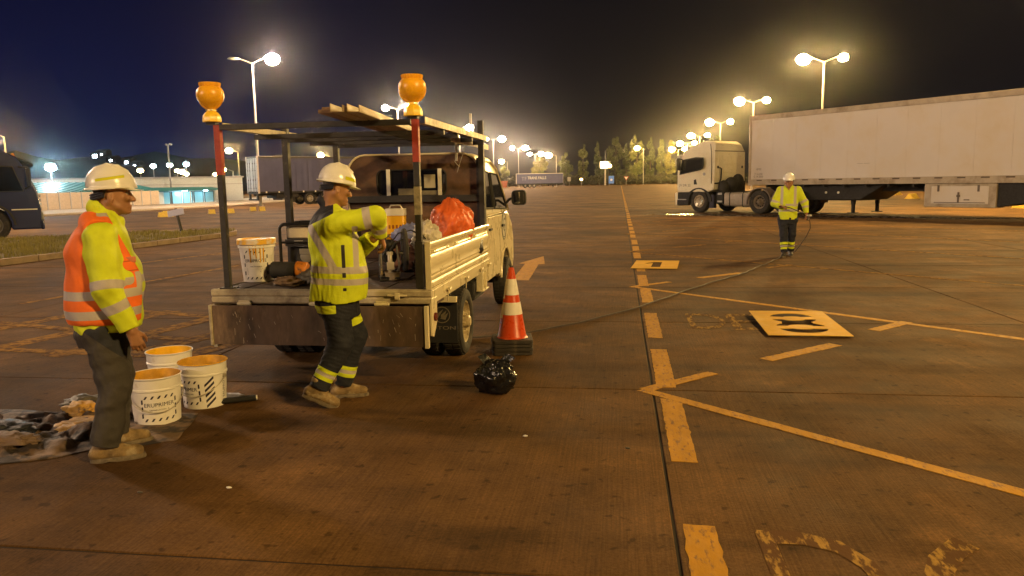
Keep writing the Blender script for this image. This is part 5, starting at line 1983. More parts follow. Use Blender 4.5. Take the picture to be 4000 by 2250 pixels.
curtain_trailer('curtain_trailer', 'far dark blue curtain trailer lettered TRANS FALLS', (-29.9, 224), (0.985, 0.17), 13.6, 4.1, (0.050, 0.062, 0.16), text='TRANS FALLS', door=(0.60, 0.55, 0.42), simple=True)

def misc_far():
    t = thing('orange_container', 'low orange skip container left of the lettered trailer', 'container', (-36.0, 229, 0), R(8))
    om = mat('container_orange', (0.45, 0.11, 0.03), 0.6, var=0.15)
    b = MB()
    b.loft([[(-2.4, -1.1, 0.15), (2.4, -1.1, 0.15), (2.4, 1.1, 0.15), (-2.4, 1.1, 0.15)], [(-2.8, -1.2, 2.0), (2.8, -1.2, 2.0), (2.8, 1.2, 2.0), (-2.8, 1.2, 2.0)]])
    bo = b.build('body', om, t, bevel=0.03)
    for k in range(6):
        b = MB()
        x = -2.2 + k * 0.88
        b.sqtube((x, -1.19, 0.2), (x * 1.12, -1.28, 1.95), 0.12)
        b.build('rib', om, bo)
    b = MB()
    b.box(-2.85, 2.85, -1.3, 1.3, 1.95, 2.06)
    b.build('rim', om, t)
    # dark blue truck cut by the left frame edge, seen from its right side
    t = thing('dark_truck', 'dark blue truck cab facing right at the left frame edge behind the grass island', 'truck', (-19.85, 24.15, 0), R(-50))
    blue = mat('navy_paint', (0.020, 0.027, 0.090), 0.25, coat=0.5)
    W = 1.24
    prof = [(-0.02, 0.42), (0.0, 1.05), (-0.06, 1.55), (-0.38, 2.45), (-0.55, 2.75), (-1.1, 3.05), (-2.1, 3.15), (-2.15, 1.05), (-1.95, 0.98), (-1.88, 0.70), (-1.80, 0.45)]
    # wheel opening handled by the arch; lower body in front of the wheel only
    prof = [(0.0, 0.36), (0.03, 1.05), (-0.03, 1.55), (-0.36, 2.45), (-0.52, 2.72), (-1.1, 3.02), (-2.2, 3.12), (-2.24, 1.15), (-1.98, 1.13), (-1.66, 1.22), (-1.28, 1.18), (-0.98, 0.98), (-0.84, 0.62), (-0.84, 0.36)]
    b = MB()
    b.loft([[(x, y, z) for y, z in prof] for x in (-W, W)])
    b.build('cab_shell', blue, t, bevel=0.06, seg=3, ang=40)
    for s in (1, -1):
        x = s * W
        wn = [(-0.42, 1.62), (-0.66, 2.40), (-1.45, 2.46), (-1.45, 1.60)]
        dp = [(-0.30, 1.22), (-0.34, 1.56), (-0.62, 2.50), (-1.52, 2.56), (-1.52, 1.26)]
        b = MB()
        b.prism([(x - s * 0.002, y, z) for y, z in dp], (s * 0.012, 0, 0))
        d = b.build('door', blue, t, bevel=0.01)
        b = MB()
        b.prism([(x + s * 0.004, y, z) for y, z in wn], (s * 0.012, 0, 0))
        b.build('pane', M_GLASS, d)
        b = MB()
        b.tube([(x + s * 0.012, y, z) for y, z in wn], 0.025, 6, closed=True)
        b.build('window_seal', M_RUBBER, d)
        b = MB()
        b.obox((x + s * 0.02, -1.35, 1.42), (0.03, 0.2, 0.05))
        b.build('handle', M_RUBBER, d, bevel=0.01)
        b = MB()
        b.box(min(x, x + s * 0.012), max(x, x + s * 0.012), -0.80, -0.08, 1.00, 1.035)
        b.build('trim_strip', M_WHITE, t)
        b = MB()
        b.obox((x + s * 0.24, -0.24, 2.05), (0.24, 0.14, 0.62))
        mr = b.build('mirror', M_RUBBER, t, bevel=0.05)
        b = MB()
        b.tube([(x, -0.5, 2.40), (x + s * 0.24, -0.24, 2.38)], 0.025, 6).tube([(x, -0.36, 1.7), (x + s * 0.24, -0.24, 1.76)], 0.025, 6)
        b.build('mirror_arm', M_RUBBER, mr)
        ar = [(-1.38 + 0.62 * math.cos(R(a)), 0.52 + 0.64 * math.sin(R(a))) for a in range(0, 181, 15)]
        ou = [(-1.38 + 0.68 * math.cos(R(a)), 0.52 + 0.71 * math.sin(R(a))) for a in range(0, 181, 15)]
        b = MB()
        lp = ar + ou[::-1]
        b.loft([[(x - s * 0.3, y, z) for y, z in lp], [(x + s * 0.03, y, z) for y, z in lp]])
        b.build('wheel_arch', M_RUBBER, t, ang=50)
        make_wheel(0.52, 0.32, 0.31, 10, t, (s * 1.05, -1.38, 0.52), side=s, dish=-0.03, rimmat=mat('dull_rim', (0.16, 0.15, 0.14), 0.5))
        b = MB()
        b.box(min(s * 0.8, s * 1.2), max(s * 0.8, s * 1.2), -4.4, -2.4, 0.4, 1.0)
        b.build('fuel_tank', M_UNDER, t, bevel=0.1)
        for yc in (-4.9, -6.2):
            make_wheel(0.52, 0.5, 0.31, 10, t, (s * 0.95, yc, 0.52), side=s, dish=0.14)
        b = MB()
        b.obox((s * 0.9, 0.05, 0.78), (0.42, 0.08, 0.24))
        b.build('headlight', mat('headlight_glass', (0.5, 0.5, 0.5), 0.1), t, bevel=0.03)
    b = MB()
    b.box(-1.2, 1.2, -0.03, 0.09, 0.34, 0.64)
    b.build('bumper', blue, t, bevel=0.05)
    for k in range(4):
        b = MB()
        b.box(-0.85, 0.85, 0.01, 0.06, 0.98 + k * 0.14, 1.07 + k * 0.14)
        b.build('grille_bar', M_HOUS, t, bevel=0.01)
    b = MB()
    b.loft([[(-1.1, -0.05, 1.60), (1.1, -0.05, 1.60), (1.0, -0.36, 2.42), (-1.0, -0.36, 2.42)], [(-1.1, -0.03, 1.60), (1.1, -0.03, 1.60), (1.0, -0.34, 2.42), (-1.0, -0.34, 2.42)]])
    b.build('windscreen', M_GLASS, t)
    b = MB()
    b.loft([[(-1.15, -0.45, 2.62), (1.15, -0.45, 2.62), (1.1, -0.5, 2.72), (-1.1, -0.5, 2.72)], [(-1.15, -0.08, 2.46), (1.15, -0.08, 2.46), (1.1, -0.10, 2.52), (-1.1, -0.10, 2.52)]])
    b.build('sun_visor', M_RUBBER, t, bevel=0.02)
    b = MB()
    for k in range(4):
        b.ell((-0.9 + 0.6 * k, -0.62, 2.82), (0.08, 0.05, 0.04), 8, 6)
    b.build('marker_lamp', mat('amber_lens', (0.6, 0.25, 0.05), 0.2), t)
    b = MB()
    for x in (-0.4, 0.4):
        b.box(x - 0.05, x + 0.05, -7.0, -0.3, 0.7, 0.95)
    b.cyl((-1, -1.38, 0.52), (1, -1.38, 0.52), 0.07, n=8).cyl((-0.9, -4.9, 0.52), (0.9, -4.9, 0.52), 0.07, n=8).cyl((-0.9, -6.2, 0.52), (0.9, -6.2, 0.52), 0.07, n=8)
    b.build('chassis', M_UNDER, t)
misc_far()
# ------------------------------------------------------------------ people
M_SKIN = mat('skin', (0.34, 0.165, 0.085), 0.55, var=0.08, vs=30)
C_LIME = (0.60, 0.70, 0.015)
C_SILV = (0.46, 0.42, 0.40)
C_ORNG = (0.85, 0.165, 0.020)
M_JACKET = mat('hi_vis_jacket', C_LIME, 0.75, var=0.10, vs=7, bump=0.25, bs=55, masks=[('band', C_SILV), ('navy', (0.014, 0.015, 0.026)), ('trim', (0.02, 0.02, 0.022))])
M_VEST = mat('hi_vis_vest', C_ORNG, 0.8, var=0.10, vs=6, bump=0.25, bs=60, masks=[('band', C_SILV), ('trim', (0.50, 0.085, 0.015))])
M_NAVY = mat('navy_trousers', (0.013, 0.015, 0.026), 0.85, var=0.2, vs=9, bump=0.4, bs=50, masks=[('lime', C_LIME), ('band', C_SILV)])
M_GREYTR = mat('grey_trousers', (0.050, 0.044, 0.040), 0.9, var=0.25, vs=5, bump=0.4, bs=50, masks=[('lime', (0.020, 0.022, 0.032))])
M_TAN = mat('tan_boot', (0.22, 0.145, 0.065), 0.8, var=0.4, vs=18, bump=0.4, dirt=(0.36, 0.29, 0.18), ds=16, dt=(0.52, 0.66), masks=[('sole', (0.10, 0.085, 0.07))])
M_DARKB = mat('dark_boot', (0.035, 0.030, 0.026), 0.6, var=0.3, vs=18, masks=[('sole', (0.10, 0.085, 0.06))])
M_HELM = mat('helmet_shell', (0.80, 0.78, 0.76), 0.22, var=0.03, vs=5, masks=[('stick', (0.60, 0.62, 0.02))], coat=0.3)
M_HAIR = mat('grey_hair', (0.10, 0.09, 0.085), 0.9, var=0.4, vs=60, bump=0.6, bs=200)
M_STRAP = mat('navy_strap', (0.010, 0.011, 0.025), 0.6)
M_EYE = mat('eye_white', (0.5, 0.45, 0.4), 0.2)

HEAD = [(-0.118, 0.045, 0, 0.022, 0.016), (-0.110, 0.045, 0, 0.040, 0.030), (-0.090, 0.035, 0, 0.060, 0.046), (-0.060, 0.022, 0, 0.074, 0.058), (-0.025, 0.008, 0, 0.085, 0.066),
        (0.015, -0.002, 0, 0.092, 0.072), (0.050, -0.006, 0, 0.098, 0.075), (0.085, -0.010, 0, 0.090, 0.069), (0.108, -0.012, 0, 0.064, 0.050), (0.118, -0.012, 0, 0.030, 0.024)]

def rot_pts(rot, org, p, sc=1.0):
    return np.array(org) + np.array(Euler(rot).to_matrix()) @ (np.array(p, float) * sc)

def add_hand(vol, wrist, d, n, t, curl=0.6, sc=1.0):
    """d: along the hand, n: out of the palm, t: towards the thumb"""
    d, n, t = [np.array(q, float) for q in (d, n, t)]
    d /= np.linalg.norm(d)
    n = n - d * (n @ d); n /= np.linalg.norm(n)
    t = t - d * (t @ d) - n * (t @ n); t /= np.linalg.norm(t)
    w = np.array(wrist, float)
    for o, l in ((0.026, 0.088), (0.009, 0.092), (-0.009, 0.088), (-0.025, 0.080)):
        vol.cap(w + t * o * 0.6 * sc + d * 0.01 * sc, w + (t * o + d * l) * sc, 0.016 * sc, 0.0125 * sc, k=0.012)
    for o, l, L in ((0.028, 0.088, 0.074), (0.009, 0.093, 0.082), (-0.010, 0.089, 0.076), (-0.027, 0.080, 0.060)):
        p = w + (t * o * 1.1 + d * l) * sc
        a = 0.25
        for i, (f, r) in enumerate(((0.42, 0.0095), (0.32, 0.0088), (0.26, 0.0080))):
            a += curl * (0.9 if i else 0.6)
            q = p + (d * math.cos(a) + n * math.sin(a)) * L * f * sc
            vol.cap(p, q, r * sc, (r - 0.0006) * sc, k=0.003)
            p = q
    p0 = w + (t * 0.024 + d * 0.022 + n * 0.004) * sc
    p1 = w + (t * 0.050 + d * 0.052 + n * 0.016) * sc
    p2 = w + (t * 0.056 + d * 0.080 + n * 0.030) * sc
    p3 = w + (t * 0.052 + d * 0.102 + n * 0.044) * sc
    vol.cap(p0, p1, 0.0155 * sc, 0.0115 * sc, k=0.012)
    vol.cap(p1, p2, 0.0110 * sc, 0.0098 * sc, k=0.004)
    vol.cap(p2, p3, 0.0098 * sc, 0.0082 * sc, k=0.004)

def seg_t(P, a, b):
    a, b = np.array(a, float), np.array(b, float)
    ba = b - a
    t = ((P - a) @ ba) / (ba @ ba)
    d = np.linalg.norm(P - a - np.clip(t, 0, 1)[:, None] * ba, axis=1)
    return t * np.linalg.norm(ba), d

def person(sp):
    """sp is given in the frame x: across the view, y: away, z: up, at sp['at'], turned by sp['rz']"""
    h = sp.get('vox', 0.0065)
    hd, hrot = sp['head'], sp['hrot']
    hs = sp.get('hscale', 1.0)
    arms, legs = sp['arms'], sp['legs']
    lo, hi = (-0.55, -0.5, -0.03), (0.62, 0.5, 1.90)
    # ---- body: one continuous figure
    v = Vol(lo, hi, h * 0.9)
    v.stack([(z, cx, cyy, rx, ry) for z, cx, cyy, rx, ry in sp['torso']], k=0.03, off=-0.022)
    v.stack(HEAD, k=0.012, n=2.0, org=hd, rot=hrot, scale=hs)
    H = lambda x, y, z: rot_pts(hrot, hd, (x, y, z), hs)
    v.cap(H(0.088, 0, 0.018), H(0.116, 0, -0.030), 0.009 * hs, 0.0135 * hs, k=0.012)          # nose
    for s in (-1, 1):
        v.ell(H(0.104, s * 0.013, -0.034), (0.011, 0.009, 0.008), rot=hrot, k=0.006)      # nostril wings
        v.ell(H(0.082, s * 0.045, -0.020), (0.020, 0.022, 0.018), rot=hrot, k=0.02)       # cheeks
        v.cap(H(0.089, s * 0.012, 0.030), H(0.074, s * 0.052, 0.028), 0.010, 0.008, k=0.010)   # brow
        v.ell(H(0.096, s * 0.033, 0.008), (0.014, 0.016, 0.010), rot=hrot, k=0.010, mode='cut')
        e = H(-0.012, s * 0.074, -0.008)
        v.ell(e, (0.020, 0.011, 0.034), rot=(hrot[0] + s * 0.25, hrot[1] - 0.2, hrot[2]), k=0.006)
        v.ell(H(-0.008, s * 0.086, -0.004), (0.010, 0.007, 0.019), rot=hrot, k=0.004, mode='cut')
        v.cap(H(0.03, s * 0.050, -0.075), H(-0.02, s * 0.060, -0.045), 0.014, k=0.02)       # jaw
    v.cap(H(0.086, -0.022, -0.070), H(0.086, 0.022, -0.070), 0.0085, k=0.006)
    v.cap(H(0.098, -0.014, -0.066), H(0.098, 0.014, -0.066), 0.0055, k=0.005)
    v.cap(H(0.096, -0.013, -0.078), H(0.096, 0.013, -0.078), 0.0065, k=0.005)
    v.ell(H(0.078, 0, -0.100), (0.020, 0.022, 0.016), rot=hrot, k=0.015)
    nb = np.array(sp['neck'], float)
    v.cap(nb, H(-0.025, 0, -0.045), 0.062, 0.056, k=0.03)
    for a in arms:
        v.cap(a['sh'], a['el'], 0.056, 0.044, k=0.03)
        v.cap(a['el'], a['wr'], 0.044, 0.029, k=0.02)
        add_hand(v, a['wr'], a['hd'], a['hn'], a['ht'], a.get('curl', 0.5), a.get('hsc', 1.0))
    for l in legs:
        v.cap(l['hip'], l['kn'], 0.085, 0.060, k=0.04)
        v.cap(l['kn'], l['an'], 0.060, 0.040, k=0.03)
        fd = np.array(l['toe'], float)
        fd = fd / np.linalg.norm(fd) * math.cos(l.get('pitch', 0.0)) - np.array([0, 0, math.sin(l.get('pitch', 0.0))])
        v.cap(l['an'], np.array(l['an']) + fd * 0.11 - np.array([0, 0, 0.040]), 0.030, 0.018, k=0.02)
    body = vol_obj(v, 'person', M_SKIN)
    body.location = (*sp['at'], 0)
    body.rotation_euler = (0, 0, sp['rz'])
    tag(body, sp['label'], 'person', 'road workers in white helmets')
    for s in (-1, 1):
        b = MB()
        b.ell(tuple(H(0.078, s * 0.032, 0.009)), (0.0125,) * 3, 12, 8)
        ey = b.build('eye', M_EYE, body)
        b = MB()
        b.ell(tuple(H(0.0875, s * 0.032, 0.009)), (0.0042, 0.0055, 0.0055), 10, 6)
        b.build('iris', mat('iris', (0.02, 0.012, 0.008), 0.2), ey)
    # ---- hair at the back and sides under the helmet
    v = Vol(np.array(hd) - 0.2, np.array(hd) + 0.2, h)
    v.stack(HEAD, n=2.0, off=0.005, org=hd, rot=hrot, scale=hs)
    v.plane(H(-0.006, 0, 0), rot_pts(hrot, (0, 0, 0), (1, 0, -0.35)))
    for s in (-1, 1):
        v.ell(H(-0.012, s * 0.078, -0.010), (0.030, 0.03, 0.044), rot=hrot, k=0.004, mode='cut')
    v.plane(H(0, 0, -0.052), rot_pts(hrot, (0, 0, 0), (0.25, 0, -1)))
    vol_obj(v, 'hair', M_HAIR, body)
    # ---- hard hat
    v = Vol(np.array(hd) + np.array([-0.26, -0.26, -0.2]), np.array(hd) + np.array([0.26, 0.26, 0.3]), 0.005)
    up = rot_pts(hrot, (0, 0, 0), (0, 0, 1))
    dome = [(0.044, 0.0, 0, 0.137, 0.113), (0.066, -0.001, 0, 0.136, 0.112), (0.095, -0.003, 0, 0.129, 0.106), (0.130, -0.006, 0, 0.110, 0.091), (0.157, -0.008, 0, 0.081, 0.067), (0.176, -0.009, 0, 0.045, 0.038), (0.181, -0.009, 0, 0.016, 0.014)]
    v.stack(dome, n=2.0, org=hd, rot=hrot, scale=hs, k=0.0)
    for yy in (-0.028, 0.0, 0.028):                 # ridges over the crown
        pts = [(0.090, yy, 0.140), (0.040, yy, 0.171), (-0.02, yy, 0.179), (-0.078, yy, 0.156)]
        for p, q in zip(pts[:-1], pts[1:]):
            v.cap(H(*p), H(*q), 0.0075 * hs, k=0.010)
    # peak and the narrow rim round the shell
    v.stack([(0.040, 0.076, 0, 0.120, 0.088), (0.051, 0.070, 0, 0.117, 0.088)], n=2.2, org=hd, rot=(hrot[0], hrot[1] + 0.13, hrot[2]), scale=hs, k=0.012)
    v.stack([(0.034, -0.004, 0, 0.146, 0.121), (0.048, -0.004, 0, 0.143, 0.118)], n=2.0, org=hd, rot=(hrot[0], hrot[1] - 0.08, hrot[2]), scale=hs, k=0.010)
    v.plane(H(0, 0, 0.026), rot_pts(hrot, (0, 0, 0), (0.0, 0, -1)))
    M3 = np.array(Euler(hrot).to_matrix())
    def stick(P):
        q = (P - np.array(hd)) @ M3 / hs
        a = np.minimum(0.0085 - np.abs(q[:, 2] - (0.098 + 0.16 * (q[:, 0] - 0.0))), np.minimum(q[:, 0] + 0.085, 0.070 - q[:, 0]))
        return np.where(np.abs(q[:, 1]) > 0.05, a, -0.02)
    def stick2(P):
        q = (P - np.array(hd)) @ M3 / hs
        a = np.minimum(0.013 - np.abs(q[:, 2] - 0.080), np.minimum(q[:, 0] - 0.02, 0.125 - q[:, 0]))
        return np.where(np.abs(q[:, 1]) > 0.03, a, -0.02)
    def nost(P):
        return np.full(len(P), -0.02)
    vol_obj(v, 'hard_hat', M_HELM, body, {'stick': {0: nost, 1: stick, 2: stick2}[sp.get('sticker', 0)]})
    # suspension band showing below the rim at the back
    b = MB()
    pts = [tuple(H(-0.004 + 0.108 * math.cos(R(a)), 0.084 * math.sin(R(a)), 0.030 - 0.034 * max(0, -math.cos(R(a))))) for a in range(112, 249, 17)]
    for z in (0.0, -0.013, -0.026):
        b.tube([tuple(np.array(p) + up * z) for p in pts], 0.0085, 6)
    b.build('suspension_band', M_STRAP, body)
    # ---- jacket
    v = Vol(lo, hi, h)
    v.stack(sp['torso'], k=0.02)
    for a in arms:
        r = a.get('r', (0.090, 0.080, 0.058))
        v.cap(a['sh'], a['el'], r[0], r[1], k=0.045)
        e = np.array(a['wr'], float) - np.array(a['el'], float)
        e /= np.linalg.norm(e)
        v.cap(a['el'], np.array(a['wr']), r[1], r[2], k=0.02)
    v.wrinkle(sp.get('wr', 0.0075), 11, seed=sp['seed'], zs=0.7)
    for a in arms:
        e = np.array(a['wr'], float) - np.array(a['el'], float)
        e /= np.linalg.norm(e)
        v.plane(np.array(a['wr']) - e * 0.015, e, 0.085)
    zt = sp['torso'][0][0] if sp['torso'][0][0] < sp['torso'][-1][0] else sp['torso'][-1][0]
    # collar
    for (p, q, r0, r1) in sp['collar']:
        v.cap(p, q, r0, r1, k=0.012)
    for (p, q, r0, r1) in sp.get('collar_cut', ()):
        v.cap(p, q, r0, r1, k=0.004, mode='cut')
    def jband(P):
        m = np.full(len(P), -0.02)
        da = np.full(len(P), 9.0)
        for a in arms:
            for (p, q, bands) in ((a['sh'], a['el'], a.get('ub', ())), (a['el'], a['wr'], a.get('fb', ()))):
                t, d = seg_t(P, p, q)
                near = d < 0.125
                for c, w in bands:
                    m = np.where(near, np.maximum(m, w / 2 - np.abs(t - c)), m)
                da = np.minimum(da, d)
        tor = da > 0.11
        for z, w, sl in sp.get('tb', ()):
            m = np.where(tor, np.maximum(m, w / 2 - np.abs(P[:, 2] - z - sl * P[:, 0])), m)
        for fn in sp.get('jx', ()):
            m = np.maximum(m, fn(P))
        return m
    none = lambda P: np.full(len(P), -0.02)
    vol_obj(v, 'jacket', M_JACKET, body, {'band': jband, 'navy': sp.get('navy', none), 'trim': sp.get('jtrim', none)})
    # ---- vest
    if sp.get('vest'):
        v = Vol(lo, hi, h)
        v.stack([(max(z, 0.835), cx - 0.008, cyy, rx + 0.012, ry + 0.014) if z > 0.8 else (0.835, cx - 0.008, cyy, rx + 0.014, ry + 0.014) for z, cx, cyy, rx, ry in sp['torso'] if z < 1.46], k=0.0)
        v.wrinkle(0.004, 9, seed=5, zs=0.6)
        for a in arms:
            s = np.array(a['sh'], float)
            e = np.array(a['el'], float)
            sg = np.sign(s[1])
            v.cap((-0.075, sg * 0.075, 1.435), (-0.060, sg * 0.150, 1.395), 0.060, 0.062, k=0.02)
            v.cap((0.0, sg * 0.075, 1.425), (0.0, sg * 0.150, 1.390), 0.060, 0.058, k=0.02)
        for a in arms:
            s = np.array(a['sh'], float)
            e = np.array(a['el'], float)
            sg = np.sign(s[1])
            v.cap(s + np.array([0.022, sg * 0.050, 0.03]), e + np.array([0.01, sg * 0.03, 0]), 0.100, 0.092, k=0.008, mode='cut')
        v.plane((0.166, 0, 1.0), (1, 0, -0.10))
        v.plane((0.176, 0, 1.10), (1, 0, 0.42))
        v.cap((0.30, 0, 0.70), (0.27, 0.0, 1.22), 0.128, 0.116, k=0.004, mode='cut')
        v.cap((0.27, 0.0, 1.22), (0.12, 0, 1.47), 0.116, 0.092, k=0.01, mode='cut')
        v.cap((0.020, 0, 1.43), (0.03, 0, 1.62), 0.066, 0.085, k=0.01, mode='cut')
        def vb(P):
            m = np.full(len(P), -0.02)
            for z, w, sl in sp['vb']:
                m = np.maximum(m, w / 2 - np.abs(P[:, 2] - z - sl * P[:, 0]))
            st = np.minimum(0.030 - np.abs(np.abs(P[:, 1]) - 0.125 + 0.10 * (P[:, 2] - 1.2)), P[:, 0] + 0.04)
            st = np.minimum(st, np.maximum(np.minimum(P[:, 2] - 1.03, 1.135 - P[:, 2]), P[:, 2] - 1.285))
            return np.maximum(m, st)
        def vt(P):
            z, x = P[:, 2], P[:, 0]
            pk = np.minimum(np.minimum(0.0035 - np.abs(z - 1.20), x - 0.04), 0.16 - x)
            pk2 = np.minimum(np.minimum(0.0035 - np.abs(z - 1.145), x - 0.04), 0.16 - x)
            return np.maximum(pk, pk2)
        vol_obj(v, 'vest', M_VEST, body, {'band': vb, 'trim': vt})
        # chest pocket with flap
        b = MB()
        b.obox((0.098, -0.150, 1.165), (0.10, 0.018, 0.10), (0, 0.06, 0.62))
        b.obox((0.100, -0.158, 1.208), (0.106, 0.022, 0.035), (0, 0.06, 0.62))
        b.build('pocket', M_VEST, body, bevel=0.006)
    # ---- trousers
    v = Vol(lo, hi, h)
    v.stack(sp['hips'], k=0.02)
    for l in legs:
        r = l.get('r', (0.105, 0.090, 0.072))
        v.cap(l['hip'], l['kn'], r[0], r[1], k=0.03)
        v.cap(l['kn'], np.array(l['an']) - np.array([0, 0, 0.03]), r[1], r[2], k=0.025)
    v.wrinkle(0.0080, 9, seed=sp['seed'] + 3, zs=1.8)
    for l in legs:
        an = np.array(l['an'], float)
        e = an - np.array(l['kn'], float)
        e /= np.linalg.norm(e)
        v.plane(an - e * 0.005, e, 0.14)
    def lime(P):
        m = np.full(len(P), -0.02)
        for l in legs:
            for (p, q, bands) in ((l['hip'], l['kn'], l.get('tb', ())), (l['kn'], l['an'], l.get('sb', ()))):
                t, d = seg_t(P, p, q)
                for c, w in bands:
                    m = np.where(d < 0.13, np.maximum(m, w / 2 - np.abs(t - c)), m)
        for fn in sp.get('tx', ()):
            m = np.maximum(m, fn(P))
        return m
    def tband(P):
        m = np.full(len(P), -0.02)
        for l in legs:
            t, d = seg_t(P, l['kn'], l['an'])
            for c, w in l.get('sv', ()):
                m = np.where(d < 0.13, np.maximum(m, w / 2 - np.abs(t - c)), m)
        return m
    vol_obj(v, 'trousers', sp['trmat'], body, {'lime': lime, 'band': tband})
    # ---- boots
    for l in legs:
        an = np.array(l['an'], float)
        fd = np.array(l['toe'], float)
        fd[2] = 0
        fd /= np.linalg.norm(fd)
        up_ = np.array([0, 0, 1.0])
        pit = l.get('pitch', 0.0)
        f3 = fd * math.cos(pit) - up_ * math.sin(pit)
        u3 = fd * math.sin(pit) + up_ * math.cos(pit)
        bt = sp.get('boot', 1.0)
        g = an - u3 * (an[2] if pit == 0 else 0.095)
        v = Vol(an - 0.32, an + 0.32, 0.0055)
        P = lambda f, u, o=0.0: tuple(g + f3 * f * bt + u3 * u + np.cross(u3, f3) * o)
        v.cap(P(-0.042, 0.055), P(0.000, 0.135), 0.037, 0.045, k=0.02)
        v.cap(P(-0.050, 0.050), P(0.050, 0.052), 0.035, 0.037, k=0.02)
        v.cap(P(0.020, 0.095), P(0.110, 0.054), 0.038, 0.034, k=0.025)
        v.cap(P(0.060, 0.048), P(0.160, 0.040), 0.038, 0.033, k=0.02)
        v.cap(P(0.135, 0.050), P(0.162, 0.048), 0.034, 0.031, k=0.015)
        for q in (0.045, 0.066, 0.087):
            v.cap(P(q, 0.118 - (q - 0.045) * 0.62, -0.022), P(q, 0.118 - (q - 0.045) * 0.62, 0.022), 0.0052, k=0.004)
        v.cap(P(-0.02, 0.150), P(-0.01, 0.156), 0.047, 0.047, k=0.012)
        v.wrinkle(0.0022, 18, seed=2)
        v.plane(g + u3 * 0.022, -u3)
        v.plane(np.array(P(0, 0.170)), u3)
        sole = lambda Q: np.full(len(Q), -0.02)
        bo = vol_obj(v, 'boot', sp['bootmat'], body, {'sole': sole})
        rim = []
        sd = np.cross(u3, f3)
        for i in range(28):
            q = 2 * math.pi * i / 28
            c, s = math.cos(q), math.sin(q)
            f = 0.062 + 0.142 * abs(c) ** 0.8 * (1 if c > 0 else -1)
            w = (0.047 if f > 0.05 else 0.039 + 0.008 * max(0, (f + 0.08) / 0.13)) * (abs(s) ** 0.75) * (1 if s > 0 else -1)
            rim.append((f * bt, w))
        b = MB()
        lo_, mid_, up_l = [], [], []
        for f, w in rim:
            arch = 0.007 if 0.0 < f < 0.055 else 0.0
            lo_.append(tuple(g + f3 * f + sd * w * 0.96 + u3 * (0.001 + arch)))
            mid_.append(tuple(g + f3 * f * 1.005 + sd * w * 1.03 + u3 * 0.014))
            up_l.append(tuple(g + f3 * f * 0.985 + sd * w * 0.98 + u3 * 0.028))
        b.loft([lo_, mid_, up_l])
        b.build('sole', mat('boot_sole', (0.16, 0.125, 0.085), 0.85, var=0.4, vs=25), bo)
    return body

def A(v):
    return tuple(v)

def worker_left():
    t = [(0.790, -0.030, 0, 0.185, 0.195), (0.86, -0.030, 0, 0.195, 0.205), (0.95, -0.026, 0, 0.206, 0.212), (1.05, -0.012, 0, 0.208, 0.215), (1.15, -0.014, 0, 0.193, 0.215), (1.27, -0.034, 0, 0.170, 0.213), (1.36, -0.024, 0, 0.138, 0.200), (1.42, -0.010, 0, 0.104, 0.165), (1.465, 0.004, 0, 0.078, 0.105), (1.49, 0.012, 0, 0.066, 0.075)]
    person(dict(at=(-3.05, 4.22), rz=math.atan2(0.58577, 0.81048), seed=1, vox=0.0062, torso=t, sticker=1,
        label='worker in orange vest and grey trousers standing side on beside the paint pails',
        head=(0.052, 0, 1.588), hrot=(0, 0.02, 0.0), neck=(0.005, 0, 1.42),
        arms=[dict(sh=(-0.035, -0.195, 1.345), el=(-0.022, -0.262, 1.065), wr=(0.088, -0.262, 0.800), hd=(0.30, 0.06, -0.95), hn=(-0.1, 1, 0.1), ht=(1, 0.1, 0.3), curl=0.42, r=(0.090, 0.080, 0.054), ub=((0.282, 0.052),), fb=((0.125, 0.055),)),
              dict(sh=(-0.035, 0.195, 1.345), el=(-0.030, 0.262, 1.065), wr=(0.050, 0.235, 0.815), hd=(0.30, -0.06, -0.95), hn=(-0.1, -1, 0.1), ht=(1, -0.1, 0.3), curl=0.5, r=(0.092, 0.086, 0.058), ub=((0.282, 0.052),), fb=((0.125, 0.055),))],
        tb=((1.085, 0.045, 0.0), (0.98, 0.045, 0.0)),
        collar=[((-0.030, 0, 1.515), (0.020, 0, 1.455), 0.062, 0.070), ((0.020, 0, 1.455), (0.050, 0, 1.425), 0.070, 0.060)],
        collar_cut=[((0.018, 0, 1.51), (0.025, 0, 1.63), 0.052, 0.085), ((0.06, 0, 1.49), (0.10, 0, 1.54), 0.05, 0.075)],
        vest=True, vb=((1.015, 0.052, 0.02), (0.900, 0.052, 0.02)),
        hips=[(0.68, -0.055, 0, 0.145, 0.175), (0.76, -0.062, 0, 0.155, 0.185), (0.86, -0.045, 0, 0.160, 0.185), (0.95, -0.03, 0, 0.165, 0.18)],
        legs=[dict(hip=(-0.060, -0.090, 0.80), kn=(-0.022, -0.115, 0.46), an=(-0.105, -0.130, 0.095), toe=(1, -0.12, 0), r=(0.112, 0.094, 0.077)),
              dict(hip=(-0.050, 0.090, 0.80), kn=(0.000, 0.125, 0.46), an=(-0.050, 0.145, 0.095), toe=(1, 0.10, 0), r=(0.112, 0.094, 0.077))],
        trmat=M_GREYTR, bootmat=M_TAN, boot=1.08,
        tx=[lambda P: np.minimum(0.012, P[:, 2] - 0.66 + 0.9 * np.clip(P[:, 0], -0.2, 0.03))]))

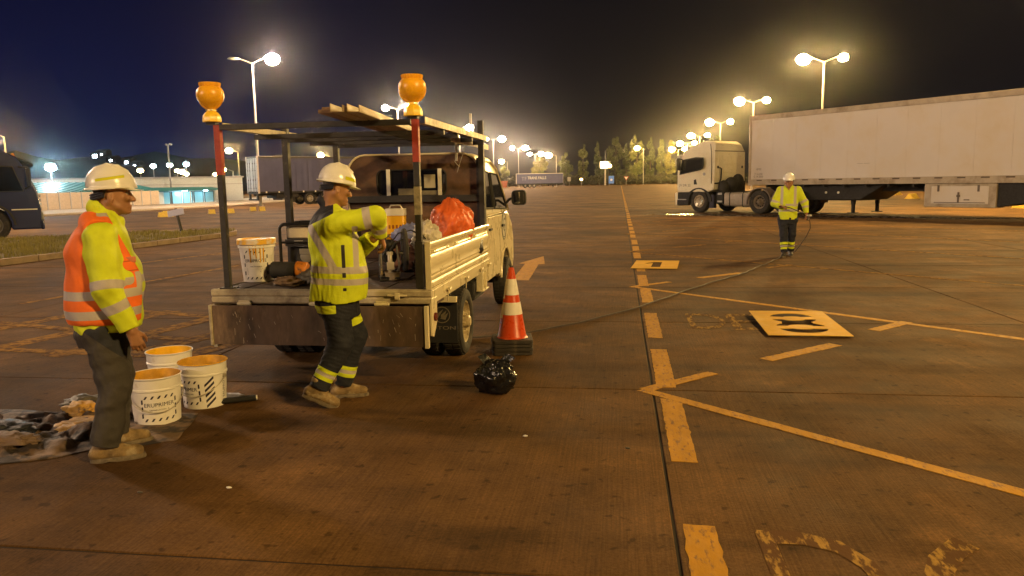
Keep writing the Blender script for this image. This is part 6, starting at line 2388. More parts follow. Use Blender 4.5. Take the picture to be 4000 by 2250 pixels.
def worker_mid():
    t = [(0.775, -0.058, 0, 0.212, 0.190), (0.86, -0.046, 0, 0.212, 0.198), (0.97, -0.030, 0, 0.210, 0.203), (1.10, -0.045, 0, 0.195, 0.203), (1.24, -0.075, 0, 0.170, 0.208), (1.34, -0.088, 0, 0.152, 0.205), (1.41, -0.085, 0, 0.118, 0.170), (1.455, -0.078, 0, 0.085, 0.105), (1.485, -0.075, 0, 0.068, 0.075)]
    def navy(P):
        # navy yoke over the back of the shoulders and neck
        return np.minimum(0.012, np.minimum(P[:, 2] - 1.405 - 0.50 * (P[:, 0] + 0.10), -0.060 - P[:, 0]))
    def side(P):
        z = P[:, 2]
        a = 0.013 - np.abs(P[:, 0] + 0.005)
        g = np.where(((z > 1.03) & (z < 1.20)) | ((z > 0.955) & (z < 0.995)) | ((z > 0.86) & (z < 0.885)), a, -0.02)
        return np.where(P[:, 1] < -0.08, g, -0.02)
    def strap(P):
        a = np.minimum(0.020 - np.abs(P[:, 0] - 0.085), np.minimum(P[:, 2] - 1.02, 1.33 - P[:, 2]))
        bk = np.minimum(0.030 - np.abs((P[:, 0] + 0.175) + 0.55 * (P[:, 2] - 1.12) * 0.0 + 0.18 * np.sin((P[:, 2] - 1.22) * 3.0)), np.minimum(P[:, 2] - 1.0, 1.40 - P[:, 2]))
        return np.where(P[:, 1] < -0.02, np.maximum(a, bk), -0.02)
    def hipp(P):
        a = np.minimum(0.030 - np.abs(P[:, 2] - 0.735 - 0.08 * P[:, 0]), np.minimum(-0.075 - P[:, 0], P[:, 0] + 0.30))
        return np.where(P[:, 1] < 0.0, a, -0.02)
    person(dict(at=(-2.03, 5.46), rz=math.atan2(0.34174, 0.93979), seed=4, vox=0.0065, torso=t, sticker=2, wr=0.0085,
        label='worker in lime jacket and navy trousers bending over the truck bed with arms stretched out',
        head=(-0.035, -0.01, 1.600), hrot=(0, 0.24, 0.32), neck=(-0.085, 0, 1.42),
        arms=[dict(sh=(-0.065, -0.180, 1.345), el=(0.248, -0.220, 1.395), wr=(0.272, -0.100, 1.240), hd=(0.25, 0.45, -0.75), hn=(-0.9, 0.2, -0.3), ht=(0.2, 0.5, 0.6), curl=0.55, r=(0.094, 0.072, 0.052), ub=((0.250, 0.055),), fb=((0.11, 0.05),)),
              dict(sh=(-0.060, 0.185, 1.360), el=(0.090, 0.235, 1.115), wr=(0.225, 0.080, 1.215), hd=(0.55, -0.45, 0.45), hn=(0.1, -0.6, 0.6), ht=(0.3, 0.5, 0.6), curl=0.55, r=(0.098, 0.084, 0.060), ub=((0.20, 0.05),), fb=())],
        tb=((1.012, 0.050, -0.05), (0.925, 0.045, -0.05)), jx=[strap], jtrim=side, navy=navy,
        collar=[((-0.125, 0, 1.515), (-0.06, 0, 1.445), 0.050, 0.074), ((-0.06, 0, 1.445), (-0.025, 0, 1.415), 0.074, 0.064)],
        collar_cut=[((-0.085, 0, 1.50), (-0.075, 0, 1.62), 0.055, 0.085), ((-0.02, 0, 1.47), (0.02, 0, 1.53), 0.055, 0.08)],
        hips=[(0.66, -0.065, 0, 0.135, 0.160), (0.74, -0.075, 0, 0.150, 0.168), (0.80, -0.065, 0, 0.155, 0.160), (0.90, -0.05, 0, 0.15, 0.150)],
        legs=[dict(hip=(-0.090, -0.072, 0.735), kn=(-0.055, -0.110, 0.47), an=(-0.235, -0.150, 0.145), toe=(1, -0.1, 0), pitch=0.45, r=(0.108, 0.088, 0.072), sb=((0.255, 0.085),), sv=((0.255, 0.028),)),
              dict(hip=(-0.025, 0.072, 0.735), kn=(0.045, 0.095, 0.49), an=(-0.065, 0.090, 0.095), toe=(1, 0.0, 0), r=(0.112, 0.092, 0.072), tb=((0.140, 0.062),), sb=((0.285, 0.085),), sv=((0.285, 0.028),))],
        tx=[hipp], trmat=M_NAVY, bootmat=M_TAN, boot=1.0))

def worker_right():
    t = [(0.765, 0.012, 0, 0.186, 0.140), (0.88, 0.012, 0, 0.186, 0.145), (1.02, 0.014, 0, 0.180, 0.148), (1.16, 0.016, 0, 0.182, 0.140), (1.30, 0.017, 0, 0.192, 0.125), (1.38, 0.017, 0, 0.186, 0.105), (1.43, 0.016, 0, 0.140, 0.085), (1.46, 0.014, 0, 0.080, 0.065)]
    def strap(P):
        a = np.minimum(0.026 - np.abs(np.abs(P[:, 0] - 0.015) - 0.128), P[:, 2] - 1.03)
        return np.where(np.abs(P[:, 0] - 0.015) < 0.17, a, -0.02)
    person(dict(at=(3.42, 16.55), rz=math.atan2(-0.20237, 0.97931), seed=9, vox=0.0085, torso=t, sticker=0, wr=0.006,
        label='worker in lime shirt walking towards the truck with a paint hose and spray gun',
        head=(0.012, -0.035, 1.535), hrot=(0, 0.06, R(-97)), hscale=1.02, neck=(0.014, 0, 1.40),
        arms=[dict(sh=(-0.150, 0, 1.360), el=(-0.255, -0.03, 1.085), wr=(-0.130, -0.190, 1.035), hd=(0.8, -0.5, 0.0), hn=(0.2, 0.2, -1), ht=(0.2, 0.6, 0.6), curl=0.8, r=(0.082, 0.070, 0.052), ub=((0.25, 0.05),), fb=()),
              dict(sh=(0.185, 0, 1.360), el=(0.330, 0.02, 1.105), wr=(0.372, -0.05, 0.880), hd=(0.15, -0.3, -0.9), hn=(-1, 0, 0), ht=(0, -1, 0.2), curl=0.85, r=(0.082, 0.072, 0.052), ub=((0.255, 0.05),), fb=((0.10, 0.04),))],
        tb=((1.065, 0.045, 0.0), (0.955, 0.050, 0.0)), jx=[strap],
        collar=[((0.014, 0.03, 1.47), (0.014, -0.04, 1.41), 0.075, 0.075)],
        collar_cut=[((0.014, -0.02, 1.46), (0.014, -0.03, 1.60), 0.060, 0.075), ((0.014, -0.115, 1.36), (0.014, -0.10, 1.46), 0.024, 0.06)],
        hips=[(0.66, 0.01, 0, 0.165, 0.115), (0.74, 0.005, 0, 0.182, 0.130), (0.86, 0.01, 0, 0.176, 0.128)],
        legs=[dict(hip=(-0.085, 0, 0.78), kn=(-0.060, -0.08, 0.44), an=(-0.035, -0.14, 0.095), toe=(-0.15, -1, 0), r=(0.098, 0.082, 0.070), sb=((0.17, 0.05), (0.27, 0.04)), sv=((0.225, 0.03),)),
              dict(hip=(0.105, 0.01, 0.78), kn=(0.105, 0.03, 0.45), an=(0.080, 0.14, 0.105), toe=(0.15, -1, 0), pitch=0.12, r=(0.098, 0.082, 0.070), sb=((0.17, 0.05), (0.27, 0.04)), sv=((0.225, 0.03),))],
        trmat=M_NAVY, bootmat=M_DARKB))
worker_left()
worker_mid()
worker_right()
# ------------------------------------------------------------------ paint pails on the ground
M_PAIL = mat('pail_white', (0.76, 0.73, 0.70), 0.4, var=0.05, vs=6, dirt=(0.50, 0.40, 0.24), ds=7, dt=(0.62, 0.75))
M_PRINT = mat('pail_print', (0.018, 0.014, 0.040), 0.5)
M_YELLOW = mat('wet_yellow_paint', (0.72, 0.38, 0.015), 0.22, var=0.2, vs=12)
M_INYEL = mat('dried_yellow_paint', (0.55, 0.29, 0.03), 0.5, var=0.35, vs=9, dirt=(0.62, 0.50, 0.28), ds=6, dt=(0.58, 0.68))
M_WIRE = mat('handle_wire', (0.55, 0.50, 0.42), 0.35, metal=0.6)

def wrap(geo, rr, a0, z0, off=0.0012, rot=0.0, sx=1.0):
    """flat print bent round a tapering pail; rr(z) is its radius"""
    vs, fs = geo
    out = []
    c, s = math.cos(rot), math.sin(rot)
    for x, y in vs:
        u, w = (x * c - y * s) * sx, x * s + y * c
        z = z0 + w
        r = rr(z) + off
        a = a0 + u / r
        out.append((r * math.cos(a), r * math.sin(a), z))
    return out, fs
def slant(w, h, k=0.5):
    return [(-w / 2, -h / 2), (w / 2 - k * h, -h / 2), (w / 2, h / 2), (-w / 2 + k * h, h / 2)], [(0, 1, 2, 3)]
def pail_prints(mb, rr, face, title, small, z0, hgt, wid, stripes):
    """hazard dashes round a label plus its lettering"""
    n = 5
    for k in range(n):
        u = -wid / 2 + wid * (k + 0.5) / n
        for z in (z0, z0 + hgt):
            g = slant(wid / n * 0.66, 0.021, 0.7)
            mb.add(*wrap(([(x + u, y) for x, y in g[0]], g[1]), rr, face, z))
    for k in range(3):
        z = z0 + hgt * (k + 0.6) / 3.2
        for u in (-wid / 2 - 0.004, wid / 2 + 0.004):
            g = [(-0.006, -0.018), (0.006, -0.014), (0.006, 0.018), (-0.006, 0.014)], [(0, 1, 2, 3)]
            mb.add(*wrap(([(x + u, y) for x, y in g[0]], g[1]), rr, face, z))
    mb.add(*wrap(text_geo(title, 0.040), rr, face, z0 + hgt * 0.66))
    mb.add(*wrap(text_geo(small, 0.015), rr, face, z0 + hgt * 0.44))
    if stripes:
        def bar(u, x0, x1, ya, yb, th):
            n = 8
            vs = []
            for i in range(n + 1):
                t = i / n
                vs += [(u + x0 + (x1 - x0) * t, ya + (yb - ya) * t), (u + x0 + (x1 - x0) * t, ya + (yb - ya) * t + th)]
            return vs, [(2 * i, 2 * i + 2, 2 * i + 3, 2 * i + 1) for i in range(n)]
        for k in range(5):
            mb.add(*wrap(bar(wid * 0.86, -0.036, 0.036, 0.0, 0.060, 0.020), rr, face, z0 - 0.040 + k * 0.040))
        mb.add(*wrap(text_geo(title.replace('PRIMER', 'PROTE'), 0.034), rr, face + (wid * 1.42) / 0.16, z0 + hgt * 0.62, rot=math.pi / 2))
        n = 20
        for r0, r1 in ((0.017, 0.011),):
            ou = [(math.cos(2 * math.pi * i / n) * r0, math.sin(2 * math.pi * i / n) * r0) for i in range(n)]
            inn = [(math.cos(2 * math.pi * i / n) * r1 + 0.002, math.sin(2 * math.pi * i / n) * r1) for i in range(n)]
            fs = [(i, (i + 1) % n, n + (i + 1) % n, n + i) for i in range(n)]
            mb.add(*wrap((ou + inn, fs), rr, face + (wid * 1.42) / 0.16, z0 - 0.012))
        for k in range(5):
            mb.add(*wrap(bar(wid * 1.92, -0.026, 0.026, 0.0, 0.044, 0.017), rr, face, z0 - 0.035 + k * 0.038))

def pail(loc, face, label, title, small, stripes=False, handle=0.0, down=True, paint=None, h=0.335):
    t = thing('paint_pail', label, 'pail', loc, 0, 'open paint pails beside the left worker')
    rr = lambda z: 0.150 + 0.020 * z / h
    b = MB()
    b.lathe([(0.0005, 0.004), (0.148, 0.004), (0.150, 0.0), (0.1505, 0.006), (rr(0.24), 0.24), (rr(0.25) + 0.006, 0.246), (rr(0.26) + 0.006, 0.256), (rr(0.265), 0.262), (rr(h - 0.012), h - 0.012), (rr(h) + 0.005, h - 0.006), (rr(h) + 0.005, h)], 48, cap=False)
    b.build('shell', M_PAIL, t)
    b = MB()
    b.lathe([(rr(h) + 0.005, h), (rr(h) - 0.002, h + 0.001), (rr(h) - 0.004, h - 0.02), (rr(0.05) - 0.004, 0.05), (0.0005, 0.05)], 48, cap=False)
    b.build('inside', paint or M_INYEL, t)
    b = MB()
    b.tube([((rr(h) + 0.004) * math.cos(2 * math.pi * i / 48), (rr(h) + 0.004) * math.sin(2 * math.pi * i / 48), h) for i in range(48)], 0.0045, 6, closed=True)
    b.build('rim', M_YELLOW if stripes else M_PAIL, t)
    if title:
        b = MB()
        pail_prints(b, rr, face, title, small, 0.045, 0.16, 0.22, stripes)
        b.build('label_lettering', M_PRINT, t, smooth=False)
    b = MB()
    pts = []
    r = rr(0.22) + 0.008
    for i in range(17):
        a = math.pi * i / 16
        if down:      # bail hanging against the front
            aa = handle + (a - math.pi / 2) * 1.0
            pts.append(((r + 0.006) * math.cos(aa), (r + 0.006) * math.sin(aa), 0.225 - 0.125 * math.sin(a)))
        else:
            aa = handle
            pts.append((r * math.cos(a) * math.cos(aa) - 0.0, r * math.cos(a) * math.sin(aa), 0.22))
    if down:
        b.tube(pts, 0.0035, 6)
    for s in (-1, 1):
        aa = handle + s * math.pi / 2
        b.cyl(((r - 0.008) * math.cos(aa), (r - 0.008) * math.sin(aa), 0.225), ((r + 0.006) * math.cos(aa), (r + 0.006) * math.sin(aa), 0.225), 0.016, n=10)
    b.build('handle', M_WIRE, t)
    return t
cam_dir = lambda x, y: math.atan2(-y, -x)
pail((-3.225, 4.845, 0.0), cam_dir(-3.225, 4.845) + 0.10, 'open white paint pail nearest the worker, wire handle hanging in front', 'ERUPRIMER', 'DEMARCACION  4L', handle=cam_dir(-3.2, 4.8) + 0.05)
pail((-3.105, 5.265, 0.0), cam_dir(-3.105, 5.265) - 0.95, 'open white paint pail with diagonal dark stripes and upright lettering', 'ERUPRIMER', 'DEMARCACION VIAL', stripes=True, handle=cam_dir(-3.1, 5.3) - 0.55, paint=M_INYEL)
pail((-3.575, 5.585, 0.0), 0, 'open white paint pail with bright yellow inside, behind the other two', '', '', handle=cam_dir(-3.5, 5.6) + 2.6, down=False, paint=mat('fresh_yellow_inside', (0.80, 0.46, 0.02), 0.35, var=0.15, vs=10, dirt=(0.30, 0.17, 0.03), ds=14, dt=(0.68, 0.76)))

# lidded bucket standing on the truck bed
def lidded():
    t = thing('lidded_bucket', 'white lidded bucket with yellow paint on its lid, on the truck bed corner', 'bucket', (-3.225, 6.49, 0.784), 0)
    rr = lambda z: 0.128 + 0.026 * z / 0.36
    b = MB()
    b.lathe([(0.0005, 0.0), (0.127, 0.0), (rr(0.3), 0.30), (rr(0.3) + 0.010, 0.302), (rr(0.31) + 0.010, 0.325), (rr(0.33), 0.327), (rr(0.345), 0.345)], 40, cap=False)
    b.build('shell', M_PAIL, t)
    b = MB()
    b.lathe([(rr(0.33) + 0.002, 0.330), (rr(0.34) + 0.016, 0.332), (rr(0.34) + 0.016, 0.372), (rr(0.34) + 0.010, 0.380), (0.14, 0.381), (0.13, 0.372), (0.0005, 0.372)], 40, cap=False)
    b.build('lid', mat('lid_paint', (0.66, 0.60, 0.52), 0.4, dirt=(0.75, 0.42, 0.02), ds=5, dt=(0.42, 0.5)), t)
    b = MB()
    face = cam_dir(-3.225, 6.49) - 0.12
    pail_prints(b, rr, face, 'ERUPROTE', 'VIAL ACRILICA', 0.035, 0.235, 0.20, False)
    for k, w in enumerate((0.15, 0.16, 0.12, 0.15, 0.14)):
        b.add(*wrap(([(-0.08, -0.002), (-0.08 + w, -0.002), (-0.08 + w, 0.002), (-0.08, 0.002)], [(0, 1, 2, 3)]), rr, face, 0.07 + k * 0.012))
    b.build('label_lettering', M_PRINT, t, smooth=False)
    b = MB()
    for k in range(5):
        a = face - 0.35 + k * 0.22 + random.uniform(-0.05, 0.05)
        L = random.uniform(0.03, 0.13)
        r = rr(0.30) + 0.004
        b.tube([(r * math.cos(a), r * math.sin(a), 0.325), ((rr(0.3 - L)) * math.cos(a), rr(0.3 - L) * math.sin(a), 0.30 - L)], [0.008, 0.004], 6)
    b.build('paint_drip', M_YELLOW, t)
lidded()

# ------------------------------------------------------------------ warning beacons on the rack posts
def beacon(x, y, z, label):
    t = thing('warning_beacon', label, 'beacon', (x, y, z), 0, 'amber beacons on the rack posts')
    lensm = mat('amber_plastic', (0.88, 0.43, 0.015), 0.30, var=0.10, vs=14, coat=0.2)
    basem = mat('yellow_plastic', (0.88, 0.56, 0.015), 0.35, var=0.06, vs=20)
    b = MB()
    b.lathe([(0.070, 0.0), (0.074, 0.003), (0.074, 0.030), (0.068, 0.055), (0.050, 0.078), (0.036, 0.088), (0.034, 0.105)], 8, a0=0.3)
    b.build('base', basem, t, bevel=0.004)
    b = MB()
    for k in range(4):
        a = k * math.pi / 2 + 0.6
        b.cyl((0.030 * math.cos(a), 0.030 * math.sin(a), 0.095), (0.044 * math.cos(a), 0.044 * math.sin(a), 0.097), 0.005, n=6)
    b.build('bolt', M_WIRE, t)
    b = MB()
    b.lathe([(0.034, 0.104), (0.046, 0.120), (0.075, 0.142), (0.098, 0.172), (0.108, 0.208), (0.104, 0.245), (0.088, 0.272), (0.077, 0.280), (0.081, 0.300), (0.082, 0.312), (0.0005, 0.314)], 36, cap=False)
    ln = b.build('lens', lensm, t)
    b = MB()
    for s in (-1, 1):
        b.lathe([(0.0005, s * 0.012), (0.085, s * 0.010), (0.101, s * 0.004), (0.1095, 0.0)], 36, axis='y', c=(0, s * 0.004, 0.205), cap=False)
    for k in range(24):
        a = 2 * math.pi * k / 24
        b.cyl((0.079 * math.cos(a), 0.079 * math.sin(a), 0.284), (0.083 * math.cos(a), 0.083 * math.sin(a), 0.310), 0.003, n=5)
    b.build('lens_rib', lensm, ln)
    b = MB()
    b.box(-0.04, 0.04, -0.03, 0.03, -0.02, 0.0)
    b.build('mount', M_BLACK, t)
def tw(x, y):
    a = R(-0.5)
    return (-2.43 + x * math.cos(a) - y * math.sin(a), 5.9 + x * math.sin(a) + y * math.cos(a))
beacon(*tw(-0.835, 0.03), 2.142, 'amber warning beacon on the left rear rack post')
beacon(*tw(0.840, 0.03), 2.142, 'amber warning beacon on the right rear rack post')

# planks and channels lying on the rack
def channels():
    wm = mat('aged_channel', (0.34, 0.24, 0.12), 0.55, var=0.3, vs=5, stretch=(6, 0.6, 6), dirt=(0.12, 0.07, 0.04), ds=5, dt=(0.5, 0.7))
    wd = mat('old_board', (0.20, 0.115, 0.055), 0.7, var=0.35, vs=5, stretch=(8, 0.8, 8))
    d = Vector((-0.095, 0.995)).normalized()
    rz = math.atan2(d.y, d.x) - math.pi / 2
    labs = ['left weathered channel in the bundle on the rack', 'middle weathered board in the bundle on the rack', 'right pale channel in the bundle on the rack']
    for k, (x, y, L, m) in enumerate(((-2.03, 5.22, 2.9, wd), (-1.925, 5.16, 3.6, wm), (-1.82, 5.20, 3.9, wm))):
        o = thing('channel_profile' if m is wm else 'timber_board', labs[k], 'profile', (x, y, 2.118), rz, 'long profiles lying across the rack')
        b = MB()
        if m is wm:
            b.box(-0.045, 0.045, 0, L, 0, 0.006).box(-0.045, -0.039, 0, L, 0.006, 0.060).box(0.039, 0.045, 0, L, 0.006, 0.050)
        else:
            b.box(-0.05, 0.05, 0, L, 0.0, 0.026).box(-0.045, 0.04, 0.08, L - 0.1, 0.0275, 0.05)
        b.build('profile_body', m, o, bevel=0.002)
channels()

# ------------------------------------------------------------------ loads on the bed
def blob(name, m, c, r, seed, amp=0.35, fr=2.2, sub=4, flat=None, pinch=0.0, parent=None, crease=0.06):
    import bmesh
    bm = bmesh.new()
    bmesh.ops.create_icosphere(bm, subdivisions=sub, radius=1.0)
    for v in bm.verts:
        p = v.co.copy()
        q = p * fr + Vector((seed * 3.1, seed * 1.7, seed))
        n = mnoise.noise(q) * amp
        cr = abs(mnoise.noise(q * 1.9 + Vector((5, 2, 1)))) + 0.6 * abs(mnoise.noise(q * 4.1)) + 0.35 * abs(mnoise.noise(q * 9.0))
        k = 1 + n - crease * 3 * (0.5 - cr)
        if pinch and p.z > 0.55:
            k *= 1 + pinch * (p.z - 0.55)
            p.x *= 1 - 0.75 * (p.z - 0.55) / 0.45
            p.y *= 1 - 0.75 * (p.z - 0.55) / 0.45
        v.co = Vector((p.x * r[0] * k, p.y * r[1] * k, p.z * r[2] * k))
        if flat is not None and v.co.z < -flat:
            v.co.z = -flat + (v.co.z + flat) * 0.05
    me = bpy.data.meshes.new(name)
    bm.to_mesh(me)
    bm.free()
    me.polygons.foreach_set('use_smooth', [True] * len(me.polygons))
    me.materials.append(m)
    o = obj_from(me, name, parent, c)
    return o
def loads():
    rb = mat('orange_sack', (0.66, 0.125, 0.03), 0.42, var=0.15, vs=6, bump=0.4, bs=14)
    wb = mat('white_sack', (0.50, 0.45, 0.36), 0.6, var=0.3, vs=10, bump=0.5, bs=20)
    bl = mat('blue_sheet', (0.15, 0.17, 0.34), 0.5, var=0.2, vs=7, bump=0.5, bs=15)
    br = mat('brown_tarp', (0.13, 0.055, 0.03), 0.6, var=0.35, vs=7, bump=0.6, bs=16)
    dk = mat('dark_sack', (0.02, 0.018, 0.022), 0.5, var=0.3, vs=7, bump=0.6, bs=16)
    o = blob('orange_sack', rb, (-1.680, 7.60, 1.195), (0.215, 0.25, 0.29), 3, 0.13, 1.2, 5, flat=0.40, crease=0.06, pinch=0.05)
    tag(o, 'crumpled orange plastic sack piled high on the truck bed', 'sack')
    o = blob('white_sack', wb, (-1.79, 6.98, 1.115), (0.125, 0.13, 0.165), 8, 0.25, 1.8, 5, flat=0.30, crease=0.08)
    tag(o, 'torn white woven sack with frayed top beside the orange sack', 'sack')
    b = MB()
    rn = random.Random(5)
    for k in range(60):
        a, e = rn.uniform(0, 6.28), rn.uniform(0.25, 1.3)
        d = Vector((math.cos(a) * math.cos(e), math.sin(a) * math.cos(e), math.sin(e)))
        p = Vector((d.x * 0.10, d.y * 0.11, d.z * 0.125))
        q = p + d * rn.uniform(0.03, 0.07) + Vector((rn.gauss(0, .015), rn.gauss(0, .015), rn.gauss(0, .02)))
        b.tube([p, q], [0.0016, 0.0008], 4)
    b.build('frayed_thread', wb, o)
    o = blob('blue_sheet', bl, (-2.085, 7.45, 1.10), (0.16, 0.14, 0.135), 12, 0.30, 1.6, 4, crease=0.14)
    tag(o, 'folded blue plastic sheet heaped behind the right rack post', 'sheet')
    o = blob('brown_tarp', br, (-1.99, 7.25, 0.93), (0.24, 0.26, 0.165), 15, 0.3, 1.8, 4, flat=0.146, crease=0.14)
    tag(o, 'rumpled reddish brown tarpaulin under the blue sheet', 'tarpaulin')
    o = blob('dark_sack', dk, (-1.70, 8.05, 0.98), (0.22, 0.2, 0.21), 18, 0.3, 1.8, 4, flat=0.20, crease=0.14)
    tag(o, 'dark sack against the front board of the bed', 'sack')
    o = blob('brown_tarp', br, (-1.72, 6.85, 0.86), (0.17, 0.2, 0.10), 22, 0.3, 1.8, 4, flat=0.078, crease=0.14)
    tag(o, 'low crumpled brown rag heap beside the right rack post', 'rags')
    # yellow jerry can with a white cap
    t = thing('jerry_can', 'bright yellow jerry can with a white top at the front of the bed', 'jerry can', (-2.43, 8.18, 0.784), R(8))
    ym = mat('can_yellow', (0.78, 0.42, 0.012), 0.4, var=0.08)
    b = MB()
    b.loft([rounded_rect(-0.10, 0.10, -0.08, 0.08, 0.03, 3)] and [[(x, z, h) for x, _, z in rounded_rect(-s, s, -s * .8, s * .8, 0.025, 3)] for h, s in ((0, 0.10), (0.01, 0.105), (0.49, 0.105), (0.525, 0.085))])
    b.build('body', ym, t)
    b = MB()
    b.loft([[(x, z, h) for x, _, z in rounded_rect(-0.108, 0.108, -0.09, 0.09, 0.025, 3)] for h in (0.50, 0.575)])
    b.build('lid', M_PAIL, t)
    b = MB()
    for k in range(4):
        b.box(-0.07 + k * 0.04, -0.05 + k * 0.04, -0.0865, -0.0852, 0.36, 0.40)
        b.box(-0.07, 0.06, -0.0865, -0.0852, 0.20 + k * 0.03, 0.212 + k * 0.03)
    b.build('label_print', mat('can_print', (0.35, 0.10, 0.01), 0.6), t, smooth=False)
    b = MB()
    b.tube([(-0.07, 0, 0.575), (-0.05, 0, 0.61), (0.05, 0, 0.61), (0.07, 0, 0.575)], 0.010, 6)
    b.build('handle', M_WIRE, t)
loads()

def generator():
    t = thing('generator', 'portable generator in a black tube frame with a cream fuel tank on the truck bed', 'generator', (-2.93, 7.26, 0.784), R(4))
    b = MB()
    for y in (-0.22, 0.22):
        pr = [(x, y, z) for x, _, z in rounded_rect(-0.33, 0.33, 0.03, 0.475, 0.05, 4)]
        b.tube(pr, 0.016, 8, closed=True)
    for x in (-0.30, 0.30):
        for z in (0.032, 0.473):
            b.cyl((x, -0.22, z), (x, 0.22, z), 0.014, n=8)
    b.cyl((-0.33, -0.22, 0.30), (0.33, -0.22, 0.30), 0.012, n=8).cyl((-0.33, 0.22, 0.30), (0.33, 0.22, 0.30), 0.012, n=8)
    b.build('frame', mat('black_gloss', (0.012, 0.012, 0.013), 0.3), t)
    b = MB()
    b.loft([[(x, y, z) for x, _, y in rounded_rect(-sx, sx, -sy, sy, 0.06, 4)] for z, sx, sy in ((0.335, 0.27, 0.18), (0.345, 0.285, 0.19), (0.43, 0.285, 0.19), (0.465, 0.25, 0.16), (0.475, 0.20, 0.12))])
    b.build('fuel_tank', mat('tank_cream', (0.60, 0.52, 0.36), 0.3, var=0.06), t)
    b = MB()
    b.cyl((0.05, 0, 0.475), (0.05, 0, 0.50), 0.045, n=16)
    b.build('fuel_cap', M_BLACK, t)
    b = MB()
    b.box(-0.29, 0.29, -0.205, -0.15, 0.26, 0.33)
    cp = b.build('control_panel', M_BLACK, t, bevel=0.006)
    b = MB()
    b.box(-0.20, -0.11, -0.2065, -0.205, 0.285, 0.315)
    b.build('warning_label', M_PAIL, cp)
    b = MB()
    b.cyl((-0.10, -0.17, 0.14), (-0.10, 0.05, 0.14), 0.105, n=24)
    b.build('recoil_housing', M_UNDER, t, bevel=0.012)
    b = MB()
    b.box(-0.27, 0.26, -0.14, 0.15, 0.05, 0.25)
    for k in range(6):
        b.box(0.03 + k * 0.035, 0.046 + k * 0.035, -0.165, -0.15, 0.07, 0.22)
    b.build('engine_block', M_UNDER, t, bevel=0.01)
    b = MB()
    b.lathe([(0.02, -0.178), (0.055, -0.176), (0.06, -0.172)], 20, axis='y', c=(-0.10, 0, 0.155))
    b.box(-0.16, -0.05, -0.185, -0.17, 0.18, 0.235)
    b.build('starter_cover', mat('engine_alloy', (0.30, 0.28, 0.24), 0.35, metal=0.7), t, bevel=0.004)
    b = MB()
    b.box(-0.30, 0.30, -0.2, 0.2, 0.018, 0.045)
    b.build('base_tray', M_UNDER, t)
generator()

def roller_tool():
    t = thing('blower_motor', 'dark round motor with an orange end lying on the bed by the bucket', 'motor', (-2.88, 6.42, 0.784), R(10))
    b = MB()
    b.cyl((-0.17, 0.02, 0.105), (0.06, -0.02, 0.105), 0.075, 0.068, n=20)
    b.build('motor_body', M_UNDER, t, bevel=0.012)
    b = MB()
    b.cyl((0.055, -0.02, 0.105), (0.155, -0.035, 0.105), 0.078, 0.066, n=20)
    b.build('end_bell', mat('orange_casting', (0.50, 0.17, 0.02), 0.4, var=0.2, vs=20, dirt=(0.10, 0.05, 0.03), ds=18, dt=(0.55, 0.68)), t, bevel=0.012)
    b = MB()
    b.tube([(0.155, -0.036, 0.105), (0.165, -0.05, 0.05), (0.16, -0.06, 0.01)], 0.009, 8)
    b.build('spout', M_WIRE, t)
    b = MB()
    b.box(-0.13, 0.10, -0.05, 0.05, 0.0, 0.035)
    b.build('foot', M_BLACK, t, bevel=0.005)
    o = blob('rag_bundle', mat('paint_rag', (0.30, 0.19, 0.09), 0.9, var=0.5, vs=14, bump=0.5, bs=25), (-2.80, 6.18, 0.812), (0.13, 0.09, 0.045), 31, 0.4, 2.4, 4, flat=0.027, crease=0.15)
    tag(o, 'paint stained rag bundle at the rear edge of the bed', 'rag')
    o = blob('black_bag', M_DARKB, (-2.60, 6.25, 0.845), (0.12, 0.10, 0.075), 34, 0.35, 2.2, 4, flat=0.060, crease=0.12)
    tag(o, 'small black bag on the bed behind the middle worker', 'bag')
roller_tool()

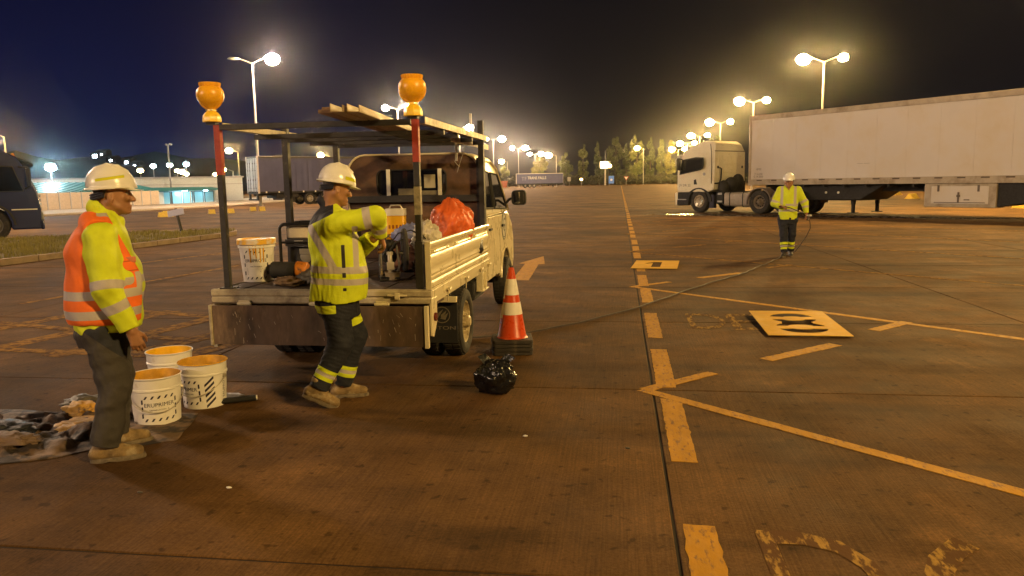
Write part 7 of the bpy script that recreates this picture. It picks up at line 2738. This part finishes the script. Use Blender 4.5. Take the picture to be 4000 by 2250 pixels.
def sprayer():
    t = thing('line_sprayer', 'airless paint sprayer with a dark wheel and hoses on the truck bed', 'sprayer', (-2.02, 6.62, 0.784), R(20))
    mt = mat('sprayer_steel', (0.12, 0.11, 0.10), 0.4, metal=0.5, var=0.3, vs=15, dirt=(0.42, 0.28, 0.08), ds=14, dt=(0.6, 0.7))
    b = MB()
    n = 28
    b.tube([(0.09, 0.10 * math.cos(2 * math.pi * i / n) , 0.205 + 0.155 * math.sin(2 * math.pi * i / n)) for i in range(n)], 0.022, 8, closed=True)
    w = b.build('tyre', M_TYRE, t, loc=(0.02, 0.02, 0.02))
    w.scale = (1.1, 1.75, 1.12)
    b = MB()
    for k in range(5):
        a = 2 * math.pi * k / 5
        b.cyl((0.09, 0, 0.205), (0.09, 0.13 * math.cos(a), 0.205 + 0.135 * math.sin(a)), 0.008, n=6)
    b.cyl((0.05, 0, 0.205), (0.13, 0, 0.205), 0.02, n=10)
    b.build('wheel_hub', mt, t, loc=(0.02, 0.02, 0.02))
    b = MB()
    b.tube([(-0.10, -0.10, 0.0), (-0.10, -0.10, 0.30), (-0.07, -0.05, 0.36)], 0.012, 8).tube([(-0.10, 0.12, 0.0), (-0.10, 0.12, 0.30), (-0.07, 0.1, 0.36)], 0.012, 8)
    b.tube([(-0.07, -0.05, 0.36), (-0.02, 0.0, 0.385), (-0.07, 0.1, 0.36)], 0.012, 8)
    b.cyl((-0.10, -0.10, 0.12), (-0.10, 0.12, 0.12), 0.010, n=8)
    b.tube([(-0.12, -0.14, 0.0), (0.02, -0.14, 0.02), (0.06, -0.12, 0.12), (0.04, -0.1, 0.30)], 0.010, 8)
    b.build('cart_frame', mt, t)
    b = MB()
    b.cyl((-0.02, -0.06, 0.20), (-0.02, 0.10, 0.20), 0.065, n=18).cyl((-0.02, -0.03, 0.08), (-0.02, -0.03, 0.33), 0.035, n=14)
    b.ell((-0.02, 0.02, 0.30), (0.07, 0.07, 0.05), 14, 8)
    b.build('pump', M_UNDER, t, bevel=0.006)
    b = MB()
    b.cyl((-0.02, -0.085, 0.05), (-0.02, -0.085, 0.22), 0.022, n=10).cyl((-0.02, -0.085, 0.22), (-0.02, -0.085, 0.25), 0.03, n=8)
    b.box(-0.05, 0.015, -0.11, -0.095, 0.09, 0.16)
    b.build('piston', M_WIRE, t, bevel=0.003)
    b = MB()
    b.tube([(-0.02, -0.09, 0.25), (0.03, -0.14, 0.33), (0.10, -0.12, 0.36), (0.16, -0.04, 0.28), (0.13, 0.05, 0.14), (0.02, 0.12, 0.05), (-0.12, 0.04, 0.02), (-0.10, -0.14, 0.03), (0.06, -0.16, 0.02)], 0.008, 8)
    b.tube([(0.0, -0.06, 0.33), (0.06, -0.10, 0.41), (0.18, -0.02, 0.43), (0.30, 0.10, 0.36), (0.36, 0.2, 0.30)], 0.006, 6)
    b.build('hose', M_RUBBER, t)
    # pale paint bucket hooked under the pump
    b = MB()
    b.lathe([(0.0005, 0.0), (0.06, 0.0), (0.072, 0.07), (0.075, 0.071), (0.068, 0.068), (0.058, 0.02), (0.0005, 0.02)], 20, c=(0.0, -0.10, 0.003), cap=False)
    b.build('drip_cup', mat('splashed_cup', (0.42, 0.33, 0.20), 0.5, var=0.3, vs=20), t)
sprayer()

# ------------------------------------------------------------------ traffic cones nested beside the truck
def cones():
    org = mat('cone_orange', (0.60, 0.065, 0.012), 0.32, var=0.06, vs=6, dirt=(0.30, 0.04, 0.012), ds=6, dt=(0.58, 0.8), coat=0.2)
    wh = mat('reflective_sleeve', (0.80, 0.76, 0.70), 0.35, var=0.06, vs=8, dirt=(0.58, 0.52, 0.44), ds=6, dt=(0.6, 0.8))
    bk = mat('cone_base_rubber', (0.030, 0.024, 0.020), 0.7, var=0.3, vs=10, bump=0.3, dirt=(0.10, 0.075, 0.05), ds=10, dt=(0.55, 0.7))
    labs = ['top orange cone with two white bands on the black base stack', 'second black cone base from the top of the stack', 'third black cone base from the top of the stack', 'bottom black cone base resting on the concrete']
    H = 0.70
    R0, R1 = 0.136, 0.028
    rad = lambda z: R0 + (R1 - R0) * (z - 0.04) / (H - 0.04)
    def make():
        t = thing('traffic_cone', '', 'traffic cone', (0, 0, 0), 0, 'traffic cones nested in one stack beside the truck')
        b = MB()
        q = rounded_rect(-0.19, 0.19, -0.19, 0.19, 0.03, 3)
        b.loft([[(x, z, h) for x, _, z in q] for h in (0.0, 0.034)])
        b.build('base', bk, t, bevel=0.005)
        b = MB()
        def shell(z0, z1, m, nm, o=0.0):
            mb = MB()
            pr = [(rad(z0) + o, z0), (rad(z1) + o, z1)]
            mb.lathe(pr + [(rad(z1) + o - 0.003, z1), (rad(z0) + o - 0.003, z0)], 36, cap=False)
            mb.build(nm, m, t)
        b.lathe([(R0 + 0.012, 0.036), (R0 + 0.004, 0.044), (rad(0.06), 0.06), (R1, H), (R1 - 0.004, H + 0.004), (R1 - 0.008, H), (rad(0.06) - 0.005, 0.06)], 36, cap=False)
        b.build('cone_body', org, t)
        shell(0.262, 0.378, wh, 'reflective_band', 0.0018)
        shell(0.448, 0.600, wh, 'reflective_band', 0.0018)
        return t
    top = make()
    for k in range(4):
        t = top if k == 0 else copy_tree(top)
        t['label'] = labs[k]
        t.location = (-1.03 + (0.004, -0.006, 0.010, -0.003)[k], 7.20 + (0, 0.006, -0.004, 0.004)[k], 0.0365 * (3 - k) + 0.001)
        t.rotation_euler = (0, 0, R((10, 13, 8, 11)[k]))
        if k:
            t.rotation_euler.z += 0
    return top
cones()

# black rubbish bag
def rubbish_bag():
    m = mat('black_plastic_bag', (0.010, 0.010, 0.011), 0.22, var=0.3, vs=8, bump=0.5, bs=18)
    t = blob('rubbish_bag', m, (-0.955, 5.745, 0.115), (0.160, 0.125, 0.150), 41, 0.22, 1.5, 5, flat=0.112, crease=0.075)
    tag(t, 'crumpled black plastic rubbish bag lying on the concrete before the cones', 'bag')
    b = MB()
    rn = random.Random(3)
    for k, (a, l) in enumerate(((0.3, 0.10), (0.75, 0.08), (2.6, 0.09), (2.95, 0.07), (0.5, 0.06))):
        c, s = math.cos(a), math.sin(a)
        p0 = Vector((c * 0.085, s * 0.03 - 0.01, 0.10))
        p1 = p0 + Vector((c * l * 0.8, s * 0.02, 0.055 + 0.02 * rn.random()))
        p2 = p0 + Vector((c * l * 0.2, s * 0.03 + 0.02, 0.085))
        p3 = p0 + Vector((-c * 0.05, 0.03, 0.03))
        e = Vector((0, 0.006, 0.002))
        b.loft([[p0, p1, p2, p3], [p0 + e, p1 + e, p2 + e, p3 + e]])
    b.build('torn_edge', m, t, bevel=0.003)
rubbish_bag()

# ------------------------------------------------------------------ stencils
def stencils():
    sm = mat('stencil_sheet', (0.66, 0.37, 0.022), 0.7, spec=0.25, var=0.10, vs=3, dirt=(0.70, 0.48, 0.12), ds=2.2, dt=(0.56, 0.75), bump=0.1, bs=10)
    def cutplate(name, label, w, h, holes, loc, rz, tilt=0.0, thick=0.006):
        cu = bpy.data.curves.new(name, 'CURVE')
        cu.dimensions = '2D'
        cu.fill_mode = 'BOTH'
        cu.extrude = thick / 2
        for loop in [[(-w / 2, -h / 2), (w / 2, -h / 2), (w / 2, h / 2), (-w / 2, h / 2)]] + holes:
            sp = cu.splines.new('POLY')
            sp.points.add(len(loop) - 1)
            for p, (x, y) in zip(sp.points, loop):
                p.co = (x, y, 0, 1)
            sp.use_cyclic_u = True
        tmp = bpy.data.objects.new(name, cu)
        COL.objects.link(tmp)
        dg = bpy.context.evaluated_depsgraph_get()
        me = bpy.data.meshes.new_from_object(tmp.evaluated_get(dg))
        bpy.data.objects.remove(tmp)
        bpy.data.curves.remove(cu)
        me.name = name
        me.materials.clear()
        me.materials.append(sm)
        o = obj_from(me, name, None, loc)
        o.rotation_euler = (tilt, 0, rz)
        tag(o, label, 'stencil', 'number stencils lying on the bays')
        return o
    def bowl(cy0, rx, ry, t, up):
        """half-ring cut of a stencil 8: the side of one lobe, left open at its bridge"""
        n = 14
        a0, a1 = (R(8), R(172)) if up else (R(188), R(352))
        ou = [(rx * math.cos(a0 + (a1 - a0) * i / n), cy0 + ry * math.sin(a0 + (a1 - a0) * i / n)) for i in range(n + 1)]
        inn = [((rx - t) * math.cos(a1 + (a0 - a1) * i / n), cy0 + (ry - t * 1.35) * math.sin(a1 + (a0 - a1) * i / n)) for i in range(n + 1)]
        return ou + inn
    br = 0.055
    holes = [bowl(0.235 + br, 0.235, 0.235, 0.140, True), bowl(-0.255 - br, 0.25, 0.235, 0.145, False)]
    mid_up = bowl(0.235 - br, 0.235, 0.19, 0.115, False)
    mid_dn = bowl(-0.255 + br, 0.25, 0.20, 0.12, True)
    # the two inner half rings meet at the waist: join them into one hole with curved sides
    n = 14
    def arc(cx, cyy, rx, ry, a, c, k=12):
        return [(cx + rx * math.cos(R(a + (c - a) * i / k)), cyy + ry * math.sin(R(a + (c - a) * i / k))) for i in range(k + 1)]
    left = arc(0, 0.235 - br, 0.235, 0.19, 182, 228, 8) + arc(0, -0.255 + br, 0.25, 0.20, 132, 178, 8) + arc(0, -0.255 + br, 0.13, 0.075, 178, 90, 8) + arc(0, 0.235 - br, 0.12, 0.07, 270, 182, 8)
    right = [(-x, y) for x, y in left][::-1]
    # merge across the waist
    waist = arc(0, 0.235 - br, 0.235, 0.19, 182, 228, 8) + arc(0, -0.255 + br, 0.25, 0.20, 132, 178, 8) + arc(0, -0.255 + br, 0.13, 0.075, 178, 2, 12) + arc(0, -0.255 + br, 0.25, 0.20, 2, 48, 8) + arc(0, 0.235 - br, 0.235, 0.19, -48, -2, 8) + arc(0, 0.235 - br, 0.12, 0.07, -2, -178, 12)
    holes.append(waist)
    # number eight, propped a little off the ground on its left edge
    o = cutplate('number_stencil', 'yellow sheet with a cut out figure 8 lying by the faded letters', 0.83, 1.33, holes, (1.935, 8.69, 0.035), R(-0.8), R(1.2))
    one = [(0.10, -0.42), (0.10, 0.40), (-0.06, 0.40), (-0.24, 0.16), (-0.16, 0.10), (-0.07, 0.20), (-0.07, -0.42)]
    cutplate('number_stencil', 'yellow sheet with a cut out figure 1 lying on the dashed line', 0.84, 1.30, [one], (0.68, 14.83, 0.02), R(-6), R(0.5))
stencils()

# ------------------------------------------------------------------ paint hose across the yard
def hose():
    m = mat('hose_rubber', (0.075, 0.055, 0.045), 0.6, var=0.2)
    base = [(-0.98, 8.10), (-0.49, 8.68), (0.28, 9.92), (0.92, 11.26), (1.45, 12.30), (1.90, 13.1), (2.15, 13.6), (2.40, 14.2), (3.0, 15.6), (3.35, 16.5), (3.55, 16.85)]
    xs = np.array(base)
    tt = np.arange(len(base))
    q = np.linspace(0, len(base) - 1, 110)
    px, py = smooth_interp(q, tt, xs[:, 0]), smooth_interp(q, tt, xs[:, 1])
    pts = [(x + 0.012 * math.sin(i * 0.7), y, 0.0135) for i, (x, y) in enumerate(zip(px, py))]
    # start: out from under the truck; end: up to the worker's gun hand
    pts = [(-2.05, 7.55, 0.0135), (-1.7, 7.70, 0.0135), (-1.3, 7.90, 0.0135)] + pts
    z = lambda x, y, zz: (x, y, zz)
    pts += [(3.66, 16.80, 0.08), (3.74, 16.68, 0.24), (3.82, 16.56, 0.42), (3.865, 16.46, 0.58), (3.84, 16.40, 0.72), (3.79, 16.40, 0.80)]
    b = MB()
    b.tube(pts, 0.0095, 8)
    o = b.build('paint_hose', m, None)
    tag(o, 'long grey paint hose running from the truck to the walking worker', 'hose')
    # the hose loop in his other hand
    P = Vector((3.42, 16.55, 0))
    rt = Vector((0.97931, -0.20237, 0))
    aw = Vector((0.20237, 0.97931, 0))
    W = lambda s, d, z: P + rt * s + aw * d + Vector((0, 0, z))
    t = thing('spray_gun', 'pale paint spray gun held in the walking worker left hand', 'spray gun', W(0.385, -0.10, 0.80), math.atan2(-0.20237, 0.97931))
    b = MB()
    b.cyl((0, 0, -0.05), (0.0, 0.0, 0.05), 0.014, n=8)
    b.build('grip', M_BLACK, t)
    b = MB()
    b.cyl((-0.02, 0.0, 0.045), (0.045, -0.05, 0.05), 0.016, n=10).cyl((0.045, -0.05, 0.05), (0.07, -0.07, 0.052), 0.022, n=10)
    b.build('barrel', M_PAIL, t)
    b = MB()
    b.tube([(0.01, -0.02, 0.03), (0.045, -0.03, 0.0), (0.02, -0.02, -0.04)], 0.005, 6)
    b.build('trigger_guard', M_WIRE, t)
    b = MB()
    pts = [W(-0.16, -0.22, 1.04), W(-0.06, -0.24, 1.04), W(0.05, -0.23, 1.01), W(0.16, -0.20, 0.96), W(0.27, -0.15, 0.90), W(0.36, -0.10, 0.83)]
    b.tube(pts, 0.009, 8)
    tag(b.build('hose_whip', M_RUBBER, None), 'short black hose stretched between the walking worker hands', 'hose')
hose()

# ------------------------------------------------------------------ paint-stained sheet and rubbish at the left worker's feet
def drop_sheet():
    m = mat('stained_sheet', (0.15, 0.095, 0.058), 0.75, var=0.5, vs=7, bump=0.5, bs=20, dirt=(0.030, 0.022, 0.020), ds=4.5, dt=(0.47, 0.56))
    N, Mm = 70, 60
    vs, fs = [], []
    cor = [(-4.62, 4.98), (-3.02, 5.02), (-2.86, 4.42), (-3.78, 3.86)]
    for j in range(Mm + 1):
        for i in range(N + 1):
            u, v = i / N, j / Mm
            a = Vector(cor[0]).lerp(Vector(cor[1]), u)
            c = Vector(cor[3]).lerp(Vector(cor[2]), u)
            p = a.lerp(c, v)
            e = min(u, 1 - u, v, 1 - v)
            p += Vector((mnoise.noise((p.x * 3, p.y * 3, 1)), mnoise.noise((p.x * 3, p.y * 3, 5)))) * 0.10
            q = abs(mnoise.noise((p.x * 5, p.y * 5, 0))) + 0.5 * abs(mnoise.noise((p.x * 11, p.y * 11, 2))) + 0.25 * abs(mnoise.noise((p.x * 23, p.y * 23, 4)))
            calm = 0.15 if (p.x > -3.45 and p.y > 3.9) else 1.0
            z = 0.004 + q * 0.085 * min(1, e * 6 + 0.05) * calm
            vs.append((p.x, p.y, z))
    for j in range(Mm):
        for i in range(N):
            o = j * (N + 1) + i
            fs.append((o, o + 1, o + N + 2, o + N + 1))
    b = MB()
    b.add(vs, fs)
    o = b.build('drop_sheet', m, None, ang=60)
    so = o.modifiers.new('thickness', 'SOLIDIFY')
    so.thickness = 0.002
    tag(o, 'crumpled paint stained plastic sheet spread under the left worker boots and pails', 'sheet')
    yl = mat('paint_cake', (0.50, 0.28, 0.05), 0.6, var=0.4, vs=10, bump=0.5, dirt=(0.10, 0.06, 0.03), ds=9, dt=(0.55, 0.65))
    dk = mat('dark_plastic_bag', (0.010, 0.012, 0.020), 0.55, var=0.3, vs=8, bump=0.5)
    for nm, m_, c, r, sd, lab, cat in (
        ('navy_bag', dk, (-4.12, 4.42, 0.035), (0.26, 0.18, 0.055), 51, 'dark navy plastic bag flattened on the stained sheet at the frame edge', 'bag'),
        ('paint_cake', yl, (-3.80, 4.86, 0.05), (0.15, 0.09, 0.06), 54, 'lump of dried yellow paint on the sheet behind the boots', 'paint lump'),
        ('paint_cake', yl, (-3.58, 4.62, 0.03), (0.22, 0.15, 0.035), 57, 'flat smear of yellow paint on the sheet beside the boots', 'paint lump'),
        ('dark_rag', M_DARKB, (-4.00, 5.12, 0.035), (0.15, 0.10, 0.05), 60, 'dark crumpled rag beyond the stained sheet', 'rag'),
        ('pale_wrapper', mat('wrapper', (0.13, 0.085, 0.058), 0.7, var=0.4, vs=9, bump=0.5), (-3.86, 4.22, 0.045), (0.20, 0.11, 0.05), 63, 'pale crumpled wrapper at the near edge of the sheet', 'wrapper'),
        ('pale_wrapper', mat('wrapper', (0.13, 0.085, 0.058), 0.7, var=0.4, vs=9, bump=0.5), (-3.42, 4.95, 0.045), (0.13, 0.09, 0.05), 66, 'pale crumpled wrapper between the boots and the nearest pail', 'wrapper')):
        o = blob(nm, m_, c, r, sd, 0.40, 2.3, 4, flat=c[2] - 0.006, crease=0.13)
        tag(o, lab, cat)
    # paint roller sleeve
    t = thing('roller_sleeve', 'black paint roller sleeve with pale ends lying behind the pails', 'roller', (-2.88, 5.32, 0.034), R(28))
    b = MB()
    b.cyl((-0.12, 0, 0), (0.14, 0, 0), 0.034, n=18)
    b.build('sleeve', mat('roller_nap', (0.014, 0.013, 0.013), 0.9, bump=0.8, bs=120), t, bevel=0.01)
    b = MB()
    t.scale = (1, 1.25, 0.62)
    t.location.z = 0.022
    for x in (-0.122, 0.142):
        b.cyl((x - 0.006, 0, 0), (x + 0.006, 0, 0), 0.028, n=14)
    b.build('end_cap', M_PAIL, t)
    o = blob('dark_sheet_scrap', M_DARKB, (-3.02, 5.42, 0.012), (0.14, 0.10, 0.014), 71, 0.5, 2.3, 3, flat=0.010)
    tag(o, 'dark plastic scrap under the black roller sleeve', 'scrap')
    # tiny litter on the slabs
    for i, (x, y) in enumerate(((-2.10, 3.73), (0.05, 4.55), (-0.60, 4.72), (-2.55, 3.62))):
        o = blob('litter_chip', M_PAIL if i % 2 == 0 else M_DARKB, (x, y, 0.006), (0.016, 0.008, 0.006), 80 + i, 0.4, 2, 2)
        tag(o, ['pale litter chip on the slab nearest the camera', 'dark litter chip left of the dashed line', 'pale litter chip between bag and dashed line', 'dark litter chip near the long slab joint'][i], 'litter')
drop_sheet()

# ------------------------------------------------------------------ thin haze added to give the lamps halos
def haze():
    m = bpy.data.materials.new('halo_haze')
    m.use_nodes = True
    nt = m.node_tree
    nt.nodes.clear()
    out = nt.nodes.new('ShaderNodeOutputMaterial')
    v = nt.nodes.new('ShaderNodeVolumePrincipled')
    v.inputs['Color'].default_value = (0.92, 0.92, 0.95, 1)
    v.inputs['Density'].default_value = HAZE
    v.inputs['Anisotropy'].default_value = 0.97
    nt.links.new(v.outputs[0], out.inputs['Volume'])
    b = MB()
    b.box(-760, 760, -150, 1000, -1.5, 60)
    o = b.build('haze', m, None, smooth=False)
    tag(o, kind='stuff')
if HAZE > 0:
    haze()
